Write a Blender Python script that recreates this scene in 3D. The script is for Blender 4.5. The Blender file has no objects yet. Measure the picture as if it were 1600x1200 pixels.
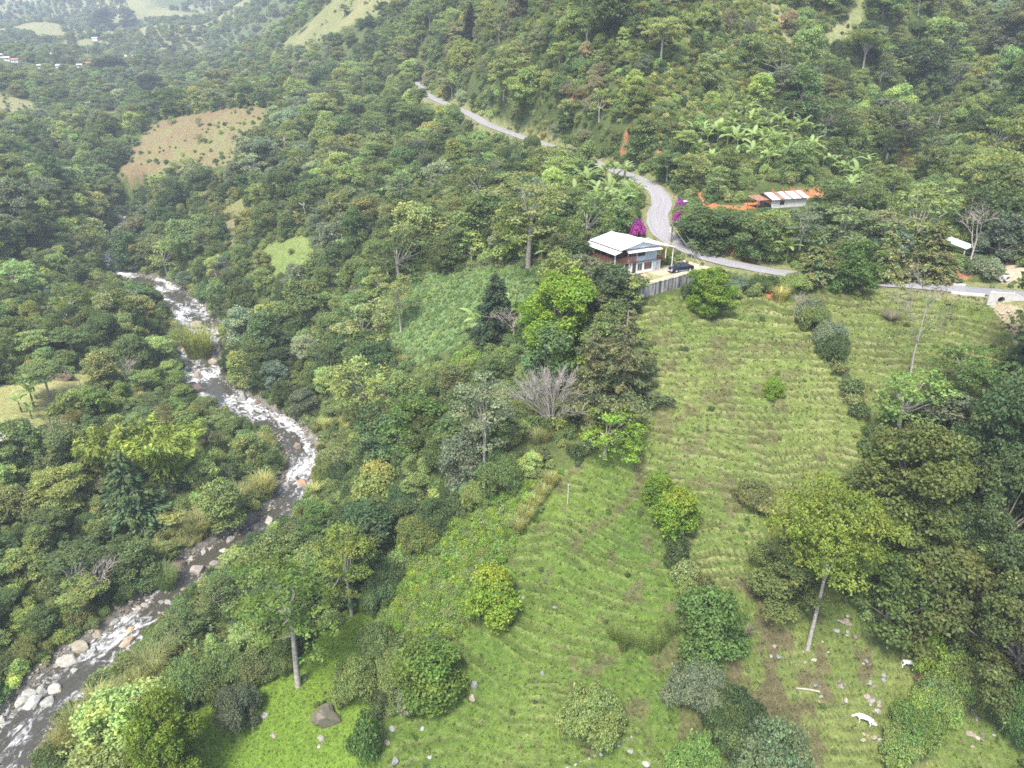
import bpy, bmesh, math, random
import numpy as np
from mathutils import Vector, Matrix

# ------------------------------------------------------------------ camera, sky, sun, exposure
scene = bpy.context.scene
col = scene.collection
PITCH = math.radians(24.0)
CAMZ = 100.0
FPX, CX, CY = 1110.0, 800.0, 600.0          # focal length and centre in pixels of a 1600 x 1200 frame

cam_d = bpy.data.cameras.new('camera')
cam = bpy.data.objects.new('camera', cam_d)
col.objects.link(cam)
cam.location = (0, 0, CAMZ)
cam.rotation_euler = (math.radians(90) - PITCH, 0, 0)
cam_d.sensor_fit = 'HORIZONTAL'
cam_d.sensor_width = 36.0
cam_d.lens = 36.0 * FPX / 1600.0
cam_d.clip_start = 1.0
cam_d.clip_end = 20000.0
scene.camera = cam

SUN_EL, SUN_AZ = math.radians(58), math.radians(205)     # azimuth clockwise from +Y
world = bpy.data.worlds.new('World')
scene.world = world
world.use_nodes = True
wn, wl = world.node_tree.nodes, world.node_tree.links
wn.clear()
w_out = wn.new('ShaderNodeOutputWorld')
w_bg = wn.new('ShaderNodeBackground')
w_sky = wn.new('ShaderNodeTexSky')
w_sky.sky_type = 'NISHITA'
w_sky.sun_disc = False
w_sky.sun_elevation = SUN_EL
w_sky.sun_rotation = SUN_AZ
w_sky.altitude = 900
w_sky.air_density = 1.0
w_sky.dust_density = 4.0
w_sky.ozone_density = 0.6
w_bg.inputs['Strength'].default_value = 0.145
wl.new(w_sky.outputs[0], w_bg.inputs['Color'])
wl.new(w_bg.outputs[0], w_out.inputs['Surface'])

sun_d = bpy.data.lights.new('sun', 'SUN')
sun = bpy.data.objects.new('sun', sun_d)
col.objects.link(sun)
sun_d.energy = 3.2
sun_d.angle = math.radians(14)
sun_d.color = (1.0, 0.94, 0.83)
sun_d.color = (1.0, 0.95, 0.86)
sdir = Vector((math.sin(SUN_AZ) * math.cos(SUN_EL), math.cos(SUN_AZ) * math.cos(SUN_EL), math.sin(SUN_EL)))
sun.rotation_euler = sdir.to_track_quat('Z', 'Y').to_euler()

scene.view_settings.view_transform = 'Standard'
scene.view_settings.look = 'None'
scene.view_settings.gamma = 1.0
scene.view_settings.use_curve_mapping = False
scene.view_settings.exposure = 1.42
scene.cycles.max_bounces = 6
scene.cycles.diffuse_bounces = 4
scene.cycles.transmission_bounces = 3
scene.cycles.volume_bounces = 0
scene.cycles.use_denoising = False
scene.cycles.use_adaptive_sampling = True
scene.cycles.adaptive_threshold = 0.02
scene.cycles.filter_width = 1.65
scene.cycles.adaptive_min_samples = 24
try:
    scene.cycles.denoiser = 'OPENIMAGEDENOISE'
    scene.cycles.denoising_prefilter = 'ACCURATE'
except Exception:
    pass

# ------------------------------------------------------------------ projection helpers
cp, sp_ = math.cos(PITCH), math.sin(PITCH)

def ray(px, py):
    u = (px - CX) / FPX
    v = (CY - py) / FPX
    return np.array([u, cp + v * sp_, -sp_ + v * cp])

def project(X, Y, Z):
    """world arrays -> pixel x, pixel y, depth along the optical axis"""
    zc = Z - CAMZ
    t = Y * cp - zc * sp_
    t = np.where(t < 1.0, 1.0, t)
    v = (Y * sp_ + zc * cp) / t
    return CX + FPX * X / t, CY - FPX * v, t

# ------------------------------------------------------------------ numpy noise
def _hash(ix, iy, seed):
    h = (ix.astype(np.int64) * 374761393 + iy.astype(np.int64) * 668265263 + seed * 1442695041) & 0x7fffffff
    h = ((h ^ (h >> 13)) * 1274126177) & 0x7fffffff
    return ((h ^ (h >> 16)) & 0xffff) / 65535.0

def vnoise(x, y, seed=0):
    ix, iy = np.floor(x), np.floor(y)
    fx, fy = x - ix, y - iy
    fx = fx * fx * (3 - 2 * fx)
    fy = fy * fy * (3 - 2 * fy)
    a = _hash(ix, iy, seed); b = _hash(ix + 1, iy, seed)
    c = _hash(ix, iy + 1, seed); d = _hash(ix + 1, iy + 1, seed)
    return (a * (1 - fx) + b * fx) * (1 - fy) + (c * (1 - fx) + d * fx) * fy

def fbm(x, y, seed=0, oct=4):
    s, amp, tot = 0.0, 1.0, 0.0
    for i in range(oct):
        s = s + amp * vnoise(x * 2 ** i + 17.3 * i, y * 2 ** i - 9.1 * i, seed + i)
        tot += amp
        amp *= 0.5
    return s / tot * 2 - 1

def sstep(a, b, x):
    t = np.clip((x - a) / (b - a), 0, 1)
    return t * t * (3 - 2 * t)

def in_poly(px, py, poly):
    inside = np.zeros(px.shape, bool)
    n = len(poly)
    for i in range(n):
        x0, y0 = poly[i]; x1, y1 = poly[(i + 1) % n]
        if y0 == y1:
            continue
        c = ((y0 > py) != (y1 > py)) & (px < (x1 - x0) * (py - y0) / (y1 - y0) + x0)
        inside ^= c
    return inside

# ------------------------------------------------------------------ terrain: control points (pixel, pixel, depth)
def riverz(y):
    return -88.0 + (y - 80.0) * 0.05

def on_river(px, py, h=0.0):
    d = ray(px, py)
    t = (-92.0 + h) / (d[2] - 0.05 * d[1])
    return d * t

CP = []                                             # camera-relative world points
for px, py, h in [
        (0, 1000, 2.5), (100, 900, 2.5), (200, 800, 3), (300, 700, 3), (385, 735, 2), (0, 850, 6), (0, 700, 12), (100, 650, 9),
        (200, 600, 5), (0, 600, 13), (100, 560, 11), (200, 500, 6), (0, 500, 14), (100, 430, 8), (0, 430, 14), (100, 380, 9),
        (180, 470, 4), (250, 660, 3), (320, 800, 2.5), (230, 900, 2), (120, 990, 2), (-150, 700, 16), (-150, 1000, 6),
        (420, 600, 2.5), (530, 690, 3), (480, 840, 3), (400, 880, 3), (340, 940, 2.5), (270, 1020, 2.5), (200, 1090, 2.5),
        (520, 600, 7), (130, 1180, 2), (350, 560, 2), (400, 560, 5)]:
    CP.append(on_river(px, py, h))
for px, py, t in [
        (50, 330, 290), (0, 280, 320), (120, 300, 330), (0, 180, 480), (0, 150, 540), (150, 200, 480), (200, 150, 620),
        (100, 120, 800), (0, 95, 1000), (200, 95, 950), (300, 100, 800), (400, 100, 650), (300, 50, 1100), (420, 50, 900),
        (130, 60, 1300), (100, 25, 1700), (0, 30, 1700), (250, 10, 2000), (400, 5, 1600), (0, 5, 2500),
        (450, 480, 225), (380, 440, 250), (300, 400, 280), (250, 350, 320), (450, 400, 240), (550, 450, 205), (550, 380, 225),
        (600, 330, 240), (700, 380, 195), (800, 350, 185), (900, 300, 190), (800, 260, 235), (700, 260, 260), (600, 250, 290),
        (500, 280, 290), (400, 300, 300), (330, 260, 350), (200, 275, 380), (240, 190, 430), (400, 170, 400), (400, 215, 370),
        (500, 200, 370), (600, 180, 370), (550, 120, 480), (450, 120, 560), (500, 70, 560), (440, 75, 640), (560, 10, 560),
        (620, 100, 430), (650, 50, 420), (660, 0, 450),
        (1000, 200, 202), (1000, 100, 218), (1000, 0, 240), (760, 100, 309), (760, 0, 335), (860, 100, 255), (860, 0, 280),
        (860, 190, 236), (1080, 270, 190),
        (1100, 220, 200), (1230, 322, 165), (1235, 288, 172), (1150, 318, 165), (1090, 312, 172), (1200, 220, 195), (1200, 150, 215),
        (1100, 100, 225), (1150, 60, 235), (1150, 0, 250), (1215, 70, 246), (1262, 110, 330), (1300, 40, 400), (1250, 0, 480),
        (1400, 0, 420), (1350, 120, 320), (1400, 200, 260), (1350, 260, 210), (1420, 300, 190), (1480, 380, 152), (1560, 400, 145),
        (1600, 380, 150), (1600, 300, 175), (1600, 200, 205), (1600, 100, 240), (1600, 0, 280), (1500, 200, 230), (1500, 100, 270),
        (1500, 0, 330), (1300, 375, 155), (1400, 405, 149), (1750, 300, 165), (1750, 100, 220), (1290, 300, 178),
        (975, 425, 140), (1000, 500, 130), (1100, 480, 134), (1200, 500, 130), (1300, 520, 127), (1400, 500, 128), (1500, 520, 123),
        (1600, 520, 120), (1400, 580, 120), (1550, 580, 115), (1050, 600, 122), (1200, 620, 119), (1320, 640, 117), (1000, 680, 119),
        (1150, 720, 114), (1300, 740, 112), (920, 720, 119), (1050, 800, 110), (1180, 820, 108), (1330, 850, 105), (1150, 920, 104),
        (1260, 1000, 102), (1350, 1050, 100), (1420, 1040, 100), (1500, 1000, 99), (1600, 1000, 97), (1500, 1150, 95), (1350, 1130, 97),
        (1600, 1150, 93), (1200, 1100, 98), (1200, 1190, 95), (1450, 850, 104), (1600, 850, 101), (1600, 700, 108), (1500, 700, 110),
        (950, 800, 113), (850, 830, 115), (950, 900, 107), (1040, 920, 104), (850, 980, 104), (1000, 1000, 101), (770, 920, 110),
        (720, 1000, 107), (800, 1100, 98), (950, 1100, 97), (1080, 1080, 98), (600, 1150, 98), (800, 1190, 95), (1000, 1190, 94),
        (450, 1150, 99), (350, 1100, 104), (300, 1190, 97), (500, 1050, 107), (560, 980, 114), (650, 900, 117), (700, 820, 121),
        (800, 780, 118), (600, 800, 134), (560, 720, 152), (650, 700, 138), (750, 700, 127), (600, 620, 165), (700, 600, 146),
        (800, 600, 134), (800, 520, 148), (680, 550, 160), (600, 520, 178), (880, 480, 142), (870, 560, 134), (760, 430, 170),
        (680, 480, 172), (800, 1350, 92), (400, 1350, 92), (1200, 1350, 90), (1700, 1250, 90), (1800, 900, 95), (1800, 600, 110)]:
    CP.append(ray(px, py) * t)
for x, y, z in [(-900, 4200, 400), (-2400, 3600, 400), (-3600, 2600, 380), (600, 3500, 390), (1800, 2600, 350), (2800, 1500, 330),
                (300, 900, 130), (700, 700, 140), (60, 520, 95), (-150, 760, 70), (500, 420, 130), (300, 330, 95), (1200, 900, 260),
                (-420, 520, -8), (-700, 800, 30), (-520, 300, 5), (-900, 300, 60), (-300, 130, -60), (-500, 100, -20), (-1400, 900, 120),
                (-1700, 1700, 150), (-900, 1900, 140), (-300, 1500, 150), (330, 150, 10), (250, 80, -45), (-4200, 4000, 420), (0, 5800, 480),
                (4000, 3500, 400), (150, 330, 45), (230, 300, 40)]:
    CP.append(np.array([x, y, z], float))
CP = np.array(CP)

RIVER_PX = [(-90, 1290), (-30, 1225), (20, 1160), (75, 1095), (150, 1028), (228, 962), (290, 897), (350, 856), (420, 815), (458, 765), (472, 715),
            (444, 668), (385, 640), (330, 604), (308, 566), (322, 530), (303, 494), (275, 464), (240, 441), (195, 430), (168, 412), (178, 388), (205, 335)]
RIVER_W = [9.5, 9.5, 9.5, 9, 7.5, 6.5, 6, 6, 5.2, 5, 5.5, 7, 8, 10, 11, 11, 11, 10, 9, 8, 7, 6, 6]
ROAD_PX = [(1700, 476, 119), (1640, 466, 122), (1580, 458, 126), (1480, 449, 131), (1400, 446, 136), (1300, 440, 140), (1200, 424, 144), (1120, 406, 148),
           (1070, 389, 153), (1036, 365, 159), (1027, 340, 167), (1034, 312, 177), (1012, 285, 189), (950, 264, 205), (870, 236, 230),
           (770, 196, 280), (735, 180, 300), (690, 160, 335), (659, 142, 370), (655, 128, 410)]

def catmull(P, n):
    P = np.asarray(P, float)
    P = np.vstack([2 * P[0] - P[1], P, 2 * P[-1] - P[-2]])
    out = []
    for i in range(1, len(P) - 2):
        for k in range(n):
            t = k / n
            p0, p1, p2, p3 = P[i - 1], P[i], P[i + 1], P[i + 2]
            out.append(0.5 * (2 * p1 + (p2 - p0) * t + (2 * p0 - 5 * p1 + 4 * p2 - p3) * t * t + (3 * p1 - p0 - 3 * p2 + p3) * t ** 3))
    out.append(P[-2])
    return np.array(out)

riv = np.array([np.append(on_river(px, py), w) for (px, py), w in zip(RIVER_PX, RIVER_W)])
RIV = catmull(riv, 6)                                # x y z width
roa = np.array([ray(px, py) * t for px, py, t in ROAD_PX])
for _ in range(2):
    roa[1:-1, 2] = 0.25 * roa[:-2, 2] + 0.5 * roa[1:-1, 2] + 0.25 * roa[2:, 2]
ROAD = catmull(roa, 8)

def polyline_dist(x, y, P):
    """nearest distance to polyline P, and its interpolated columns 2.."""
    best = np.full(x.shape, 1e9)
    val = np.zeros(x.shape + (P.shape[1] - 2,))
    for i in range(len(P) - 1):
        a, b = P[i], P[i + 1]
        dx, dy = b[0] - a[0], b[1] - a[1]
        L = dx * dx + dy * dy + 1e-9
        t = np.clip(((x - a[0]) * dx + (y - a[1]) * dy) / L, 0, 1)
        d = np.hypot(x - a[0] - t * dx, y - a[1] - t * dy)
        m = d < best
        best = np.where(m, d, best)
        val[m] = a[2:] + t[m][:, None] * (b[2:] - a[2:])
    return best, val

# thin-plate spline in log-polar coordinates; the value is height / distance
CP = np.vstack([CP, RIV[::3, :3] - np.array([0, 0, 0.3]), ROAD[::4]])
def lp(x, y):
    return np.arctan2(x, y) * 1.6, np.log(np.hypot(x, y))
ca, cl = lp(CP[:, 0], CP[:, 1])
ce = CP[:, 2] / np.hypot(CP[:, 0], CP[:, 1])
def U(d2):
    return d2 * np.log(d2 + 1e-12)
n = len(CP)
K = U((ca[:, None] - ca[None]) ** 2 + (cl[:, None] - cl[None]) ** 2) + np.eye(n) * 2e-3
A = np.zeros((n + 3, n + 3))
Pm = np.stack([np.ones(n), ca, cl], 1)
A[:n, :n] = K; A[:n, n:] = Pm; A[n:, :n] = Pm.T
sol = np.linalg.solve(A, np.append(ce, [0, 0, 0]))
def base_height(x, y):
    out = np.zeros(x.size)
    X, Y = x.ravel(), y.ravel()
    for s in range(0, X.size, 40000):
        a, l = lp(X[s:s + 40000], Y[s:s + 40000])
        k = U((a[:, None] - ca[None]) ** 2 + (l[:, None] - cl[None]) ** 2)
        out[s:s + 40000] = (k @ sol[:n] + sol[n] + sol[n + 1] * a + sol[n + 2] * l) * np.exp(l)
    return out.reshape(x.shape)

# house yard: a level pad
HX, HY = (ray(985, 429) * 140)[:2]
PADZ = float((ray(985, 429) * 140)[2])
HROT = math.radians(28)
def hloc(x, y):
    return HX + x * math.cos(HROT) - y * math.sin(HROT), HY + x * math.sin(HROT) + y * math.cos(HROT)
def at_z(px, py, z):
    d = ray(px, py)
    return d * (z / d[2])
WALL_A = at_z(984, 453, PADZ); WALL_B = at_z(1060, 433, PADZ); WALL_C = at_z(1098, 421, PADZ)
PAD = [hloc(-3, 11), hloc(-3.5, -1), (WALL_A[0] - 0.5, WALL_A[1]), (WALL_A[0] + .3, WALL_A[1] - .3), (WALL_B[0] + .3, WALL_B[1] - .3),
       (WALL_C[0] + .3, WALL_C[1] - .2), (WALL_C[0] + 7, WALL_C[1] + 4), hloc(12, 4), hloc(9, 11)]
SHED = ray(1230, 322) * 165
BENCH = [(SHED[0] - 16, SHED[1]), (SHED[0] - 12, SHED[1] - 3), (SHED[0] + 6, SHED[1] - 4), (SHED[0] + 13, SHED[1] + 3), (SHED[0] + 11, SHED[1] + 9), (SHED[0] - 6, SHED[1] + 5), (SHED[0] - 15, SHED[1] + 4)]

def poly_dist(x, y, poly):
    P = np.array(list(poly) + [poly[0]], float)
    P = np.hstack([P, np.zeros((len(P), 1))])
    d, _ = polyline_dist(x, y, P)
    return np.where(in_poly(x, y, poly), -d, d)

# ------------------------------------------------------------------ ground cover zones, outlined on the ground as seen from the air
Z = dict(
    main=[(985, 478), (1040, 462), (1100, 470), (1180, 462), (1240, 470), (1300, 560), (1350, 640), (1372, 690), (1345, 770), (1270, 800), (1200, 850), (1185, 930), (1120, 930), (1072, 850), (1040, 780), (1005, 730), (975, 690), (1000, 640), (1015, 590), (1005, 540)],
    right=[(1235, 455), (1330, 452), (1560, 468), (1600, 520), (1700, 560), (1600, 600), (1520, 610), (1440, 640), (1360, 650), (1300, 545)],
    lower=[(890, 735), (975, 690), (1040, 790), (1065, 900), (1085, 1000), (1110, 1100), (1190, 1260), (560, 1260), (590, 1150), (640, 1090), (715, 1000), (760, 930), (800, 850)],
    meadow=[(180, 1260), (280, 1120), (330, 1085), (420, 1050), (480, 1010), (540, 950), (590, 950), (600, 1000), (560, 1060), (600, 1150), (560, 1260)],
    paddock=[(1150, 905), (1240, 880), (1330, 930), (1350, 1000), (1500, 1050), (1620, 1090), (1620, 1260), (1120, 1260), (1100, 1060)],
    crop=[(565, 480), (600, 455), (650, 432), (760, 418), (850, 416), (885, 440), (800, 480), (760, 520), (700, 548), (650, 570), (620, 540)],
    slope=[(790, 765), (890, 730), (800, 850), (765, 925), (715, 1000), (640, 1000), (560, 950), (590, 880), (650, 820), (720, 785)],
    farpas=[(178, 280), (205, 235), (240, 190), (335, 172), (425, 164), (405, 215), (360, 255), (285, 275)],
    glade=[(395, 395), (470, 365), (505, 400), (490, 425), (430, 435)],
    glade2=[(335, 330), (375, 310), (400, 340), (360, 385)],
    clearing=[(-60, 615), (60, 592), (150, 570), (160, 590), (90, 630), (60, 680), (-60, 672)],
    shedyard=[(-40, 690), (50, 690), (40, 715), (-40, 720)],
    topleft=[(420, 85), (500, 20), (545, -30), (640, -30), (600, 20), (540, 45), (480, 80)],
    ridgepas=[(1105, -60), (1190, -60), (1247, 75), (1232, 94), (1185, 62), (1140, 20)],
    gullypas=[(1280, 70), (1340, -20), (1400, -30), (1370, 10), (1310, 70)],
    bald=[(-30, 140), (40, 155), (80, 180), (30, 190), (-30, 185)],
    red=[(1083, 298), (1100, 298), (1104, 314), (1140, 322), (1180, 317), (1205, 302), (1290, 290), (1302, 299), (1275, 312), (1195, 322), (1130, 330), (1090, 318)],
    red2=[(1118, 382), (1142, 384), (1155, 408), (1130, 402)],
    red3=[(1195, 458), (1215, 452), (1220, 462), (1200, 470)],
    scar=[(420, 145), (470, 92), (480, 96), (450, 140)],
    yard=[(985, 452), (1000, 428), (1045, 412), (1090, 396), (1145, 408), (1098, 424), (1060, 437), (1000, 458)],
    track=[(1528, 392), (1545, 396), (1620, 425), (1620, 452), (1556, 448), (1572, 428), (1550, 408)],
    gulch=[(1545, 470), (1640, 475), (1640, 600), (1590, 560), (1570, 500)],
    hedge=[(1240, 470), (1265, 465), (1310, 540), (1330, 580), (1375, 690), (1355, 720), (1345, 640), (1300, 570)],
    fern=[(1270, 270), (1400, 260), (1480, 330), (1420, 400), (1300, 340)],
    banana=[(1070, 215), (1180, 175), (1290, 215), (1310, 285), (1200, 285), (1080, 290)],
    scrub=[(1040, -60), (1180, -60), (1235, 90), (1195, 195), (1075, 205), (985, 250), (1010, 170), (1050, 90)],
    dirtpath=[(1410, 170), (1422, 170), (1428, 230), (1450, 262), (1440, 268), (1418, 235)],
)

# ------------------------------------------------------------------ terrain grid (polar about the camera's foot, finer nearby)
rr = [36.0]
while rr[-1] < 7000:
    r = rr[-1]
    if r < 58: s = 0.8
    elif r < 150: s = 0.31
    elif r < 260: s = 0.31 + (r - 150) / 110 * 1.2
    else: s = r * 0.0115
    rr.append(r + s)
RR = np.array(rr)
AA = np.linspace(math.radians(-57), math.radians(57), 660)
GR, GA = np.meshgrid(RR, AA, indexing='ij')
GX, GY = GR * np.sin(GA), GR * np.cos(GA)
GZ = base_height(GX, GY)
GZ = GZ + fbm(GX / 14, GY / 14, 3, 3) * np.clip(GR / 200, 0.35, 1.0) * 0.9
far_w = sstep(350, 1100, GR)
rid = 1 - np.abs(fbm(GX / 260, GY / 260, 11, 3))
GZ = GZ + far_w * (rid - 0.72) * np.clip(GR * 0.075, 0, 170)

capz = np.minimum(30 + 0.125 * GR, 330.0)
GZ = np.where(GZ > capz, capz + (GZ - capz) * 0.12, GZ)

# level the yard and the shed bench
pd = poly_dist(GX[:, :], GY, PAD)
w = 1 - sstep(0.0, 6.0, pd)
wall_side = (GX - WALL_A[0]) * (WALL_B[1] - WALL_A[1]) - (GY - WALL_A[1]) * (WALL_B[0] - WALL_A[0])
w = np.where((wall_side > 0) & (pd > 0.5) & (pd < 12), np.minimum(w, 0.0) , w)
GZ = GZ * (1 - w) + PADZ * w
wl_, _ = polyline_dist(GX, GY, np.array([(p[0], p[1], 0) for p in (WALL_A, WALL_B, WALL_C)]))
drop = (pd < 6) & ((pd > 0) & (wall_side > 0) | (wl_ < 0.75))
GZ = np.where(drop, np.minimum(GZ, PADZ - 2.1 - np.clip(pd, 0, 9) * .35), GZ)
bd = poly_dist(GX, GY, BENCH)
w = 1 - sstep(0, 2.5, bd)
GZ = GZ * (1 - w) + SHED[2] * w

# road bench, river bed
near = GR < 520
dr = np.full(GX.shape, 1e9); zr = np.zeros(GX.shape)
d_, v_ = polyline_dist(GX[near], GY[near], ROAD)
dr[near] = d_; zr[near] = v_[:, 0]
w = 1 - sstep(3.4, 8.5, dr)
GZ = GZ * (1 - w) + (zr - 0.12) * w
dv = np.full(GX.shape, 1e9); zv = np.zeros(GX.shape); wv = np.full(GX.shape, 9.0)
d_, v_ = polyline_dist(GX[near], GY[near], RIV)
dv[near] = d_; zv[near] = v_[:, 0]; wv[near] = v_[:, 1]
e = dv - wv * 0.5
w = 1 - sstep(1.5, 9.0, e)
GZ = GZ * (1 - w) + (zv + 0.5 + np.clip(e, -2, 6) * 0.22) * w
GZ = np.where(e < 0.8, np.minimum(GZ, zv - 0.55 * sstep(0.8, -2.5, e)), GZ)

# pixel position of every ground vertex, ragged a little so that zone borders are not straight
PX, PY, PT = project(GX, GY, GZ + CAMZ)
jx = fbm(GX / 3.1, GY / 3.1, 21, 3) * 11 * 120 / PT
jy = fbm(GX / 3.1 + 50, GY / 3.1, 23, 3) * 8 * 120 / PT
MASK = {k: in_poly(PX + jx, PY + jy, v) & (PT < 700) for k, v in Z.items()}
vis_ok = {  # a zone holds only on the slope that faces us
    'main': PT < 160, 'right': PT < 150, 'lower': PT < 150, 'meadow': PT < 150, 'paddock': PT < 140, 'crop': PT < 230, 'slope': PT < 160,
    'farpas': (PT > 300), 'glade': (PT > 190), 'clearing': PT < 260, 'yard': PT < 170, 'track': PT < 190, 'gulch': PT < 150, 'hedge': PT < 150,
    'scrub': (PT > 170) & (PT < 300), 'red': (PT > 150) & (PT < 200), 'banana': PT < 240}
for k, m in vis_ok.items():
    MASK[k] &= m

# cattle terraces on the pastures
tmask = np.zeros(GX.shape)
for k, a in (('main', 1.0), ('right', .65), ('lower', .85), ('paddock', .25), ('farpas', 1.2), ('meadow', .12)):
    tmask = np.where(MASK[k], a, tmask)
tm = tmask.copy()
for _ in range(3):
    tm[1:-1, 1:-1] = (tm[1:-1, 1:-1] * 2 + tm[:-2, 1:-1] + tm[2:, 1:-1] + tm[1:-1, :-2] + tm[1:-1, 2:]) / 6
warp = fbm(GX / 22, GY / 22, 31, 2) * 1.2 + fbm(GX / 8, GY / 8, 33, 3) * 0.4 + fbm(GX / 2.8, GY / 2.8, 35, 2) * 0.16
ph = (GZ / 0.84 + warp)
fr = ph - np.floor(ph)
lev = np.floor(ph)
brk = (0.22 + 0.78 * sstep(-0.3, 0.3, fbm(GX / 4.5 + lev * 7.7, GY / 4.5 - lev * 3.1, 37, 3))) * (0.7 + 0.5 * vnoise(lev * 1.37 + 3, GX / 30, 39))
prof = np.where(fr < 0.72, fr / 0.72, (1 - fr) / 0.28)             # rise slowly, drop fast
GZ = GZ + tm * brk * (0.5 - prof) * 1.05
GZ = GZ + np.where(GR < 170, fbm(GX / 1.0, GY / 1.0, 41, 2) * (0.05 + 0.2 * tm) + fbm(GX / 3.2, GY / 3.2, 43, 2) * 0.22 * tm, 0)
# furrows in the crop field
cm = MASK['crop']
GZ = GZ + np.where(cm, 0.12 * np.sin((GX * 0.8 + GY * 0.35) * 4.2), 0)
GZW = GZ + CAMZ

def height(x, y):
    x = np.asarray(x, float); y = np.asarray(y, float)
    r = np.hypot(x, y); a = np.arctan2(x, y)
    i = np.clip(np.searchsorted(RR, r) - 1, 0, len(RR) - 2)
    fi = np.clip((r - RR[i]) / (RR[i + 1] - RR[i]), 0, 1)
    g = (a - AA[0]) / (AA[1] - AA[0])
    j = np.clip(np.floor(g).astype(int), 0, len(AA) - 2)
    fj = np.clip(g - j, 0, 1)
    return (GZW[i, j] * (1 - fi) * (1 - fj) + GZW[i + 1, j] * fi * (1 - fj) + GZW[i, j + 1] * (1 - fi) * fj + GZW[i + 1, j + 1] * fi * fj)

def grid_value(G, x, y):
    r = np.hypot(x, y); a = np.arctan2(x, y)
    i = np.clip(np.searchsorted(RR, r), 0, len(RR) - 1)
    j = np.clip(np.round((a - AA[0]) / (AA[1] - AA[0])).astype(int), 0, len(AA) - 1)
    return G[i, j]

def ground_at(px, py, t0=70.0, t1=2600.0):
    """the point of the ground that lies under this pixel"""
    d = ray(px, py)
    ts = t0 * (t1 / t0) ** np.linspace(0, 1, 1600)
    h = height(d[0] * ts, d[1] * ts) - (CAMZ + d[2] * ts)
    k = np.argmax(h > 0)
    if h[k] <= 0:
        k = len(ts) - 1
    a, b = (ts[k - 1], ts[k]) if k else (ts[0], ts[0])
    for _ in range(25):
        m = (a + b) / 2
        if height(d[0] * m, d[1] * m) > CAMZ + d[2] * m: b = m
        else: a = m
    x, y = d[0] * b, d[1] * b
    return Vector((float(x), float(y), float(height(x, y)))), float(b)

# ------------------------------------------------------------------ materials
def new_mat(name):
    m = bpy.data.materials.new(name)
    m.use_nodes = True
    nt = m.node_tree
    b = nt.nodes['Principled BSDF']
    return m, nt, b

def add(nt, typ, **kw):
    nd = nt.nodes.new(typ)
    for k, v in kw.items():
        setattr(nd, k, v)
    return nd

def simple(name, rgb, rough=0.8, var=0.15, scale=3.0, metal=0.0, bump=0.0, spec=0.3):
    m, nt, b = new_mat(name)
    tc = add(nt, 'ShaderNodeTexCoord')
    no = add(nt, 'ShaderNodeTexNoise')
    no.inputs['Scale'].default_value = scale
    no.inputs['Detail'].default_value = 5
    nt.links.new(tc.outputs['Object'], no.inputs['Vector'])
    mp = add(nt, 'ShaderNodeMapRange')
    mp.inputs['From Min'].default_value = 0.3; mp.inputs['From Max'].default_value = 0.7
    mp.inputs['To Min'].default_value = 1 - var; mp.inputs['To Max'].default_value = 1 + var
    nt.links.new(no.outputs['Fac'], mp.inputs['Value'])
    vm = add(nt, 'ShaderNodeVectorMath', operation='SCALE')
    vm.inputs[0].default_value = rgb
    nt.links.new(mp.outputs[0], vm.inputs['Scale'])
    nt.links.new(vm.outputs[0], b.inputs['Base Color'])
    b.inputs['Roughness'].default_value = rough
    b.inputs['Metallic'].default_value = metal
    b.inputs['Specular IOR Level'].default_value = spec
    if bump:
        bp = add(nt, 'ShaderNodeBump')
        bp.inputs['Strength'].default_value = bump
        bp.inputs['Distance'].default_value = 0.1
        nt.links.new(no.outputs['Fac'], bp.inputs['Height'])
        nt.links.new(bp.outputs[0], b.inputs['Normal'])
    return m

def ground_material():
    m, nt, b = new_mat('ground')
    at = add(nt, 'ShaderNodeAttribute', attribute_name='cover')
    tc = add(nt, 'ShaderNodeTexCoord')
    L = nt.links.new
    outs = []
    for sc, lo, hi, det in ((0.9, 0.72, 1.28, 6), (4.5, 0.66, 1.34, 4)):
        no = add(nt, 'ShaderNodeTexNoise')
        no.inputs['Scale'].default_value = sc
        no.inputs['Detail'].default_value = det
        no.inputs['Roughness'].default_value = 0.65
        L(tc.outputs['Object'], no.inputs['Vector'])
        mp = add(nt, 'ShaderNodeMapRange')
        mp.inputs['From Min'].default_value = 0.3; mp.inputs['From Max'].default_value = 0.7
        mp.inputs['To Min'].default_value = lo; mp.inputs['To Max'].default_value = hi
        L(no.outputs['Fac'], mp.inputs['Value'])
        outs.append((no, mp))
    mu = add(nt, 'ShaderNodeMath', operation='MULTIPLY')
    L(outs[0][1].outputs[0], mu.inputs[0]); L(outs[1][1].outputs[0], mu.inputs[1])
    vm = add(nt, 'ShaderNodeVectorMath', operation='SCALE')
    L(at.outputs['Color'], vm.inputs[0]); L(mu.outputs[0], vm.inputs['Scale'])
    L(vm.outputs[0], b.inputs['Base Color'])
    b.inputs['Roughness'].default_value = 0.95
    b.inputs['Specular IOR Level'].default_value = 0.1
    bp = add(nt, 'ShaderNodeBump')
    bp.inputs['Strength'].default_value = 0.7
    bp.inputs['Distance'].default_value = 0.25
    L(outs[1][0].outputs['Fac'], bp.inputs['Height'])
    L(bp.outputs[0], b.inputs['Normal'])
    return m

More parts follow.
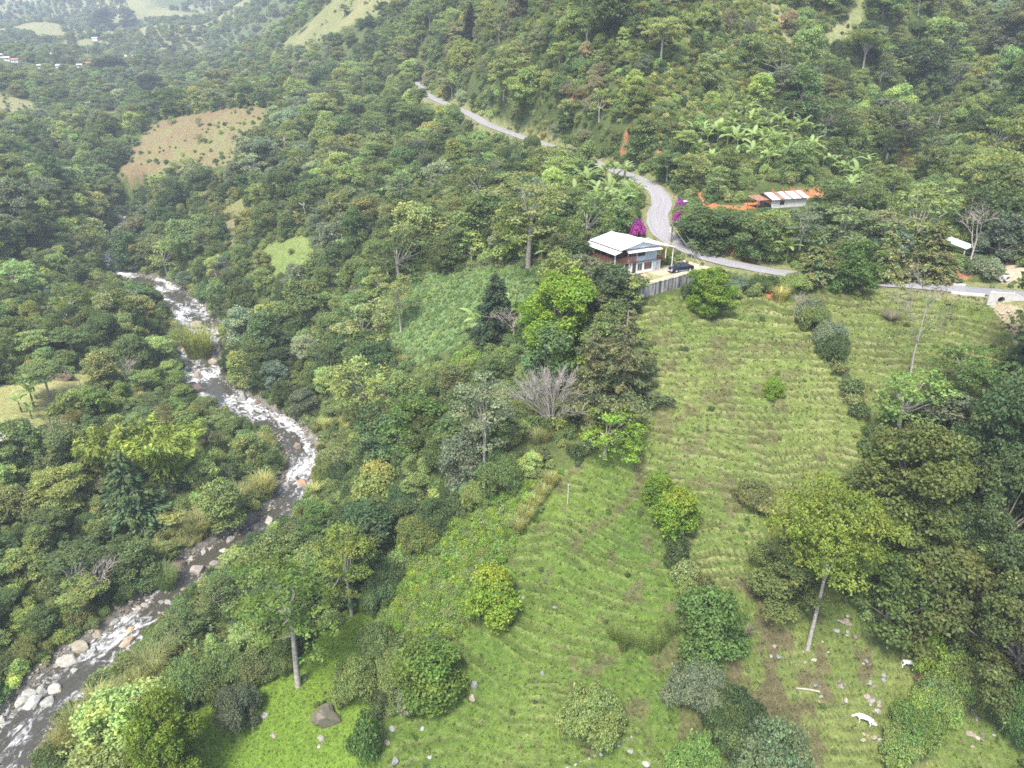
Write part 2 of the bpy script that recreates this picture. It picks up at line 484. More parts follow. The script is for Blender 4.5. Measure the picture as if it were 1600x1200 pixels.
def leaf_material(name='leaf', trans=0.42):
    m, nt, b = new_mat(name)
    L = nt.links.new
    tint = add(nt, 'ShaderNodeAttribute', attribute_name='tint')                    # leaf to leaf variation in the mesh
    inst = add(nt, 'ShaderNodeAttribute', attribute_name='leafcol', attribute_type='INSTANCER')   # colour of this plant
    mul = add(nt, 'ShaderNodeMix', data_type='RGBA', blend_type='MULTIPLY')
    mul.inputs['Factor'].default_value = 1.0
    L(inst.outputs['Color'], mul.inputs['A']); L(tint.outputs['Color'], mul.inputs['B'])
    L(mul.outputs['Result'], b.inputs['Base Color'])
    b.inputs['Roughness'].default_value = 0.6
    b.inputs['Specular IOR Level'].default_value = 0.25
    tr = add(nt, 'ShaderNodeBsdfTranslucent')
    bright = add(nt, 'ShaderNodeMix', data_type='RGBA', blend_type='MULTIPLY')
    bright.inputs['Factor'].default_value = 1.0
    bright.inputs['B'].default_value = (1.35, 1.3, 0.6, 1)
    L(mul.outputs['Result'], bright.inputs['A'])
    L(bright.outputs['Result'], tr.inputs['Color'])
    ms = add(nt, 'ShaderNodeMixShader')
    ms.inputs[0].default_value = trans
    L(b.outputs[0], ms.inputs[1]); L(tr.outputs[0], ms.inputs[2])
    L(ms.outputs[0], nt.nodes['Material Output'].inputs['Surface'])
    return m

M = {}
M['ground'] = ground_material()
M['leaf'] = leaf_material()
M['bark'] = simple('bark', (0.20, 0.17, 0.135), 0.9, 0.35, 4, bump=0.4)
M['pale_bark'] = simple('pale_bark', (0.31, 0.285, 0.245), 0.9, 0.35, 4, bump=0.3)
M['dead_wood'] = simple('dead_wood', (0.36, 0.31, 0.27), 0.9, 0.25, 4)
M['twig'] = simple('twig', (0.29, 0.265, 0.24), 0.9, 0.25, 4)
M['flower'] = simple('flower', (0.36, 0.06, 0.34), 0.7, 0.35, 6)

def tagg(o, label=None, cat=None, group=None, kind=None):
    if label: o['label'] = label
    if cat: o['category'] = cat
    if group: o['group'] = group
    if kind: o['kind'] = kind
    return o

# ------------------------------------------------------------------ fast mesh creation
def mesh_np(name, V, F, mat=None, tint=None, smooth=False):
    me = bpy.data.meshes.new(name)
    V = np.ascontiguousarray(V, np.float32); F = np.ascontiguousarray(F, np.int32)
    k = F.shape[1]
    me.vertices.add(len(V)); me.vertices.foreach_set('co', V.ravel())
    me.loops.add(F.size); me.loops.foreach_set('vertex_index', F.ravel())
    me.polygons.add(len(F))
    me.polygons.foreach_set('loop_start', np.arange(0, F.size, k, dtype=np.int32))
    me.polygons.foreach_set('loop_total', np.full(len(F), k, np.int32))
    if smooth:
        me.polygons.foreach_set('use_smooth', np.ones(len(F), bool))
    if tint is not None:
        a = me.color_attributes.new(name='tint', type='FLOAT_COLOR', domain='POINT')
        c = np.ones((len(V), 4), np.float32); c[:, :3] = tint
        a.data.foreach_set('color', c.ravel())
    if mat is not None:
        me.materials.append(mat)
    me.update(calc_edges=True)
    return me

def mkobj(name, data, parent=None, loc=None, rotz=0.0):
    o = bpy.data.objects.new(name, data)
    col.objects.link(o)
    if parent is not None: o.parent = parent
    if loc is not None: o.location = loc
    o.rotation_euler.z = rotz
    return o

def empty(name, loc=(0, 0, 0), rotz=0.0):
    o = bpy.data.objects.new(name, None)
    o.empty_display_size = 0.3
    col.objects.link(o)
    o.location = loc
    o.rotation_euler.z = rotz
    return o

class MB:
    """collects shapes, builds one mesh object"""
    def __init__(s): s.v = []; s.f = []
    def _add(s, V, F):
        k = len(s.v)
        s.v += [tuple(map(float, p)) for p in V]
        s.f += [tuple(i + k for i in f) for f in F]
        return s
    def box(s, x0, x1, y0, y1, z0, z1):
        return s._add([(x0, y0, z0), (x1, y0, z0), (x1, y1, z0), (x0, y1, z0), (x0, y0, z1), (x1, y0, z1), (x1, y1, z1), (x0, y1, z1)],
                      [(0, 3, 2, 1), (4, 5, 6, 7), (0, 1, 5, 4), (1, 2, 6, 5), (2, 3, 7, 6), (3, 0, 4, 7)])
    def slab(s, quad, th):
        """a quad (4 points) with thickness th downwards"""
        q = [Vector(p) for p in quad]
        return s._add(list(q) + [p - Vector((0, 0, th)) for p in q],
                      [(0, 1, 2, 3), (7, 6, 5, 4), (0, 4, 5, 1), (1, 5, 6, 2), (2, 6, 7, 3), (3, 7, 4, 0)])
    def prism(s, prof, x0, x1, axis='x'):
        n = len(prof)
        P = []
        for x in (x0, x1):
            for a, b in prof:
                P.append((x, a, b) if axis == 'x' else ((a, x, b) if axis == 'y' else (a, b, x)))
        F = [tuple(range(n - 1, -1, -1)), tuple(range(n, 2 * n))]
        F += [(i, (i + 1) % n, n + (i + 1) % n, n + i) for i in range(n)]
        return s._add(P, F)
    def tube(s, pts, rad, n=6, cap=True):
        pts = [Vector(p) for p in pts]
        if not hasattr(rad, '__len__'): rad = [rad] * len(pts)
        V = []; F = []
        up = Vector((0, 0, 1))
        for i, p in enumerate(pts):
            d = (pts[min(i + 1, len(pts) - 1)] - pts[max(i - 1, 0)])
            if d.length < 1e-6: d = Vector((0, 0, 1))
            d.normalize()
            r = Vector((0, 1, 0)) if abs(d.dot(up)) > 0.9 else up
            a = d.cross(r).normalized(); b = d.cross(a).normalized()
            for k in range(n):
                t = 2 * math.pi * k / n
                V.append(p + (a * math.cos(t) + b * math.sin(t)) * rad[i])
        for i in range(len(pts) - 1):
            for k in range(n):
                F.append((i * n + k, i * n + (k + 1) % n, (i + 1) * n + (k + 1) % n, (i + 1) * n + k))
        if cap:
            F.append(tuple(range(n - 1, -1, -1)))
            F.append(tuple(range((len(pts) - 1) * n, len(pts) * n)))
        return s._add(V, F)
    def mesh(s, name, mat, smooth=False):
        me = bpy.data.meshes.new(name)
        me.from_pydata(s.v, [], s.f)
        if mat is not None: me.materials.append(mat)
        if smooth:
            me.polygons.foreach_set('use_smooth', [True] * len(me.polygons))
        me.update()
        bm = bmesh.new(); bm.from_mesh(me)
        bmesh.ops.recalc_face_normals(bm, faces=bm.faces)
        bm.to_mesh(me); bm.free()
        return me
    def build(s, name, mat, parent=None, loc=None, rotz=0.0, smooth=False):
        return mkobj(name, s.mesh(name, mat, smooth), parent, loc, rotz)

def copy_tree(o, parent=None):
    c = o.copy()
    col.objects.link(c)
    c.parent = parent
    for ch in o.children:
        copy_tree(ch, c)
    return c

# ================================================================== STRUCTURE
# ------------------------------------------------------------------ ground mesh with its cover colours
def build_ground():
    nr, na = GX.shape
    C = np.zeros((nr, na, 3))
    n1 = fbm(GX / 22, GY / 22, 51, 3); n2 = fbm(GX / 5, GY / 5, 53, 3); n3 = fbm(GX / 1.3, GY / 1.3, 57, 2)
    def mix(a, b, t):
        a = np.asarray(a, float); b = np.asarray(b, float)
        return a * (1 - t[..., None]) + b * t[..., None]
    t01 = lambda q: np.clip(q * 0.5 + 0.5, 0, 1)
    C[:] = mix((0.050, 0.068, 0.022), (0.090, 0.115, 0.036), t01(n2))                 # forest floor and low growth
    # far valley: mottled pasture and scrub
    farm = sstep(600, 1100, PT)
    hills = mix((0.09, 0.115, 0.05), (0.19, 0.19, 0.095), sstep(-0.3, 0.25, fbm(GX / 170, GY / 170, 61, 4) + sstep(1100, 1900, PT) * 0.45))
    C = C * (1 - farm[..., None]) + hills * farm[..., None]
    def paint(mask, a, b, t):
        nonlocal C
        C = np.where(mask[..., None], mix(a, b, t), C)
    straw = (0.225, 0.228, 0.10)
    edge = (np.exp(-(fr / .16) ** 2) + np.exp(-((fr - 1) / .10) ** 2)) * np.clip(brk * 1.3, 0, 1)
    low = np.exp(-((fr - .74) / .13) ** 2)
    paint(MASK['topleft'], (0.13, 0.155, 0.06), (0.21, 0.20, 0.095), t01(n1 * 1.5))
    paint(MASK['ridgepas'], (0.17, 0.18, 0.08), (0.25, 0.22, 0.12), t01(n2 * 1.5))
    paint(MASK['gullypas'], (0.15, 0.18, 0.07), (0.22, 0.22, 0.11), t01(n2 * 1.5))
    paint(MASK['bald'], (0.25, 0.23, 0.13), (0.2, 0.2, 0.09), t01(n1))
    paint(MASK['farpas'], (0.165, 0.165, 0.07), (0.17, 0.115, 0.07), np.clip(t01(n1 * 1.6 + n2 * 1.2) * .8 + edge * .4, 0, 1))
    paint(MASK['glade'], (0.12, 0.17, 0.045), (0.17, 0.2, 0.07), t01(n2))
    paint(MASK['glade2'], (0.13, 0.16, 0.05), (0.2, 0.15, 0.09), t01(n1))
    paint(MASK['scar'], (0.26, 0.15, 0.08), (0.19, 0.16, 0.08), t01(n2))
    paint(MASK['clearing'], (0.33, 0.31, 0.14), (0.25, 0.26, 0.10), t01(n2))
    paint(MASK['shedyard'], (0.27, 0.22, 0.16), (0.2, 0.19, 0.09), t01(n2))
    g = t01(n1 * 1.2 + n2 * .9)
    paint(MASK['main'], (0.082, 0.128, 0.027), (0.132, 0.17, 0.045), g)
    paint(MASK['right'], (0.078, 0.118, 0.028), (0.125, 0.155, 0.046), g)
    paint(MASK['lower'], (0.066, 0.116, 0.02), (0.108, 0.156, 0.032), g)
    paint(MASK['meadow'], (0.095, 0.155, 0.022), (0.14, 0.205, 0.032), g)
    paint(MASK['paddock'], (0.085, 0.125, 0.028), (0.14, 0.165, 0.05), g)
    past = MASK['main'] | MASK['right'] | MASK['lower'] | MASK['paddock']
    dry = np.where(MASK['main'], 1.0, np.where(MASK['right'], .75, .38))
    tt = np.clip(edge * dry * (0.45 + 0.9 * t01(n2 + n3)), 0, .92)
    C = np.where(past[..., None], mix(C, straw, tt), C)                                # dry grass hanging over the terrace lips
    soil = (0.105, 0.085, 0.05)
    bare = sstep(0.18, 0.42, fbm(GX / 2.6, GY / 2.6, 71, 3) + fbm(GX / 18, GY / 18, 73, 2) * .55) * np.where(MASK['paddock'], .9, np.where(MASK['lower'], .65, .6))
    bare = np.where(MASK['lower'] | MASK['paddock'] | MASK['main'] | MASK['right'], bare, 0)
    C = mix(C, soil, bare)
    C = mix(C, (0.055, 0.065, 0.022), np.where(past, np.clip(low * brk * 1.5, 0, 1) * np.where(MASK['lower'], .6, .78), 0))  # shadow line at the foot of each terrace riser, painted into the colour
    paint(MASK['slope'], (0.09, 0.14, 0.028), (0.13, 0.19, 0.045), t01(n2))
    paint(MASK['crop'], (0.12, 0.175, 0.07), (0.15, 0.15, 0.08), sstep(.25, .8, n2 + n3 * .5))
    paint(MASK['scrub'], (0.11, 0.13, 0.05), (0.19, 0.18, 0.085), t01(n2 * 1.3))
    paint(MASK['hedge'], (0.04, 0.055, 0.02), (0.07, 0.075, 0.03), t01(n2))
    paint(MASK['gulch'], (0.30, 0.25, 0.17), (0.16, 0.17, 0.08), t01(n2 + n3))
    paint(MASK['banana'], (0.075, 0.1, 0.03), (0.13, 0.13, 0.06), t01(n2))
    paint(MASK['fern'], (0.05, 0.075, 0.025), (0.11, 0.11, 0.05), t01(n2))
    paint(MASK['red'] , (0.40, 0.13, 0.05), (0.33, 0.17, 0.08), t01(n2 * 1.3))
    paint(MASK['red2'] | MASK['red3'], (0.33, 0.12, 0.05), (0.26, 0.14, 0.07), t01(n2))
    paint(MASK['yard'], (0.44, 0.38, 0.27), (0.27, 0.27, 0.12), sstep(.0, .5, n2 + n3 * .6))
    paint(MASK['track'], (0.44, 0.36, 0.27), (0.36, 0.28, 0.2), t01(n2))
    paint(MASK['dirtpath'], (0.36, 0.25, 0.17), (0.3, 0.2, 0.13), t01(n2))
    verge = (dr < 5.2) & (PT < 420)
    paint(verge, (0.19, 0.18, 0.09), (0.14, 0.16, 0.06), t01(n2))
    cutbank = (dr > 5.0) & (dr < 9.5) & (PT < 240) & (fbm(GX / 7, GY / 7, 79, 2) > 0.22) & (GZ > zr + 0.5)
    paint(cutbank, (0.31, 0.12, 0.06), (0.20, 0.13, 0.07), t01(n2))
    bank = (e < 2.0 + 1.6 * n2) & (PT < 420)
    paint(bank, (0.17, 0.155, 0.13), (0.11, 0.105, 0.085), t01(n3 + n2))
    paint((e < 0.4) & (PT < 420), (0.10, 0.085, 0.065), (0.07, 0.06, 0.045), t01(n2))
    idx = np.arange(nr * na).reshape(nr, na)
    F = np.stack([idx[:-1, :-1], idx[:-1, 1:], idx[1:, 1:], idx[1:, :-1]], -1).reshape(-1, 4)[:, ::-1]
    V = np.stack([GX, GY, GZW], -1).reshape(-1, 3)
    me = mesh_np('ground', V, F, M['ground'], smooth=True)
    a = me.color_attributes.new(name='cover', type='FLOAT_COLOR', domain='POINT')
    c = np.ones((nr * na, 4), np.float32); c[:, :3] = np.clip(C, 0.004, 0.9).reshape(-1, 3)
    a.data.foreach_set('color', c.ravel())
    o = mkobj('ground', me)
    tagg(o, kind='structure')
    return o
ground = build_ground()

# ------------------------------------------------------------------ road ribbon, kerbs
def ribbon(P, half, nx, z_off, crown=0.0, warp=0.0, seed=5):
    """quad strip along polyline P (x y z ..), half may be an array"""
    P = np.asarray(P, float)
    T = np.gradient(P[:, :2], axis=0)
    T /= np.linalg.norm(T, axis=1)[:, None] + 1e-9
    Nn = np.stack([T[:, 1], -T[:, 0]], 1)
    half = np.broadcast_to(half, (len(P),))
    s = np.linspace(-1, 1, nx)
    hw = half[:, None] * s[None]
    if warp:
        k = fbm(P[:, 0] / 2.5, P[:, 1] / 2.5, seed, 2) * warp
        k2 = fbm(P[:, 0] / 2.5 + 40, P[:, 1] / 2.5, seed, 2) * warp
        hw = hw + np.where(s[None] > 0, k[:, None], k2[:, None]) * np.abs(s[None]) ** 6
    X = P[:, 0, None] + Nn[:, 0, None] * hw
    Y = P[:, 1, None] + Nn[:, 1, None] * hw
    Zz = np.repeat(P[:, 2, None], nx, 1) + z_off + crown * (1 - s[None] ** 2) + CAMZ
    idx = np.arange(X.size).reshape(X.shape)
    F = np.stack([idx[:-1, :-1], idx[:-1, 1:], idx[1:, 1:], idx[1:, :-1]], -1).reshape(-1, 4)
    return X, Y, Zz, F

def resample(P, step):
    P = np.asarray(P, float)
    d = np.r_[0, np.cumsum(np.hypot(np.diff(P[:, 0]), np.diff(P[:, 1])))]
    s = np.arange(0, d[-1], step)
    return np.stack([np.interp(s, d, P[:, k]) for k in range(P.shape[1])], 1), s

def strip_uv(me, shape, s, wid):
    """flow coordinates as a mesh attribute: along, across"""
    a = me.attributes.new(name='flow', type='FLOAT_VECTOR', domain='POINT')
    v = np.zeros(shape + (3,), np.float32)
    v[..., 0] = s[:, None]
    v[..., 1] = np.linspace(-1, 1, shape[1])[None] * np.broadcast_to(wid, (shape[0],))[:, None]
    a.data.foreach_set('vector', v.ravel())

def road_material(name, rgb, streak):
    m, nt, b = new_mat(name)
    L = nt.links.new
    fl = add(nt, 'ShaderNodeAttribute', attribute_name='flow')
    mpg = add(nt, 'ShaderNodeMapping')
    mpg.inputs['Scale'].default_value = (0.05, 1.4, 1)
    L(fl.outputs['Vector'], mpg.inputs['Vector'])
    n1 = add(nt, 'ShaderNodeTexNoise'); n1.inputs['Scale'].default_value = 1.0; n1.inputs['Detail'].default_value = 4
    L(mpg.outputs[0], n1.inputs['Vector'])
    n2 = add(nt, 'ShaderNodeTexNoise'); n2.inputs['Scale'].default_value = 1.3; n2.inputs['Detail'].default_value = 6
    L(fl.outputs['Vector'], n2.inputs['Vector'])
    mp = add(nt, 'ShaderNodeMapRange'); mp.inputs[1].default_value = .3; mp.inputs[2].default_value = .7; mp.inputs[3].default_value = 1 - streak; mp.inputs[4].default_value = 1 + streak
    L(n1.outputs['Fac'], mp.inputs[0])
    mp2 = add(nt, 'ShaderNodeMapRange'); mp2.inputs[1].default_value = .3; mp2.inputs[2].default_value = .7; mp2.inputs[3].default_value = .96; mp2.inputs[4].default_value = 1.04
    L(n2.outputs['Fac'], mp2.inputs[0])
    mu = add(nt, 'ShaderNodeMath', operation='MULTIPLY'); L(mp.outputs[0], mu.inputs[0]); L(mp2.outputs[0], mu.inputs[1])
    vm = add(nt, 'ShaderNodeVectorMath', operation='SCALE'); vm.inputs[0].default_value = rgb
    L(mu.outputs[0], vm.inputs['Scale']); L(vm.outputs[0], b.inputs['Base Color'])
    b.inputs['Roughness'].default_value = .9
    return m

RD, rs = resample(ROAD, 1.0)
X, Y, Zz, F = ribbon(RD, 2.55, 9, 0.03, 0.06, 0.3)
# newer, darker asphalt at the culvert end: its own sheet of the same road
k_split = int(np.argmin(np.abs(project(RD[:, 0], RD[:, 1], RD[:, 2] + CAMZ)[0] - 1512)))
def road_piece(i0, i1, name, mat):
    sh = (i1 - i0, X.shape[1])
    idx = np.arange(sh[0] * sh[1]).reshape(sh)
    Fq = np.stack([idx[:-1, :-1], idx[:-1, 1:], idx[1:, 1:], idx[1:, :-1]], -1).reshape(-1, 4)
    me = mesh_np(name, np.stack([X[i0:i1], Y[i0:i1], Zz[i0:i1]], -1).reshape(-1, 3), Fq, mat, smooth=True)
    strip_uv(me, sh, rs[i0:i1], 2.75)
    return tagg(mkobj(name, me), kind='structure')
M['old_asphalt'] = road_material('old_asphalt', (0.235, 0.226, 0.23), .14)
M['new_asphalt'] = road_material('new_asphalt', (0.20, 0.20, 0.215), .1)
road_piece(k_split - 0, len(RD), 'road', M['old_asphalt'])
road_piece(0, k_split + 1, 'new_road', M['new_asphalt'])

# ------------------------------------------------------------------ river
def water_material():
    m, nt, b = new_mat('river_water')
    L = nt.links.new
    fl = add(nt, 'ShaderNodeAttribute', attribute_name='flow')
    rp = add(nt, 'ShaderNodeAttribute', attribute_name='rapid')
    mpg = add(nt, 'ShaderNodeMapping'); mpg.inputs['Scale'].default_value = (0.45, 0.8, 1)
    L(fl.outputs['Vector'], mpg.inputs['Vector'])
    n1 = add(nt, 'ShaderNodeTexNoise'); n1.inputs['Scale'].default_value = 1.0; n1.inputs['Detail'].default_value = 7; n1.inputs['Roughness'].default_value = .68; n1.inputs['Distortion'].default_value = 1.3
    L(mpg.outputs[0], n1.inputs['Vector'])
    ad = add(nt, 'ShaderNodeMath', operation='ADD'); L(n1.outputs['Fac'], ad.inputs[0]); L(rp.outputs['Fac'], ad.inputs[1])
    mp = add(nt, 'ShaderNodeMapRange'); mp.interpolation_type = 'SMOOTHSTEP'
    mp.inputs[1].default_value = .50; mp.inputs[2].default_value = .80
    L(ad.outputs[0], mp.inputs[0])
    mx = add(nt, 'ShaderNodeMix', data_type='RGBA')
    mx.inputs['A'].default_value = (0.055, 0.051, 0.038, 1); mx.inputs['B'].default_value = (0.66, 0.67, 0.68, 1)
    L(mp.outputs[0], mx.inputs['Factor']); L(mx.outputs['Result'], b.inputs['Base Color'])
    mr = add(nt, 'ShaderNodeMapRange'); mr.inputs[3].default_value = .12; mr.inputs[4].default_value = .8
    L(mp.outputs[0], mr.inputs[0]); L(mr.outputs[0], b.inputs['Roughness'])
    bp = add(nt, 'ShaderNodeBump'); bp.inputs['Strength'].default_value = .6; bp.inputs['Distance'].default_value = .25
    L(n1.outputs['Fac'], bp.inputs['Height']); L(bp.outputs[0], b.inputs['Normal'])
    return m
M['water'] = water_material()
RV, rvs = resample(RIV, 0.6)
X, Y, Zz, F = ribbon(RV, RV[:, 3] * .5 + 0.7, 25, 0.0, 0, 0.9)
S = np.repeat(rvs[:, None], X.shape[1], 1)
rap = fbm(S / 11, np.linspace(-1, 1, 25)[None] * 1.3 + S * 0, 91, 3) * 0.32 - 0.015 + 0.05 * sstep(90, 190, rvs)[:, None]
Zz = Zz + fbm(X / 1.1, Y / 1.1, 93, 3) * (0.10 + np.clip(rap, 0, 1)) * .9
me = mesh_np('river', np.stack([X, Y, Zz], -1).reshape(-1, 3), F, M['water'], smooth=True)
strip_uv(me, X.shape, rvs, RV[:, 3] * .5)
a = me.attributes.new(name='rapid', type='FLOAT', domain='POINT')
a.data.foreach_set('value', rap.astype(np.float32).ravel())
tagg(mkobj('river', me), kind='structure')

# ================================================================== BUILDINGS AND ROAD FURNITURE
EXCL = []                                           # (x, y, radius): keep trees off
M['white_roof'] = simple('white_roof', (.60, .61, .62), .45, .09, .8)
M['white_wall'] = simple('white_wall', (.72, .70, .64), .85, .08, 1.2)
M['blue_wall'] = simple('blue_wall', (.30, .37, .43), .7, .08, 1.0)
M['pale_blue'] = simple('pale_blue', (.38, .45, .50), .7, .08, 1.0)
M['rose_wood'] = simple('rose_wood', (.30, .17, .15), .75, .18, 2.5)
M['brown_wood'] = simple('brown_wood', (.17, .075, .05), .7, .25, 3.0)
M['dark_wood'] = simple('dark_wood', (.07, .042, .032), .8, .3, 3.0)
M['glass'] = simple('window_glass', (.035, .04, .045), .08, .2, 1.0, spec=.6)
M['concrete'] = simple('concrete', (.50, .49, .46), .9, .14, 1.6, bump=.2)
M['white_concrete'] = simple('white_concrete', (.46, .455, .43), .9, .1, 1.6)
M['rust'] = simple('rusty_sheet', (.24, .13, .09), .75, .35, 1.4)
M['zinc'] = simple('zinc_sheet', (.48, .465, .44), .5, .14, 1.2)
M['green_zinc'] = simple('green_zinc', (.40, .49, .46), .5, .12, 1.2)
M['yard_gravel'] = simple('yard_gravel', (.38, .34, .22), .95, .3, 2.0)
M['pole_wood'] = simple('pole_wood', (.12, .10, .085), .9, .2, 4)
M['steel'] = simple('steel', (.45, .46, .47), .5, .1, 3, metal=.3)
M['black'] = simple('black_rubber', (.02, .02, .021), .8, .2, 3)
M['tile'] = simple('porch_floor', (.42, .33, .26), .8, .12, 2)

def stain_material():
    m, nt, b = new_mat('stained_wall')
    L = nt.links.new
    tc = add(nt, 'ShaderNodeTexCoord')
    mg = add(nt, 'ShaderNodeMapping'); mg.inputs['Scale'].default_value = (1.3, 1.3, .12)
    L(tc.outputs['Object'], mg.inputs['Vector'])
    n1 = add(nt, 'ShaderNodeTexNoise'); n1.inputs['Scale'].default_value = 1.0; n1.inputs['Detail'].default_value = 6; n1.inputs['Roughness'].default_value = .7
    L(mg.outputs[0], n1.inputs['Vector'])
    cr = add(nt, 'ShaderNodeValToRGB')
    cr.color_ramp.elements[0].position = .42; cr.color_ramp.elements[0].color = (.05, .05, .048, 1)
    cr.color_ramp.elements[1].position = .58; cr.color_ramp.elements[1].color = (.40, .385, .37, 1)
    L(n1.outputs['Fac'], cr.inputs[0]); L(cr.outputs[0], b.inputs['Base Color'])
    b.inputs['Roughness'].default_value = .95
    return m
M['stained'] = stain_material()

# ------------------------------------------------------------------ the house
def corrugated(mb, p00, p10, p11, p01, ribs, th=.05, amp=.035):
    """ribbed sheet on the quad p00 p10 (eave) p11 p01 (ridge): ribs run from eave to ridge"""
    p00, p10, p11, p01 = map(Vector, (p00, p10, p11, p01))
    n = (p10 - p00).cross(p01 - p00).normalized()
    if n.z < 0: n = -n
    V, F = [], []
    m = ribs * 2
    for i in range(m + 1):
        f = i / m
        o = n * (amp if i % 2 else 0)
        a = p00.lerp(p10, f) + o; b_ = p01.lerp(p11, f) + o
        V += [a, b_, a - n * th, b_ - n * th]
    for i in range(m):
        k = i * 4
        F += [(k, k + 4, k + 5, k + 1), (k + 2, k + 3, k + 7, k + 6), (k, k + 2, k + 6, k + 4), (k + 1, k + 5, k + 7, k + 3)]
    F += [(0, 1, 3, 2), (m * 4, m * 4 + 2, m * 4 + 3, m * 4 + 1)]
    mb._add(V, F)
    return mb

def window(parent, name, x0, x1, z0, z1, y, frame_mat, panes=2, axis='y', out=-1):
    """a framed window let into a wall face at coordinate y of the given axis"""
    f = MB()
    t = .07
    def bx(mb, a0, a1, d0, d1, c0, c1):
        if axis == 'y': mb.box(a0, a1, min(d0, d1), max(d0, d1), c0, c1)
        else: mb.box(min(d0, d1), max(d0, d1), a0, a1, c0, c1)
    d0, d1 = y, y + out * .06
    bx(f, x0, x1, d0, d1, z0, z0 + t); bx(f, x0, x1, d0, d1, z1 - t, z1)
    bx(f, x0, x0 + t, d0, d1, z0 + t, z1 - t); bx(f, x1 - t, x1, d0, d1, z0 + t, z1 - t)
    w = f.build(name, frame_mat, parent)
    n = panes
    for i in range(n):
        a = x0 + t + (x1 - x0 - 2 * t) * i / n; b_ = x0 + t + (x1 - x0 - 2 * t) * (i + 1) / n
        g = MB(); bx(g, a + .02, b_ - .02, y + out * .012, y + out * .03, z0 + t, z1 - t)
        g.build('pane', M['glass'], w)
        if i:
            g = MB(); bx(g, a - .03, a + .03, y, y + out * .055, z0 + t, z1 - t)
            g.build('mullion', frame_mat, w)
    return w

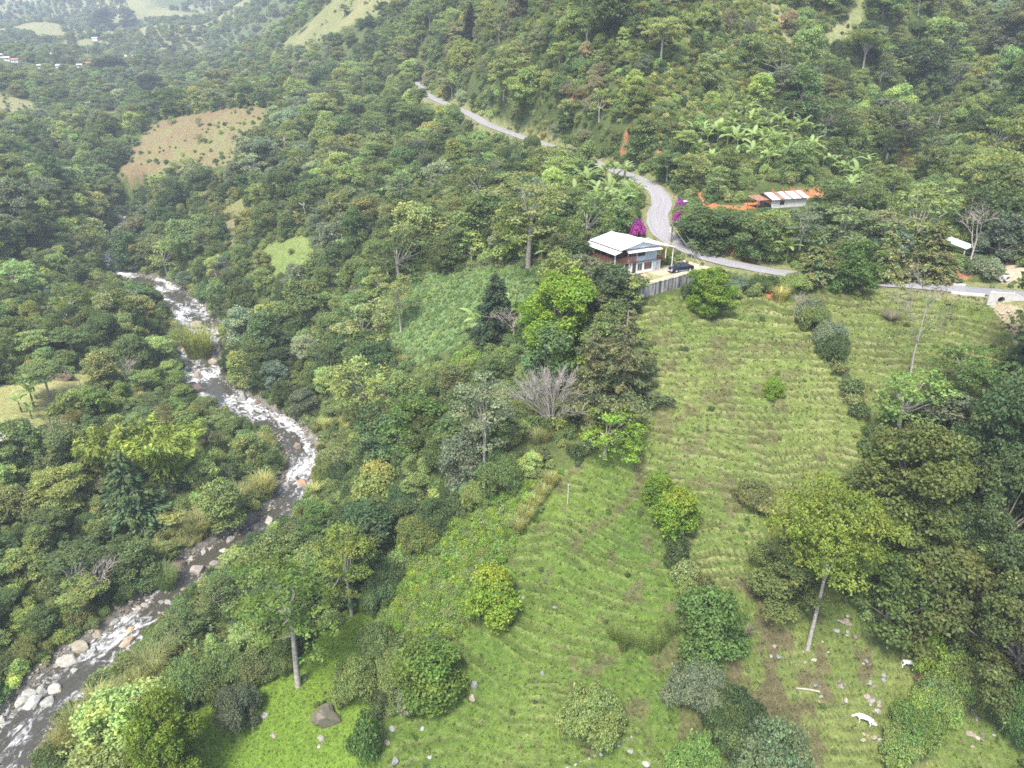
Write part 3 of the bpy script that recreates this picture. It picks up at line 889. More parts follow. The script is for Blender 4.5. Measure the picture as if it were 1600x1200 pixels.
def build_house():
    h = empty('house', (HX, HY, PADZ + CAMZ), HROT)
    tagg(h, 'two-storey house with big white metal roof and wooden balcony', 'house')
    F2, EV = 2.5, 4.95
    # ground floor
    w = MB(); w.box(0, 6, 0, .2, 0, 2.3).box(0, .2, .2, 9.4, 0, 2.3).box(.2, 6, 9.2, 9.4, 0, 2.3).box(5.8, 6, .2, 9.2, 0, 2.3)
    w.build('ground_floor_wall', M['white_wall'], h)
    MB().box(-.15, 8.0, -.35, -.003, -.3, .16).build('plinth', M['tile'], h)
    d = MB().box(.35, 1.2, -.05, -.004, .17, 2.15).build('door', M['dark_wood'], h)
    MB().box(.45, .75, -.07, -.053, .5, 2.0).build('pane', M['glass'], d)
    MB().box(.82, 1.1, -.07, -.053, .5, 2.0).build('pane', M['glass'], d)
    MB().tube([(1.13, -.1, 1.05), (1.13, -.1, 1.2)], .02, 6).build('handle', M['steel'], d)
    window(h, 'window', 1.55, 2.75, .55, 2.05, -.004, M['concrete'], 2)
    window(h, 'window', 3.2, 5.1, .65, 2.05, -.004, M['rose_wood'], 3)
    MB().box(5.35, 6.06, -.1, .5, 0, 2.28).build('corner_panel', M['blue_wall'], h)
    g = MB(); g.box(6.07, 7.75, .55, .7, 0, 2.1).box(7.6, 7.75, .7, 5.2, 0, 2.1)
    g.build('garage_wall', M['white_wall'], h)
    gd = MB(); gd.box(6.2, 7.5, .5, .545, .05, 1.95).build('garage_door', M['white_concrete'], h)
    # open space under the deck
    for x, y in ((-3.8, .2), (-1.6, .15), (-.35, .15), (-3.8, 3.3), (-3.8, 6.4), (-3.8, 9.3)):
        MB().box(x - .12, x + .12, y - .12, y + .12, -1.5, 2.3).build('post', M['white_wall'], h)
    MB().box(-3.2, -.1, 4.0, 4.15, -1.2, 2.3).build('store_wall', M['dark_wood'], h)
    MB().box(-2.6, -1.0, 3.94, 3.997, 0, 1.4).build('store_door', M['rose_wood'], h)
    # deck slab
    MB().box(-4.1, 6.15, -.25, 9.8, 2.302, F2).build('floor_slab', M['brown_wood'], h)
    # upper walls
    MB().box(-1.0, 1.15, -.1, .1, F2, EV - .25).build('front_wall', M['rose_wood'], h)
    u = MB(); u.box(1.15, 6.1, -.12, .08, F2 - .35, EV - .25); u.build('front_wall', M['pale_blue'], h)
    MB().box(3.55, 5.9, -.16, -.123, F2 - .2, EV - .5).build('cladding_panel', M['blue_wall'], h)
    MB().box(5.95, 6.1, .08, 9.4, F2, EV + .2).build('side_wall', M['blue_wall'], h)
    i_ = MB(); i_.box(-2.3, -2.15, .9, 9.3, F2, 5.4).box(-2.15, -1.0, .9, 1.05, F2, 5.2).box(-1.0, -.9, .1, 1.05, F2, EV)
    i_.build('inner_wall', M['dark_wood'], h)
    MB().box(-2.3, 5.95, 9.2, 9.35, F2, 5.2).build('back_wall', M['dark_wood'], h)
    window(h, 'window', -.8, 1.0, F2 + 1.05, F2 + 1.95, -.104, M['rose_wood'], 3)
    window(h, 'window', 1.35, 3.2, F2 + 1.0, F2 + 1.9, -.124, M['dark_wood'], 3)
    for y in (1.6, 4.0, 6.4):
        window(h, 'window', y, y + 1.8, F2 + .8, F2 + 2.0, -2.304, M['brown_wood'], 3, axis='x')
    # balcony: railing boards and posts
    r = MB().box(-4.08, -4.0, -.2, 9.7, F2 + .98, F2 + 1.06).build('railing', M['brown_wood'], h)
    k = 0
    y = -.15
    while y < 9.6:
        MB().box(-4.06, -4.02, y, y + .12, F2 + .06, F2 + .98).build('slat', M['brown_wood'], r); y += .2
    r = MB().box(-4.0, -1.0, -.23, -.15, F2 + .98, F2 + 1.06).build('railing', M['brown_wood'], h)
    x = -3.95
    while x < -1.1:
        MB().box(x, x + .12, -.21, -.17, F2 + .06, F2 + .98).build('slat', M['brown_wood'], r); x += .2
    for yy in (-.15, 2.3, 4.75, 7.2, 9.6):
        MB().box(-4.1, -3.95, yy - .07, yy + .07, F2, EV - .2).build('post', M['pole_wood'] if yy > 0 else M['white_wall'], h)
    # roofs
    rf = corrugated(MB(), (-3.3, -.9, 5.28), (-3.3, 9.9, 5.28), (1.8, 9.9, 6.45), (1.8, -.9, 6.45), 36).build('roof', M['white_roof'], h)
    corrugated(MB(), (6.6, 9.9, 5.32), (6.6, -.9, 5.32), (1.83, -.9, 6.45), (1.83, 9.9, 6.45), 36).build('roof_slope', M['white_roof'], rf)
    MB().box(1.6, 2.05, -.95, 9.95, 6.47, 6.53).build('ridge_cap', M['white_roof'], rf)
    gb = MB(); gb.prism([(-2.9, 5.25), (6.3, 5.25), (1.8, 6.3)], -.5, -.4, axis='y').build('gable', M['white_roof'], h)
    MB().box(-3.25, -3.15, -.4, 9.4, 4.98, 5.22).build('clerestory', M['dark_wood'], h)
    sk = corrugated(MB(), (-4.7, -.9, 4.55), (-4.7, 10.2, 4.55), (-3.0, 10.2, 5.02), (-3.0, -.9, 5.02), 34).build('skirt_roof', M['white_roof'], h)
    corrugated(MB(), (-1.5, -1.15, 4.58), (6.7, -1.15, 4.58), (6.7, .1, 5.06), (-1.5, .1, 5.06), 26).build('front_canopy', M['white_roof'], h)
    # carport side roof over the terrace
    corrugated(MB(), (10.4, 7.5, 4.45), (10.4, -.5, 4.45), (6.62, -.5, 5.30), (6.62, 7.5, 5.30), 24).build('terrace_roof', M['white_roof'], h)
    for x, y in ((8.3, -.2), (10.1, -.2), (10.1, 3.5), (10.1, 7.2)):
        MB().box(x - .06, x + .06, y - .06, y + .06, 2.4 if x < 9 else 0, 4.5 if x > 9 else 4.85).build('terrace_post', M['white_wall'], h)
    MB().box(6.15, 8.4, .2, 6.0, 2.15, 2.32).build('terrace_floor', M['brown_wood'], h)
    tr = MB().box(6.15, 8.4, .1, .18, 3.0, 3.08).build('terrace_railing', M['brown_wood'], h)
    x = 6.2
    while x < 8.35:
        MB().box(x, x + .13, .12, .16, 2.33, 3.0).build('slat', M['brown_wood'], tr); x += .2
    v = MB().tube([(5.1, 1.8, 5.6), (5.1, 1.8, 6.25)], .22, 10).build('roof_vent', M['steel'], h)
    MB().tube([(5.1, 1.8, 6.25), (5.1, 1.8, 6.4)], [.34, .12], 10).build('vent_cowl', M['steel'], v)
    c_ = hloc(2.5, 4.5)
    EXCL.append((c_[0], c_[1], 9.0))
build_house()

# retaining wall below the yard
def build_wall():
    A, B, C_ = (Vector((p[0], p[1], 0)) for p in (WALL_A, WALL_B, WALL_C))
    o = empty('retaining_wall', (A.x, A.y, PADZ + CAMZ))
    tagg(o, 'grey weather-stained retaining wall along the house yard', 'wall')
    pts = [A, A.lerp(B, .34), A.lerp(B, .67), B, C_]
    for i in range(len(pts) - 1):
        a, b_ = pts[i] - A, pts[i + 1] - A
        d = (b_ - a).normalized(); nrm = Vector((d.y, -d.x, 0)) * .2; bk = Vector((d.y, -d.x, 0)) * 1.5
        g = d * .012
        V = []
        for z0 in (-3.2, .12):
            V += [a + g - bk + Vector((0, 0, z0)), b_ - g - bk + Vector((0, 0, z0)), b_ - g + nrm + Vector((0, 0, z0)), a + g + nrm + Vector((0, 0, z0))]
        MB()._add(V, [(0, 3, 2, 1), (4, 5, 6, 7), (0, 1, 5, 4), (1, 2, 6, 5), (2, 3, 7, 6), (3, 0, 4, 7)]).build('wall_section', M['stained'], o)
        cpg = Vector((0, 0, .122)); V2 = [a + g - bk * .1 + cpg, b_ - g - bk * .1 + cpg, b_ - g + nrm * 1.2 + cpg, a + g + nrm * 1.2 + cpg]
        MB()._add(V2 + [v + Vector((0, 0, .07)) for v in V2], [(0, 3, 2, 1), (4, 5, 6, 7), (0, 1, 5, 4), (1, 2, 6, 5), (2, 3, 7, 6), (3, 0, 4, 7)]).build('coping', M['stained'], o)
        V3 = [a + g - bk + cpg, b_ - g - bk + cpg, b_ - g - bk * .1 + cpg, a + g - bk * .1 + cpg]
        MB()._add(V3 + [v + Vector((0, 0, .05)) for v in V3], [(0, 3, 2, 1), (4, 5, 6, 7), (0, 1, 5, 4), (1, 2, 6, 5), (2, 3, 7, 6), (3, 0, 4, 7)]).build('gravel_strip', M['yard_gravel'], o)
build_wall()

# ------------------------------------------------------------------ pickup
M['car_paint'] = simple('car_paint', (.018, .024, .05), .22, .1, 2, metal=.3, spec=.6)
M['lamp_glass'] = simple('lamp_glass', (.7, .7, .72), .15, .05, 3)
def build_pickup():
    p = at_z(1063, 424, PADZ)
    o = empty('pickup_truck', (p[0], p[1], PADZ + CAMZ + .02), math.radians(24))
    tagg(o, 'dark blue pickup truck parked on the house drive', 'pickup')
    # local: nose towards -x, length 5.2, width 1.8
    def arch(cx, n=8, r=.45):
        return [(cx + r * math.cos(math.pi - math.pi * i / n), .38 + r * math.sin(math.pi * i / n)) for i in range(n + 1)]
    prof = [(-2.6, .42), (-2.05, .38)] + arch(-1.6) + arch(1.65) + [(2.6, .45), (2.6, 1.02), (-.1, 1.06), (-1.0, 1.04), (-2.45, .93), (-2.62, .75)]
    body = MB().prism([(x, z) for x, z in prof], -.9, .9, axis='y')
    b_ = body.build('body', M['car_paint'], o)
    cab = [(-1.15, 1.03), (-.4, 1.74), (.95, 1.78), (1.12, 1.03)]
    V = []
    for s in (-1, 1):
        for i, (x, z) in enumerate(cab):
            V.append((x, s * (.86 if z < 1.2 else .68), z))
    MB()._add(V, [(3, 2, 1, 0), (4, 5, 6, 7), (0, 1, 5, 4), (1, 2, 6, 5), (2, 3, 7, 6)]).build('cab', M['car_paint'], o)
    def glass(name, quad):
        q = [Vector(v) for v in quad]; n = (q[1] - q[0]).cross(q[2] - q[0]).normalized() * .012
        V = [v + n for v in q] + [v - n for v in q]
        MB()._add(V, [(0, 1, 2, 3), (7, 6, 5, 4), (0, 4, 5, 1), (1, 5, 6, 2), (2, 6, 7, 3), (3, 7, 4, 0)]).build(name, M['glass'], o)
    glass('windscreen', [(-1.07, -.76, 1.12), (-1.07, .76, 1.12), (-.48, .63, 1.68), (-.48, -.63, 1.68)])
    for s in (-1, 1):
        glass('side_window', [(-.8, s * .85, 1.14), (.1, s * .85, 1.14), (.1, s * .705, 1.68), (-.36, s * .705, 1.68)])
        glass('side_window', [(.2, s * .85, 1.14), (1.02, s * .85, 1.14), (.93, s * .705, 1.68), (.2, s * .705, 1.68)])
        MB().box(-2.63, -2.5, min(s * .55, s * .85), max(s * .55, s * .85), .68, .86).build('headlight', M['lamp_glass'], o)
        MB().box(-1.1, 1.1, min(s * .9, s * 1.0), max(s * .9, s * 1.0), .36, .42).build('side_step', M['steel'], o)
        MB().box(-.8, -.68, min(s * .9, s * 1.08), max(s * .9, s * 1.08), 1.05, 1.2).build('mirror', M['car_paint'], o)
        for x in (-1.6, 1.65):
            w = MB().tube([(x, s * .66, .38), (x, s * .90, .38)], .38, 16).build('wheel', M['black'], o)
            MB().tube([(x, s * .9, .38), (x, s * .915, .38)], .23, 12).build('rim', M['steel'], w)
    MB().box(-2.72, -2.61, -.85, .85, .4, .62).build('bumper', M['steel'], o)
    MB().box(2.61, 2.7, -.8, .8, .45, .6).build('rear_bumper', M['steel'], o)
    MB().box(1.25, 2.52, -.78, .78, 1.03, 1.075).build('bed_cover', M['black'], o)
    for x in (-.1, .7): MB().box(x - .03, x + .03, -.6, .6, 1.79, 1.83).build('roof_bar', M['steel'], o)
build_pickup()

# ------------------------------------------------------------------ utility poles and cables
def pole(p, h, label, name='utility_pole', transformer=True):
    o = empty(name, p)
    tagg(o, label, 'utility pole')
    MB().tube([(0, 0, -.8), (0, 0, h)], [.16, .11], 8).build('shaft', M['pole_wood'], o)
    c_ = MB().box(-.9, .9, -.06, .06, h - .55, h - .43).build('crossarm', M['pole_wood'], o)
    for x in (-.75, .75): MB().tube([(x, 0, h - .43), (x, 0, h - .25)], .05, 6).build('insulator', M['white_concrete'], c_)
    if transformer:
        MB().tube([(-.42, -.1, h - 2.6), (-.42, -.1, h - 1.7)], .27, 10).build('transformer', M['white_concrete'], o)
    return o
pb = at_z(1047, 397, PADZ)
pb = Vector((pb[0], pb[1], PADZ + CAMZ))
pole(pb, 7.4, 'dark utility pole with white transformer beside the house')
d_end = ray(1725, 1165) * 84
pe = Vector((float(d_end[0]), float(d_end[1]), 0)); pe.z = float(height(pe.x, pe.y))
ph_end = float(d_end[2] + CAMZ - pe.z)
pole(pe, max(ph_end, 6.0), 'far end utility pole outside the lower right', transformer=False)
def cable(a, b_, sag, label, r=.026):
    pts = []
    for i in range(41):
        f = i / 40
        q = a.lerp(b_, f); q.z -= sag * 4 * f * (1 - f)
        pts.append(q)
    o = MB().tube(pts, r, 4).build('power_cable', M['zinc'], None, smooth=True)
    tagg(o, label, 'cable', 'power cables over the pasture')
ta, tb = pb + Vector((0, 0, 7.15)), pe + Vector((0, 0, max(ph_end, 6.0) - .25))
cable(ta + Vector((-.75, 0, 0)), tb + Vector((-.75, 0, 0)), 2.3, 'upper of two power cables crossing the pasture to the lower right')
cable(ta + Vector((.75, 0, 0)), tb + Vector((.75, 0, 0)), 2.9, 'lower of two power cables crossing the pasture to the lower right')
g_, t_ = ground_at(128.7, 613, 90, 300)
o = empty('white_post', g_); tagg(o, 'thin white post among trees near the dry clearing', 'post')
MB().tube([(0, 0, -.4), (0, 0, 3.6)], [.09, .07], 6).build('shaft', M['white_concrete'], o)
MB().tube([(0, 0, 3.6), (0, 0, 3.75)], [.13, .05], 6).build('cap', M['steel'], o)
g_, t_ = ground_at(887, 786, 90, 300)
o = empty('fence_post', g_); tagg(o, 'single tall grey post on the ridge edge of the lower pasture', 'post')
MB().tube([(0, 0, -.4), (0, 0, 3.4)], [.07, .05], 6).build('shaft', M['concrete'], o)
MB().box(-.09, .09, -.09, .09, 3.4, 3.5).build('cap', M['concrete'], o)

# ------------------------------------------------------------------ long shed on the red bench
def build_long_shed():
    x, y, z = SHED[0], SHED[1], SHED[2] + CAMZ
    o = empty('long_shed', (x - 1.0, y + .6, z), math.radians(20))
    tagg(o, 'long shed with patched white and rusty roof sheets on the red bank', 'shed')
    L_, D_ = 9.6, 4.4
    ze, zr_ = 2.1, 3.1
    w = MB(); w.box(-L_ / 2, L_ / 2, -D_ / 2, -D_ / 2 + .12, -.6, ze).box(-L_ / 2, L_ / 2, D_ / 2 - .12, D_ / 2, -.6, ze + .2)
    w.build('wall', M['concrete'], o)
    MB().prism([(-D_ / 2 + .13, -.6), (D_ / 2 - .13, -.6), (D_ / 2 - .13, ze), (.6, zr_ - .12), (-D_ / 2 + .13, ze)], L_ / 2 - .14, L_ / 2, 'x').build('gable_wall', M['concrete'], o)
    MB().prism([(-D_ / 2 + .13, .9), (D_ / 2 - .13, .9), (D_ / 2 - .13, ze), (.6, zr_ - .12), (-D_ / 2 + .13, ze)], -L_ / 2, -L_ / 2 + .14, 'x').build('gable_wall', M['brown_wood'], o)
    pat = ['zinc', 'white_roof', 'white_roof', 'rust', 'rust', 'zinc', 'white_roof', 'rust', 'white_roof', 'zinc', 'white_roof', 'rust', 'white_roof', 'white_roof']
    n_ = len(pat); wdt = (L_ + .8) / n_
    for i, mt in enumerate(pat):
        a = -L_ / 2 - .4 + i * wdt; b_ = a + wdt - .02; dz = .012 * (i % 2)
        s_ = corrugated(MB(), (a, -D_ / 2 - .55, ze - .12 + dz), (b_, -D_ / 2 - .55, ze - .12 + dz), (b_, .6, zr_ + dz), (a, .6, zr_ + dz), 3, .02, .03).build('roof_sheet', M[mt], o)
    for i in range(7):
        a = -L_ / 2 - .4 + i * wdt * 2; b_ = a + wdt * 2 - .02; dz = .012 * (i % 2)
        corrugated(MB(), (b_, D_ / 2 + .5, ze + .1 + dz), (a, D_ / 2 + .5, ze + .1 + dz), (a, .62, zr_ + dz), (b_, .62, zr_ + dz), 5, .02, .03).build('roof_sheet', M['rust'], o)
    window(o, 'window', -2.6, -1.4, .7, 1.6, -D_ / 2 - .003, M['dark_wood'], 2)
    # rusty lean-to on the left end
    corrugated(MB(), (-L_ / 2 - 3.6, -D_ / 2 + .4, 1.85), (-L_ / 2 - .45, -D_ / 2 + .4, 1.95), (-L_ / 2 - .45, D_ / 2, 2.5), (-L_ / 2 - 3.6, D_ / 2, 2.4), 10, .02, .03).build('lean_to_roof', M['rust'], o)
    for px_, py_ in ((-L_ / 2 - 3.4, -D_ / 2 + .6), (-L_ / 2 - 3.4, D_ / 2 - .2)):
        MB().box(px_ - .06, px_ + .06, py_ - .06, py_ + .06, -.6, 1.9).build('lean_to_post', M['pole_wood'], o)
    EXCL.append((x, y, 7.5)); EXCL.append((x - 8, y - 1, 4))
build_long_shed()

# open shelter with pale green roof, and the low roof next to it
def build_shelter():
    g_, t_ = ground_at(1493, 400, 120, 200)
    o = empty('open_shelter', (g_.x, g_.y, g_.z), math.radians(40))
    tagg(o, 'open shelter with pale greenish metal roof above the gravel yard', 'shelter')
    corrugated(MB(), (-2.4, -2.4, 2.15), (2.4, -2.4, 2.15), (2.4, 2.4, 3.2), (-2.4, 2.4, 3.2), 14, .02, .03).build('roof', M['green_zinc'], o)
    for x, y, z in ((-2.1, -2.1, 2.1), (2.1, -2.1, 2.1), (2.1, 2.1, 3.0), (-2.1, 2.1, 3.0)):
        MB().box(x - .08, x + .08, y - .08, y + .08, -1, z).build('post', M['concrete'], o)
    MB().box(-2.1, 2.1, 2.05, 2.15, -.5, 2.6).build('back_panel', M['dark_wood'], o)
    MB().box(-1.8, 1.0, 1.0, 1.8, -.3, .8).build('bench', M['brown_wood'], o)
    EXCL.append((g_.x, g_.y, 4.5))
    g_, t_ = ground_at(1529, 401, 120, 200)
    o = empty('low_canopy', (g_.x, g_.y, g_.z), math.radians(-12))
    tagg(o, 'small low white canopy right of the open shelter', 'canopy')
    corrugated(MB(), (-1.3, -.7, 1.2), (1.3, -.7, 1.2), (1.3, .9, 1.5), (-1.3, .9, 1.5), 7, .02, .03).build('roof', M['green_zinc'], o)
    for x in (-1.15, 1.15):
        for y in (-.55, .7): MB().box(x - .05, x + .05, y - .05, y + .05, -.6, 1.2).build('post', M['pole_wood'], o)
    EXCL.append((g_.x, g_.y, 2.5))
build_shelter()

# wayside shelter with an arched white roof
def build_wayside():
    g_, t_ = ground_at(1069, 331, 140, 220)
    o = empty('wayside_shelter', (g_.x, g_.y, g_.z), math.radians(15))
    tagg(o, 'tiny wayside shelter with arched white roof by the road bend', 'shelter')
    V, F = [], []
    for i in range(9):
        a = math.pi * i / 8
        for y in (-.8, .8):
            V.append((-math.cos(a) * 1.0, y, 2.1 + math.sin(a) * .5)); V.append((-math.cos(a) * .94, y, 2.06 + math.sin(a) * .46))
    for i in range(8):
        k = i * 4
        F += [(k, k + 2, k + 6, k + 4), (k + 1, k + 5, k + 7, k + 3), (k, k + 4, k + 5, k + 1), (k + 2, k + 3, k + 7, k + 6)]
    MB()._add(V, F).build('arched_roof', M['white_roof'], o, smooth=True)
    MB().tube([(.1, -.7, -.6), (.1, -.7, 2.1)], .08, 8).build('post', M['white_wall'], o)
    for x in (-.85, .85): MB().tube([(x, .7, -.6), (x, .7, 2.1)], .06, 8).build('post', M['white_wall'], o)
    MB().box(-.8, .8, .72, .78, -.3, 1.9).build('back_panel', M['dark_wood'], o)
    EXCL.append((g_.x, g_.y, 2.4))
build_wayside()

# ------------------------------------------------------------------ culvert, pipes, kerbs
def build_culvert():
    p, tc_ = ground_at(1563, 474, 110, 150)
    zc = p[2] + .75
    o = empty('culvert_headwall', (float(p[0]), float(p[1]), zc), math.radians(-8))
    tagg(o, 'white concrete culvert headwall with round pipe mouth under the road', 'culvert')
    # wall with a round opening
    V, F = [], []
    n_ = 24
    W_, zt, zb = 2.1, 1.15, -1.2
    for y in (0, .35):
        for i in range(n_):
            a = 2 * math.pi * i / n_
            V.append((.72 * math.cos(a), y, -.15 + .72 * math.sin(a)))
        for i in range(n_):
            a = 2 * math.pi * i / n_
            c_, s_ = math.cos(a), math.sin(a)
            k = min(W_ / abs(c_) if abs(c_) > 1e-6 else 1e9, (zt if s_ > 0 else -zb) / abs(s_) if abs(s_) > 1e-6 else 1e9)
            V.append((c_ * k, y, s_ * k))
    N2 = 2 * n_
    for i in range(n_):
        j = (i + 1) % n_
        F += [(i, j, n_ + j, n_ + i), (N2 + j, N2 + i, N2 + n_ + i, N2 + n_ + j), (i, N2 + i, N2 + j, j), (n_ + i, n_ + j, N2 + n_ + j, N2 + n_ + i)]
    MB()._add(V, F).build('headwall', M['white_concrete'], o)
    V, F = [], []
    for y in (-.05, 3.2):
        for r_ in (.70, .60):
            for i in range(n_):
                a = 2 * math.pi * i / n_
                V.append((r_ * math.cos(a), y, -.15 + r_ * math.sin(a)))
    for i in range(n_):
        j = (i + 1) % n_
        F += [(i, j, N2 + j, N2 + i), (n_ + j, n_ + i, N2 + n_ + i, N2 + n_ + j), (j, i, n_ + i, n_ + j)]
    F.append(tuple(N2 + n_ + i for i in range(n_)))
    MB()._add(V, F).build('pipe', M['concrete'], o, smooth=False)
    MB()._add([(2.1, .0, -1.2), (4.2, -.9, -1.2), (4.2, -.9, .2), (2.1, 0, 1.1), (2.1, .3, -1.2), (4.2, -.6, -1.2), (4.2, -.6, .2), (2.1, .3, 1.1)],
              [(0, 1, 2, 3), (7, 6, 5, 4), (0, 4, 5, 1), (1, 5, 6, 2), (2, 6, 7, 3), (3, 7, 4, 0)]).build('wing_wall', M['white_concrete'], o)
    EXCL.append((float(p[0]), float(p[1]), 5.0))
build_culvert()
def lay_pipe(px, py, label):
    g_, t_ = ground_at(px, py, 110, 200)
    o = empty('concrete_pipe', (g_.x, g_.y, g_.z + .42), math.radians(12))
    tagg(o, label, 'pipe', 'concrete pipes on the gravel yard')
    V, F = [], []
    n_ = 16
    for y, r_ in ((-1.1, .48), (1.1, .48), (1.1, .38), (-1.1, .38)):
        for i in range(n_):
            a = 2 * math.pi * i / n_
            V.append((r_ * math.cos(a), y, r_ * math.sin(a)))
    for q in range(4):
        for i in range(n_):
            j = (i + 1) % n_; q2 = (q + 1) % 4
            F.append((q * n_ + i, q * n_ + j, q2 * n_ + j, q2 * n_ + i))
    MB()._add(V, F).build('barrel', M['concrete'], o)
    V, F = [], []
    for y, r_ in ((-1.12, .56), (-.8, .56), (-.8, .49), (-1.12, .49)):
        for i in range(n_):
            a = 2 * math.pi * i / n_
            V.append((r_ * math.cos(a), y, r_ * math.sin(a)))
    for q in range(4):
        for i in range(n_):
            j = (i + 1) % n_; q2 = (q + 1) % 4
            F.append((q * n_ + i, q * n_ + j, q2 * n_ + j, q2 * n_ + i))
    MB()._add(V, F).build('collar', M['concrete'], o)
lay_pipe(1558, 436, 'left concrete pipe section lying on the gravel yard')
lay_pipe(1566.5, 436.5, 'right concrete pipe section lying on the gravel yard')

def kerb(px0, px1, side, label, off=2.95, hgt=.28):
    xs = project(RD[:, 0], RD[:, 1], RD[:, 2] + CAMZ)[0]
    sel = np.where((xs > px0) & (xs < px1) & (np.arange(len(RD)) < 90))[0]
    P = RD[sel]
    T = np.gradient(P[:, :2], axis=0); T /= np.linalg.norm(T, axis=1)[:, None]
    N_ = np.stack([T[:, 1], -T[:, 0]], 1) * side
    V, F = [], []
    for i in range(len(P)):
        for o_, z_ in ((off, -.4), (off, hgt), (off + .45, hgt), (off + .45, -.4)):
            V.append((P[i, 0] + N_[i, 0] * o_, P[i, 1] + N_[i, 1] * o_, P[i, 2] + CAMZ + z_))
    for i in range(len(P) - 1):
        for q in range(4): F.append((i * 4 + q, i * 4 + (q + 1) % 4, i * 4 + 4 + (q + 1) % 4, i * 4 + 4 + q))
    F += [(0, 1, 2, 3), tuple(range(len(V) - 4, len(V)))]
    o = MB()._add(V, F).build('kerb', M['white_concrete'])
    tagg(o, label, 'kerb')
kerb(1478, 1548, -1, 'concrete drainage kerb on the hill side of the road')
kerb(1484, 1512, 1, 'short concrete kerb on the pasture side of the road')

# rusty hut at the left picture edge
def build_hut():
    g_, t_ = ground_at(2, 700, 120, 260)
    o = empty('rusty_hut', (g_.x - .3, g_.y + 1.5, g_.z), math.radians(38))
    tagg(o, 'hut with rusty and pale metal roof at the left picture edge', 'hut')
    w = MB(); w.box(-2.6, 2.6, -2.0, -1.9, -.5, 2.0).box(-2.6, -2.5, -1.9, 2, -.5, 2.4).box(2.5, 2.6, -1.9, 2, -.5, 2.4).box(-2.5, 2.5, 1.9, 2, -.5, 2.8)
    w.build('wall', M['dark_wood'], o)
    for i, mt in enumerate(['rust', 'zinc', 'rust', 'zinc', 'zinc', 'rust', 'zinc', 'rust']):
        a = -2.9 + i * .73; dz = .012 * (i % 2)
        corrugated(MB(), (a, -2.5, 2.0 + dz), (a + .71, -2.5, 2.0 + dz), (a + .71, 2.5, 2.95 + dz), (a, 2.5, 2.95 + dz), 3, .02, .03).build('roof_sheet', M[mt], o)
    MB().box(-.5, .4, -2.06, -2.003, -.2, 1.8).build('door', M['brown_wood'], o)
    EXCL.append((g_.x, g_.y + 1, 4.5))
build_hut()

# the far village: each house a thing
M['far_white'] = simple('far_white', (.62, .62, .60), .8, .06, .5)
M['far_red'] = simple('far_red', (.40, .17, .12), .8, .1, .5)
def far_house(px, py, wpx, roof, label, flat=False):
    g_, t_ = ground_at(px, py, 400, 2400)
    w = wpx * t_ / FPX
    o = empty('village_house', g_, RNGV.uniform(-.4, .4))
    tagg(o, label, 'house', 'houses of the far village')
    d_ = w * .55; hh = max(3.0, w * .3)
    MB().box(-w / 2, w / 2, -d_ / 2, d_ / 2, -3, hh).build('wall', M['far_white'], o)
    MB().prism([(-d_ / 2 - .5, hh - .1), (0, hh + d_ * .28), (d_ / 2 + .5, hh - .1)], -w / 2 - .5, w / 2 + .5, 'x').build('roof', M[roof], o)
    for k in (-.28, .05, .3):
        MB().box(w * k - .6, w * k + .6, -d_ / 2 - .06, -d_ / 2 - .003, hh * .35, hh * .75).build('window', M['glass'], o)
    EXCL.append((g_.x, g_.y - 12, max(16, w)))
RNGV = random.Random(3)
for px, py, w_, rf_, lb in [(3, 90, 6, 'far_white', 'white village house at the far left edge, upper'), (12, 95, 8, 'far_white', 'white village house beside the red-roofed one'),
                            (25, 98, 11, 'far_red', 'red-roofed house in the far village'), (27, 108, 7, 'far_white', 'white village house below the red-roofed one'),
                            (63, 107, 6, 'far_white', 'small white village house in the middle of the village'), (82, 88, 5, 'far_white', 'small white house uphill of the far village'),
                            (93, 107, 9, 'far_white', 'long white village house left of the dark round tree'), (125, 106, 7, 'far_white', 'white village house close to the dark round tree'),
                            (140, 103, 8, 'far_red', 'brownish village house touching the dark round tree'), (184, 94, 8, 'far_white', 'white house right of the dark round tree'),
                            (207, 95, 18, 'far_white', 'long pale building right of the far village'), (149, 63, 8, 'far_white', 'pale house on the hilltop beyond the village'), (627 + 648, 62, 4, 'far_white', 'tiny white hut high in the side valley')]:
    far_house(px, py, w_, rf_, lb)

# ================================================================== VEGETATION
LSK, DNK = 0.6, 1.45          # leaf size and tuft density of all crowns
def rot_basis(nrm, rng):
    r = rng.normal(size=nrm.shape)
    t = r - nrm * (r * nrm).sum(1)[:, None]
    t /= np.linalg.norm(t, axis=1)[:, None] + 1e-9
    return t, np.cross(nrm, t)

def leaf_quads(P, nrm, size, aspect, tint, rng, tang=None):
    nrm = nrm / (np.linalg.norm(nrm, axis=1)[:, None] + 1e-9)
    if tang is None:
        t, b = rot_basis(nrm, rng)
    else:
        t = tang / (np.linalg.norm(tang, axis=1)[:, None] + 1e-9)
        b = np.cross(nrm, t)
        b /= np.linalg.norm(b, axis=1)[:, None] + 1e-9
    s = size * rng.uniform(0.6, 1.35, len(P))
    a = t * (s * aspect * .5)[:, None]
    w = b * (s * .5)[:, None]
    V = np.stack([P + a, P + w + a * .1, P - a, P - w + a * .1], 1).reshape(-1, 3)
    F = np.arange(len(P) * 4).reshape(-1, 4)
    return V, F, np.repeat(tint, 4, 0)

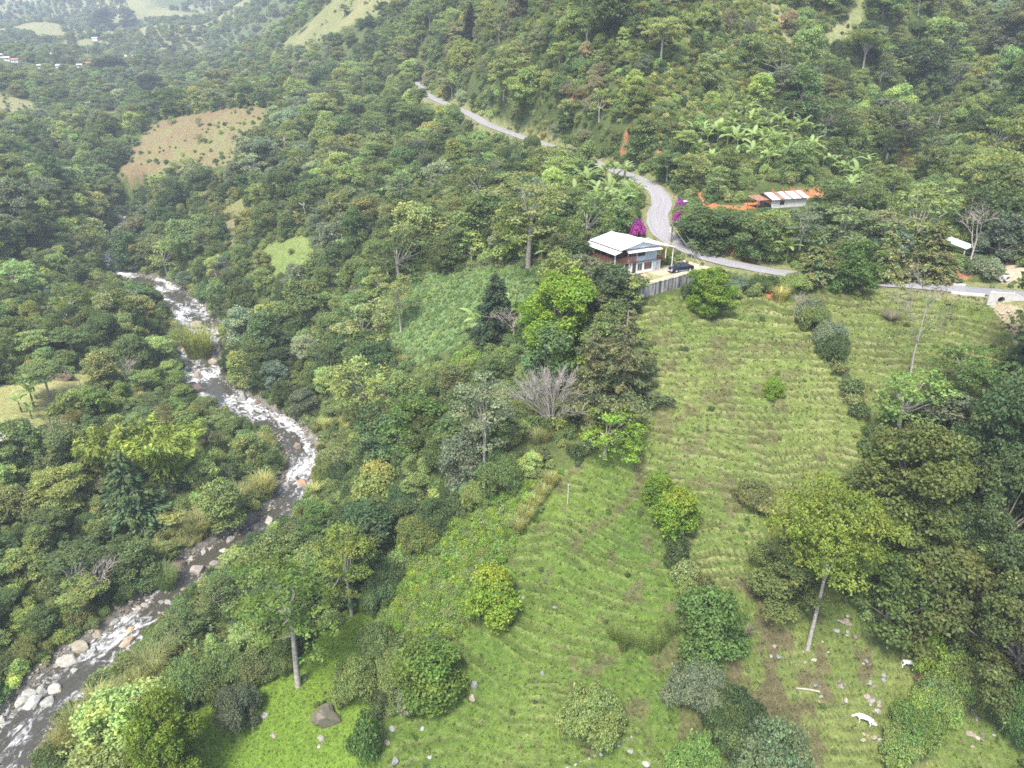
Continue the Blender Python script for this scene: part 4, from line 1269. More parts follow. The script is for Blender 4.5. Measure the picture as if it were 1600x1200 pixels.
def leaf_cloud(rng, lobes, dens=5.0, ls=0.34, lpt=7, up=0.35, rnd=0.6, aspect=1.6, shell=(0.66, 1.16), low=-0.45, hue=0.05, val=0.27, cull=0.66):
    """tufts of leaves over the outside of a set of lobes (x y z rx ry rz)"""
    lobes = np.asarray(lobes, float)
    ls = ls * LSK; dens = dens * DNK
    Ps, Ns, Ts = [], [], []
    for li, L in enumerate(lobes):
        c, r = L[:3], L[3:6]
        area = 4 * math.pi * ((r[0] * r[1]) ** 1.6 / 3 + (r[0] * r[2]) ** 1.6 / 3 + (r[1] * r[2]) ** 1.6 / 3) ** (1 / 1.6)
        nt = max(6, int(dens * area * (1 - low) * .5))
        d = rng.normal(size=(nt * 2, 3)); d /= np.linalg.norm(d, axis=1)[:, None]
        d = d[d[:, 2] > low][:nt]
        p = c + d * r * rng.uniform(shell[0], shell[1], len(d))[:, None]
        keep = np.ones(len(p), bool)
        for lj, Q in enumerate(lobes):
            if lj != li:
                q = np.linalg.norm((p - Q[:3]) / Q[3:6], axis=1)
                keep &= q > cull
        d, p = d[keep], p[keep]
        if not len(p): continue
        lv = rng.normal(0, val * .28); lh = rng.normal(0, hue)
        tv = np.exp(lv + rng.normal(0, val * .6, len(p))); th = lh + rng.normal(0, hue, len(p))
        p = np.repeat(p, lpt, 0) + rng.normal(size=(len(p) * lpt, 3)) * ls * np.array([.95, .95, .7])
        nn = d / r * r.mean()
        nn = np.repeat(nn / np.linalg.norm(nn, axis=1)[:, None], lpt, 0) * .55 + rng.normal(size=(len(p), 3)) * rnd
        nn[:, 2] += up
        v = np.repeat(tv, lpt) * np.exp(rng.normal(0, val * .45, len(p)))
        h = np.repeat(th, lpt) + rng.normal(0, hue * .6, len(p))
        Ps.append(p); Ns.append(nn); Ts.append(np.stack([v * (1 + h), v, v * (1 - h * .5)], 1))
    P, N, T = np.vstack(Ps), np.vstack(Ns), np.vstack(Ts)
    return leaf_quads(P, N, ls, aspect, np.clip(T, .2, 3), rng)

def trunk_mb(rng, pts, h0, r0, spread=1.0, n=6, limbs=None):
    """tapered trunk with limbs reaching the given points"""
    mb = MB()
    bend = rng.normal(0, .12, 2) * h0 * .12
    z = [-.8, 0, .3 * h0, .65 * h0, h0]
    x = [0, 0, bend[0] * .4, bend[0], bend[0] * 1.2]
    y = [0, 0, bend[1] * .4, bend[1], bend[1] * 1.2]
    mb.tube(list(zip(x, y, z)), [r0 * 1.35, r0 * 1.2, r0 * .92, r0 * .78, r0 * .62], n)
    for p in pts:
        p = np.asarray(p, float)
        f = rng.uniform(.62, .97)
        s = np.array([np.interp(f * h0, z, x), np.interp(f * h0, z, y), f * h0])
        m1 = s * .62 + p * .38 + np.array([0, 0, -.02 * np.linalg.norm(p - s)])
        m2 = s * .3 + p * .7 + rng.normal(0, .08, 3) * np.linalg.norm(p - s) * .5
        mb.tube([s, m1, m2, p], [r0 * .5, r0 * .36, r0 * .24, r0 * .10], 5, cap=False)
    return mb

PROTO = {}      # kind -> list of (trunk mesh, crown mesh, width, height)
def reg(kind, tmesh, cmesh, w, h):
    PROTO.setdefault(kind, []).append((tmesh, cmesh, w, h))

def crown_mesh(name, V, F, T, mat='leaf'):
    return mesh_np(name, V, F, M[mat], T)

def extent(V):
    return float(max(np.percentile(V[:, 0], 98) - np.percentile(V[:, 0], 2), np.percentile(V[:, 1], 98) - np.percentile(V[:, 1], 2))), float(np.percentile(V[:, 2], 99.5))

def make_dome(seed, kind='dome', R=4.0, H=8.0, nl=26, flat=.7, base=.10, ls=.36, dens=4.6, lr=(.2, .4), hollow=.0, low=-.5, bark='bark', r0=.22, lpt=7, hue=.05, val=.27):
    rng = np.random.default_rng(seed)
    zc = H * (base + (1 - base) * .42)
    L = []
    off = rng.normal(0, .12, 2) * R
    for i in range(nl):
        a = i * 2.399 + rng.uniform(-.6, .6)
        f = (i + .5) / nl                                   # 0 top .. 1 skirt
        z = H * (base + (1 - base) * (1 - f ** 1.25)) * rng.uniform(.86, 1.02)
        prof_ = math.sqrt(max(.02, 1 - (1 - min(1, f * 1.35)) ** 2)) * (1 - .28 * max(0, f - .7) / .3)
        rad = R * prof_ * rng.uniform(.45, 1.0)
        s = R * rng.uniform(*lr)
        if rng.random() < .22: rad *= 1.28; z *= rng.uniform(1.0, 1.1); s *= .62
        L.append((math.cos(a) * rad * .78 + off[0], math.sin(a) * rad * .78 + off[1], z - s * flat * .6, s, s * rng.uniform(.75, 1.2), s * flat * rng.uniform(.8, 1.25)))
    V, F, T = leaf_cloud(rng, L, dens, ls, lpt, low=low, hue=hue, val=val)
    w, h = extent(V)
    pts = [np.array(q[:3]) for q in L[::2]]
    tm = trunk_mb(rng, pts, zc * .8, r0).mesh('trunk', M[bark], True)
    reg(kind, tm, crown_mesh('crown', V, F, T), w, h)

def make_umbrella(seed, kind='umbrella', R=5.0, H=11, nl=26, ls=.36, dens=3.0, bark='pale_bark', r0=.24, low=-.15, thick=.3, lpt=6, tiers=(.98, .84, .7)):
    rng = np.random.default_rng(seed)
    L = []
    for i in range(nl):
        a = i * 2.399 + rng.uniform(-.4, .4)
        f = math.sqrt((i + .5) / nl)
        ti = tiers[min(int(rng.random() * len(tiers)), len(tiers) - 1)]
        zz = H * ti - (f ** 2) * H * .10 + rng.normal(0, .02) * H
        s = R * rng.uniform(.2, .36)
        ff = f * rng.uniform(.8, 1.05) * (1.15 - ti * .2)
        L.append((math.cos(a) * ff * R * .82, math.sin(a) * ff * R * .82, zz, s, s * rng.uniform(.8, 1.2), s * thick))
    V, F, T = leaf_cloud(rng, L, dens, ls, lpt, up=.8, low=low, cull=.6)
    w, h = extent(V)
    pts = [np.array(q[:3]) for q in L[:14]]
    tm = trunk_mb(rng, pts, H * .66, r0).mesh('trunk', M[bark], True)
    reg(kind, tm, crown_mesh('crown', V, F, T), w, h)

def make_shrub(seed, kind='shrub', R=1.6, H=1.9, nl=9, ls=.27, dens=8, lpt=6, bark='bark', hue=.05, val=.25):
    rng = np.random.default_rng(seed)
    L = []
    for i in range(nl):
        a = rng.uniform(0, 6.28); f = math.sqrt(rng.random())
        s = R * rng.uniform(.32, .58) * (9 / nl) ** .38
        k_ = 1.0
        if rng.random() < .25: k_ = rng.uniform(1.2, 1.5); s *= .6
        L.append((math.cos(a) * f * R * .65 * k_, math.sin(a) * f * R * .65 * k_, H * rng.uniform(.2, .72) * (1.1 - .5 * f) * (.8 + .2 * k_), s, s * rng.uniform(.8, 1.2), s * rng.uniform(.6, .9) * H / R * .9))
    V, F, T = leaf_cloud(rng, L, dens, ls, lpt, low=-.3, hue=hue, val=val)
    V[:, 2] = np.maximum(V[:, 2], -.15)
    w, h = extent(V)
    mb = MB()
    for q in L[:4]:
        mb.tube([(0, 0, -.4), (q[0] * .4, q[1] * .4, q[2] * .5), q[:3]], [.06, .05, .02], 4, cap=False)
    reg(kind, mb.mesh('stem', M[bark], True), crown_mesh('crown', V, F, T), w, h)

def make_conifer(seed, kind='conifer', R=2.6, H=11, tiers=16, ls=.38, droop=.25, ragged=.25, bark='bark', base=.12, per=9, dens=1.0):
    """whorls of boughs, each bough a drooping spray of needles"""
    rng = np.random.default_rng(seed)
    Ps, Ns, Ts, Tg = [], [], [], []
    mb = MB()
    mb.tube([(0, 0, -.8), (0, 0, 0), (.1, 0, H * .5), (.05, .05, H * .97)], [.34, .3, .2, .04], 7)
    for k in range(tiers):
        f = k / (tiers - 1)
        z = H * (base + (1 - base) * f * .97)
        rad = R * (1 - f) ** .75 * rng.uniform(1 - ragged, 1 + ragged) + .25
        nb = max(4, int(per * (1 - f * .5)))
        for j in range(nb):
            a = rng.uniform(0, 6.28)
            ln = rad * rng.uniform(.6, 1.12)
            tip = np.array([math.cos(a) * ln, math.sin(a) * ln, z - droop * ln + rng.normal(0, .15)])
            if j < 5: mb.tube([(0, 0, z), tuple(tip * .5 + np.array([0, 0, z]) * .5 + np.array([0, 0, .1])), tuple(tip)], [.06, .04, .015], 3, cap=False)
            m = max(5, int(11 * ln * dens))
            u = np.sqrt(rng.random(m))
            side = rng.normal(0, .22, m) * (1.15 - u) * ln
            px = math.cos(a) * ln * u - math.sin(a) * side
            py = math.sin(a) * ln * u + math.cos(a) * side
            pz = z - droop * ln * u ** 1.6 + rng.normal(0, .16, m) - np.abs(side) * .2
            Ps.append(np.stack([px, py, pz], 1))
            nn = rng.normal(size=(m, 3)) * .45; nn[:, 2] += .9
            Ns.append(nn)
            tg = np.stack([np.cos(a + rng.normal(0, .7, m)), np.sin(a + rng.normal(0, .7, m)), -droop - .2 + rng.normal(0, .3, m)], 1)
            Tg.append(tg)
            v = np.exp(rng.normal(0, .13) + rng.normal(0, .25, m)); h = rng.normal(0, .1) + rng.normal(0, .06, m)
            Ts.append(np.stack([v * (1 + h), v, v * (1 - h * .4)], 1))
    V, F, T = leaf_quads(np.vstack(Ps), np.vstack(Ns), ls, 2.6, np.clip(np.vstack(Ts), .2, 3), rng, np.vstack(Tg))
    w, h = extent(V)
    reg(kind, mb.mesh('trunk', M[bark], True), crown_mesh('crown', V, F, T), w, h)

def make_bare(seed, kind='bare', H=8, R=3.2, r0=.16, bark='dead_wood', levels=4, kids=4, fork=.35, leafy=0, ls=.3):
    """leafless tree: forking limbs down to twigs"""
    rng = np.random.default_rng(seed)
    trunk, twigs = MB(), MB()
    tips = []
    def grow(p, d, ln, r, lev):
        q = p + d * ln
        mid = p + d * ln * .5 + rng.normal(0, .06, 3) * ln
        (trunk if lev < 2 else twigs).tube([p, mid, q], [r, r * .82, r * .62], 5 if lev < 2 else 3, cap=False)
        if lev >= levels:
            tips.append(q); return
        for i in range(kids if lev else max(3, kids - 1)):
            dd = d * rng.uniform(.55, .95) + rng.normal(0, .5, 3) * np.array([R / H * 2.2, R / H * 2.2, .7])
            dd[2] = abs(dd[2]) * .6 + .15
            dd /= np.linalg.norm(dd)
            start = p + d * ln * rng.uniform(.55, 1.0)
            grow(start, dd, ln * rng.uniform(.52, .8), r * rng.uniform(.42, .6), lev + 1)
    trunk.tube([(0, 0, -.8), (0, 0, .05)], [r0 * 1.25, r0], 6, cap=False)
    grow(np.array([0, 0, 0.]), np.array([.03, .02, 1.]), H * fork, r0, 0)
    Vt = np.array(twigs.v)
    w, h = extent(Vt)
    if leafy:
        tp = np.array(tips)
        tp = tp[rng.integers(0, len(tp), leafy)] + rng.normal(0, .22, (leafy, 3))
        nn = rng.normal(size=(leafy, 3)) * .5; nn[:, 2] += .6
        v = np.exp(rng.normal(0, .25, leafy))
        V, F, T = leaf_quads(tp, nn, ls, 1.6, np.stack([v, v, v], 1), rng)
        cm = mesh_np('crown', V, F, M['leaf'], T)
        for f in twigs.f: trunk.f.append(tuple(i + len(trunk.v) for i in f))
        trunk.v += twigs.v
        reg(kind, trunk.mesh('trunk', M[bark], True), cm, w, h)
    else:
        reg(kind, trunk.mesh('trunk', M[bark], True), twigs.mesh('crown', M[bark], True), w, h)

def make_twiggy(seed, kind='twiggy', H=6.0, R=5.0):
    """many leafless stems fanning out of one foot into a dome of fine twigs"""
    rng = np.random.default_rng(seed)
    trunk, tw = MB(), MB()
    trunk.tube([(0, 0, -.6), (0, 0, .5)], [.22, .2], 6)
    for i in range(34):
        a = i * 2.399; f = math.sqrt((i + .5) / 34)
        tip = np.array([math.cos(a) * f * R * .9, math.sin(a) * f * R * .9, H * (1 - .45 * f * f) * rng.uniform(.85, 1.02)])
        mid = np.array([tip[0] * .38, tip[1] * .38, tip[2] * .5]) + rng.normal(0, .2, 3)
        trunk.tube([(0, 0, .3), mid, tip], [.045, .026, .01], 4, cap=False)
        for k in range(34):
            u = rng.uniform(.3, 1)
            s = mid + (tip - mid) * u if u > .35 else mid
            d = (tip - mid) / np.linalg.norm(tip - mid) + rng.normal(0, .38, 3); d[2] = abs(d[2]) + .15
            d = d / np.linalg.norm(d) * rng.uniform(.7, 1.6)
            tw.tube([s, s + d * .55 + rng.normal(0, .05, 3), s + d], [.02, .016, .008], 3, cap=False)
    w, h = extent(np.array(tw.v))
    reg(kind, trunk.mesh('trunk', M['twig']), tw.mesh('crown', M['twig']), w, h)

def blades(rng, n, R, H, w, arch, tint_v=.2, segs=3, tilt=(.1, .5)):
    """long arching blades rising from the ground"""
    Vs, Fs, Ts = [], [], []
    k = 0
    for i in range(n):
        a = rng.uniform(0, 6.28); r = R * math.sqrt(rng.random())
        b = np.array([math.cos(a) * r, math.sin(a) * r, -.1])
        a2 = a + rng.normal(0, .8)
        out = np.array([math.cos(a2), math.sin(a2), 0])
        ln = H * rng.uniform(.6, 1.15); tl = rng.uniform(*tilt)
        side = np.array([-out[1], out[0], 0]) * w * rng.uniform(.6, 1.3)
        v = math.exp(rng.normal(0, tint_v)); h = rng.normal(0, .08)
        for s in range(segs + 1):
            f = s / segs
            p = b + np.array([0, 0, 1]) * ln * (f - arch * f ** 2.4) + out * ln * (tl * f + arch * .9 * f ** 2)
            ww = side * (1 - .75 * f) * (.7 + f if f < .5 else 1.2)
            Vs += [p - ww, p + ww]
            Ts += [(v * (1 + h), v, v * (1 - h))] * 2
        for s in range(segs):
            q = k + s * 2
            Fs.append((q, q + 1, q + 3, q + 2))
        k += (segs + 1) * 2
    return np.array(Vs), np.array(Fs), np.array(Ts)

def make_cane(seed, kind='cane', R=1.6, H=2.6, n=420, w=.055):
    rng = np.random.default_rng(seed)
    V, F, T = blades(rng, n, R, H, w, .5, .22, 4, (.15, .7))
    ww, h = extent(V)
    mb = MB().tube([(0, 0, -.3), (0, 0, .3), (.1, 0, H * .5)], [.1, .08, .02], 4)
    reg(kind, mb.mesh('stem', M['bark']), crown_mesh('crown', V, F, T), ww, h)

def make_bamboo(seed, kind='bamboo', R=5, H=11, culms=26):
    """arching culms, leaf sprays hanging along the upper halves"""
    rng = np.random.default_rng(seed)
    mb = MB(); Ps, Ns, Ts, Tg = [], [], [], []
    for i in range(culms):
        a = i * 2.399; r = .5 * math.sqrt(rng.random())
        b = np.array([math.cos(a) * r, math.sin(a) * r, -.3])
        out = np.array([math.cos(a), math.sin(a), 0])
        hh = H * rng.uniform(.72, 1.05); reach = R * rng.uniform(.35, .95)
        c = []
        for f in np.linspace(0, 1, 8):
            c.append(b + np.array([0, 0, hh * (f - .22 * f ** 3)]) + out * reach * f ** 2.2)
        c = np.array(c)
        mb.tube([tuple(q) for q in c], list(np.linspace(.07, .015, 8)), 4, cap=False)
        m = 210
        f = rng.uniform(.25, 1, m) ** .8
        p = np.stack([np.interp(f, np.linspace(0, 1, 8), c[:, k]) for k in range(3)], 1)
        p += rng.normal(0, .42, (m, 3)) * (1.15 - f * .7)[:, None] - np.array([0, 0, .15])
        nn = rng.normal(size=(m, 3)) * .6; nn[:, 2] += .7
        tg = out + rng.normal(0, .6, (m, 3)); tg[:, 2] -= .5
        v = np.exp(rng.normal(0, .12) + rng.normal(0, .22, m)); h = rng.normal(0, .08, m)
        Ps.append(p); Ns.append(nn); Tg.append(tg); Ts.append(np.stack([v * (1 + h), v, v * (1 - h)], 1))
    V, F, T = leaf_quads(np.vstack(Ps), np.vstack(Ns), .2, 3.6, np.vstack(Ts), rng, np.vstack(Tg))
    w, h = extent(V)
    reg(kind, mb.mesh('stem', M['bark']), crown_mesh('crown', V, F, T), w, h)

for s in range(6): make_dome(100 + s)
for s in range(4): make_dome(140 + s, 'airy', R=4.0, H=9.0, nl=30, ls=.33, dens=3.0, lr=(.14, .3), flat=.6, base=.24, low=-.2, bark='pale_bark')
for s in range(4): make_dome(160 + s, 'tall', R=2.9, H=10.5, nl=26, ls=.36, dens=4.2, lr=(.26, .5), flat=.9, base=.12)
for s in range(4): make_umbrella(200 + s)
for s in range(3): make_dome(230 + s, 'round', R=3.0, H=6.0, nl=16, ls=.30, dens=6.5, lr=(.36, .55), flat=.8, base=.2, low=-.7, hue=.07, val=.24)
make_dome(240, 'vine', R=2.7, H=7.5, nl=20, ls=.3, dens=6, lr=(.38, .6), flat=1.0, base=.04, low=-.7)
make_dome(241, 'vine', R=2.7, H=7.5, nl=20, ls=.3, dens=6, lr=(.38, .6), flat=1.0, base=.04, low=-.7)
for s in range(2): make_dome(250 + s, 'massive', R=7.0, H=14, nl=60, ls=.36, dens=4.2, lr=(.13, .28), flat=.75, base=.08, low=-.5, r0=.4, val=.28)
for s in range(2): make_umbrella(260 + s, 'grand', R=7.5, H=17, nl=56, ls=.32, dens=2.4, r0=.28, thick=.34, lpt=7, tiers=(.98, .9, .8, .68))
make_umbrella(270, 'lanky', R=4.4, H=15, nl=30, ls=.32, dens=3.2, r0=.25, thick=.42, tiers=(.97, .86, .74, .6, .48))
make_umbrella(271, 'lanky', R=4.4, H=15, nl=26, ls=.34, dens=2.6, r0=.25, thick=.42, tiers=(.97, .86, .74, .6, .48))
for s in range(6): make_shrub(300 + s)
for s in range(3): make_shrub(320 + s, 'bush', R=2.4, H=3.0, nl=14, ls=.3, dens=7)
for s in range(3): make_shrub(330 + s, 'thicket', R=5.6, H=4.6, nl=46, ls=.28, dens=6.5, lpt=7)
for s in range(3): make_conifer(340 + s, 'conifer', R=2.9, H=11, tiers=22, ls=.2, per=12, dens=1.9)
for s in range(2): make_conifer(350 + s, 'cypress', R=5.6, H=16, tiers=20, ls=.2, droop=.12, ragged=.4, base=.14, per=9, dens=2.0)
make_bare(360, 'bare', H=9, R=3.4)
make_bare(361, 'bareleaf', H=19, R=3.6, r0=.24, bark='pale_bark', levels=4, kids=4, fork=.42, leafy=800, ls=.22)
make_twiggy(362)
make_bare(363, 'bare', H=9, R=3.4)
for s in range(3): make_cane(380 + s)
make_bamboo(390); make_bamboo(391)

def set_leaf(o, c):
    o['leafcol'] = [float(c[0]), float(c[1]), float(c[2])]

LEAF = dict(dark=(0.107, 0.155, 0.063), mid=(0.178, 0.240, 0.093), light=(0.243, 0.310, 0.118), lime=(0.183, 0.292, 0.046), olive=(0.227, 0.261, 0.113),
            grey=(0.204, 0.245, 0.163), yellow=(0.261, 0.306, 0.103), brown=(0.226, 0.213, 0.143), cane=(0.330, 0.337, 0.151), bright=(0.213, 0.303, 0.087), conif=(0.071, 0.111, 0.060),
            cypress=(0.156, 0.176, 0.082), emerald=(0.119, 0.206, 0.065))

RNG = random.Random(7)
TREES = []          # (x, y, radius) of placed plants, so that the forest keeps clear

def plant_parts(kind):
    return ('stem', 'foliage') if kind in ('shrub', 'bush', 'thicket', 'cane', 'bamboo') else ('trunk', 'crown')

def plant(name, kind, x, y, w, h, leaf, label, cat, group=None, var=None, rot=None, z=None, jitter=.12, lean=0.0):
    ps = PROTO[kind]
    tm, cm, pw, phh = ps[(RNG.randrange(len(ps)) if var is None else var) % len(ps)]
    if z is None: z = float(height(x, y))
    root = empty(name, (x, y, z), RNG.uniform(0, 6.28) if rot is None else rot)
    if lean: root.rotation_euler.x = lean
    sx = w / pw; sz = h / phh
    tn, cn = plant_parts(kind)
    c = LEAF[leaf] if isinstance(leaf, str) else leaf
    k = math.exp(RNG.gauss(0, jitter)); hh = RNG.gauss(0, min(jitter * .4, .06))
    c = (c[0] * k * (1 + hh), c[1] * k, c[2] * k * (.92 - hh))
    if tm is not None:
        t = mkobj(tn, tm, root); t.scale = (sx * .5 + sz * .5, sx * .5 + sz * .5, sz) if kind not in ('bare', 'twiggy', 'bareleaf') else (sx, sx, sz)
        if kind not in ('bare', 'twiggy', 'bareleaf'): t.scale = (sx, sx, sz)
    if kind in ('bare', 'twiggy'): cn = 'branches'
    cr = mkobj(cn, cm, root); cr.scale = (sx, sx, sz)
    set_leaf(cr, c)
    tagg(root, label, cat, group)
    TREES.append((x, y, w * .5, h))
    return root

def hero(name, kind, bx, by, top, wpx, leaf, label, cat='tree', group=None, var=None, xoff=0, tmax=2600, **kw):
    """a plant whose foot is at ground pixel (bx, by), its top at height line `top`, crown wpx wide"""
    p, t = ground_at(bx, by, 70, tmax)
    v = (CY - top) / FPX
    # height so that the top projects to line `top`
    zc = p.z - CAMZ
    # (y sp + z cp)/(y cp - z sp) = v
    ztop = p.y * (v * cp - sp_) / (cp + v * sp_)
    h = max(.4, ztop - zc)
    w = wpx * t / FPX * 1.04
    if kind == 'bush' and w > 4.2: kind = 'thicket'; var = None
    if kind == 'round' and w > 7.5: kind = 'massive'
    return plant(name, kind, p.x, p.y, w, h, leaf, label, cat, group, var, z=p.z - .05, **kw)

# ------------------------------------------------------------------ the trees one can point to
H_ = hero
H_('broadleaf_tree', 'massive', 868, 556, 426, 112, 'lime', 'big bright lime-green round tree below the house terrace', var=0)
H_('conifer_tree', 'conifer', 775, 528, 430, 62, 'conif', 'dark pointed conifer beside the bright lime tree above the field', var=0)
H_('bare_tree', 'bare', 801, 533, 480, 46, 'mid', 'leafless whitish tree between dark conifer and lime tree', var=0)
H_('cypress_tree', 'cypress', 922, 648, 516, 90, 'cypress', 'shorter olive-brown cypress of the pair on the ridge', var=0)
H_('cypress_tree', 'cypress', 972, 640, 486, 108, 'cypress', 'taller olive-brown cypress of the pair on the ridge', var=1)
H_('twiggy_tree', 'twiggy', 862, 664, 576, 112, 'mid', 'leafless grey-mauve spreading bush left of the cypress pair')
H_('lime_tree', 'airy', 945, 712, 640, 92, 'lime', 'thin lime-green tree at the foot of the cypress pair', var=0)
H_('greygreen_tree', 'lanky', 757, 748, 588, 80, 'grey', 'tall grey-green tree with bare pale stem on ravine slope', var=0)
H_('greygreen_tree', 'vine', 728, 750, 680, 58, 'grey', 'lower grey-green tree hugging the tall pale-stemmed one', var=0)
H_('tall_tree', 'lanky', 825, 418, 270, 112, 'olive', 'tall airy olive tree with pale forked limbs above the crop field', var=1)
H_('slender_tree', 'lanky', 627, 522, 428, 44, 'olive', 'slender pale-trunked tree standing in the crop field', var=0)
H_('slender_tree', 'bare', 554, 492, 440, 26, 'olive', 'small bare pale tree at the edge of the crop field', var=1)
H_('slender_tree', 'lanky', 576, 492, 448, 26, 'light', 'thin light-green sapling at the lower crop field corner', var=1)
H_('lime_tree', 'round', 1110, 486, 418, 62, 'lime', 'lime-green round tree below the retaining wall', var=0)
H_('lime_tree', 'round', 1056, 836, 764, 60, 'lime', 'larger of two lime-green round trees on the hedge line')
H_('lime_tree', 'round', 1030, 786, 740, 38, 'lime', 'smaller of two lime-green round trees on the hedge line')
H_('young_tree', 'round', 1205, 618, 591, 26, 'lime', 'small round sapling alone in the middle of the pasture', 'sapling')
H_('bare_tree', 'bareleaf', 1423, 584, 408, 74, 'brown', 'tall nearly bare tree with rusty leaf tips below the road')
H_('broadleaf_tree', 'airy', 1402, 676, 582, 96, 'bright', 'yellow-green feathery tree beside the pasture hedge', var=1)
H_('broadleaf_tree', 'umbrella', 1496, 640, 543, 84, 'emerald', 'emerald flat-topped tree standing in the right-hand pasture', var=0)
H_('broadleaf_tree', 'tall', 1465, 672, 608, 62, 'grey', 'grey-green tree between the feathery tree and the emerald one')
H_('broadleaf_tree', 'massive', 1418, 850, 668, 158, (.15, .195, .06), 'huge olive-gold tree at the edge of the right-hand wood', var=1)
H_('broadleaf_tree', 'massive', 1550, 790, 580, 140, 'dark', 'huge dark tree rising at the top of the right-hand wood', var=0)
H_('broadleaf_tree', 'massive', 1640, 860, 630, 150, 'dark', 'huge dark tree cut by the right-hand picture edge', var=1)
H_('broadleaf_tree', 'massive', 1535, 900, 715, 115, 'dark', 'dark tree behind the power lines in the right-hand wood', var=0)
H_('shade_tree', 'grand', 1262, 1014, 764, 142, (.19, .25, .05), 'wide flat-crowned shade tree with pale forked trunk in the paddock', var=0)
H_('broadleaf_tree', 'round', 1222, 930, 842, 105, 'mid', 'dark round bush-like tree behind the flat-crowned shade tree')
H_('broadleaf_tree', 'dome', 1378, 996, 876, 104, (0.109, 0.152, 0.043), 'broad glossy tree right of the flat-crowned shade tree', var=1)
H_('broadleaf_tree', 'dome', 1470, 1002, 870, 112, (0.128, 0.160, 0.052), 'broad pale-tipped tree above the standing white cow', var=2)
H_('broadleaf_tree', 'massive', 1568, 1085, 895, 130, (.135, .175, .06), 'large olive tree at the lower right picture edge', var=1)
H_('broadleaf_tree', 'tall', 1508, 870, 800, 60, 'light', 'light green young tree among the dark wood', var=1)
H_('bright_bush', 'bush', 1443, 1046, 994, 44, 'lime', 'bright lime bush beside the standing white cow', 'bush')
H_('broadleaf_tree', 'vine', 1113, 1018, 918, 86, 'emerald', 'vine-covered emerald tree on the hedge line', var=1)
H_('broadleaf_tree', 'bush', 1075, 1092, 1042, 68, 'grey', 'grey-green rounded bush on the hedge line', 'bush')
H_('broadleaf_tree', 'bush', 1142, 1150, 1085, 80, 'dark', 'dark bush at the lower end of the hedge line', 'bush')
H_('broadleaf_tree', 'bush', 1200, 1212, 1126, 104, (.165, .215, .115), 'silvery grey-green bush at the bottom picture edge', 'bush')
H_('broadleaf_tree', 'bush', 1080, 1230, 1150, 70, 'bright', 'yellow-green bush at the bottom picture edge', 'bush')
H_('shade_tree', 'lanky', 466, 1072, 868, 118, (0.145, 0.210, 0.043), 'tall pale-stemmed airy tree on the bright riverside meadow', var=1)
H_('shade_tree', 'lanky', 550, 962, 826, 78, (.17, .22, .05), 'airy tree with twin pale stems below the shrub slope', var=0)
H_('lime_tree', 'round', 768, 965, 892, 66, (.20, .285, .04), 'yellow-lime round tree at the edge of the shrub slope')
H_('round_bush', 'vine', 665, 1092, 1014, 88, (0.145, 0.217, 0.043), 'big rounded bush at the left edge of the lower pasture', 'bush', var=0)
H_('round_bush', 'bush', 922, 1142, 1080, 84, 'light', 'bushy thicket alone in the lower pasture', 'bush')
H_('round_bush', 'bush', 572, 1180, 1118, 46, 'emerald', 'round emerald bush beside the mossy boulder', 'bush')
H_('round_bush', 'bush', 556, 1086, 1034, 62, 'light', 'pale leafy bush above the mossy boulder', 'bush')
H_('round_bush', 'bush', 375, 1130, 1080, 58, 'grey', 'pale grey bush on the riverside meadow', 'bush')
H_('feathery_tree', 'round', 268, 1222, 1092, 96, (0.160, 0.239, 0.036), 'large feathery green tree at the bottom left picture edge', var=1)
H_('broadleaf_tree', 'conifer', 213, 822, 712, 84, 'dark', 'dark narrow tree beside the bamboo clump', var=1)
H_('broadleaf_tree', 'umbrella', 80, 628, 568, 72, 'mid', 'spreading tree at the edge of the dry clearing', var=1)
H_('roadside_tree', 'dome', 1325, 448, 374, 62, 'emerald', 'emerald tree leaning over the lower road', var=3)
H_('roadside_tree', 'conifer', 1272, 440, 372, 60, 'olive', 'olive conifer beside the lower road', var=2)
H_('roadside_tree', 'conifer', 1450, 436, 352, 64, 'cypress', 'brownish cypress by the concrete kerb', var=1)
H_('roadside_tree', 'conifer', 1378, 440, 356, 46, 'olive', 'olive conifer between emerald tree and brownish cypress', var=0)
H_('roadside_tree', 'dome', 1108, 386, 330, 84, 'dark', 'dark broad tree on the bank above the house drive', var=4)
H_('roadside_tree', 'dome', 1172, 398, 338, 76, 'mid', 'broad mid-green tree on the red bank', var=5)
H_('roadside_tree', 'airy', 1213, 392, 328, 56, 'yellow', 'yellow-green tree in front of the long shed', var=2)
H_('roadside_tree', 'lanky', 1247, 404, 322, 50, 'grey', 'tree with twin white stems in front of the long shed', var=0)
H_('roadside_tree', 'airy', 1310, 400, 322, 80, 'olive', 'olive tree right of the long shed', var=3)
H_('roadside_tree', 'airy', 1420, 400, 290, 105, 'light', 'broad light-green tree behind the brownish cypress', var=1)
H_('dark_tree', 'umbrella', 1397, 288, 204, 62, (0.041, 0.061, 0.029), 'blackish flat-topped tree beside a yellow-leaved sapling', var=2)
H_('yellow_tree', 'lanky', 1404, 292, 230, 24, (0.377, 0.261, 0.072), 'yellow-leaved sapling beside the blackish tree', var=1)
H_('bare_tree', 'bare', 1512, 428, 308, 58, 'grey', 'leafless grey tree behind the small open shelter', var=1)
H_('tall_tree', 'conifer', 736, 62, 6, 26, (0.029, 0.049, 0.025), 'narrow blackish conifer high on the hillside', var=0)
H_('tall_tree', 'umbrella', 1032, 98, 26, 62, 'olive', 'flat-topped tree with visible trunk high on the hillside', var=3)
H_('house_tree', 'tall', 892, 440, 370, 50, 'dark', 'dark tree against the balcony side of the house', var=0)
H_('house_tree', 'dome', 915, 452, 398, 62, 'grey', 'grey-green tree below the balcony', var=0)
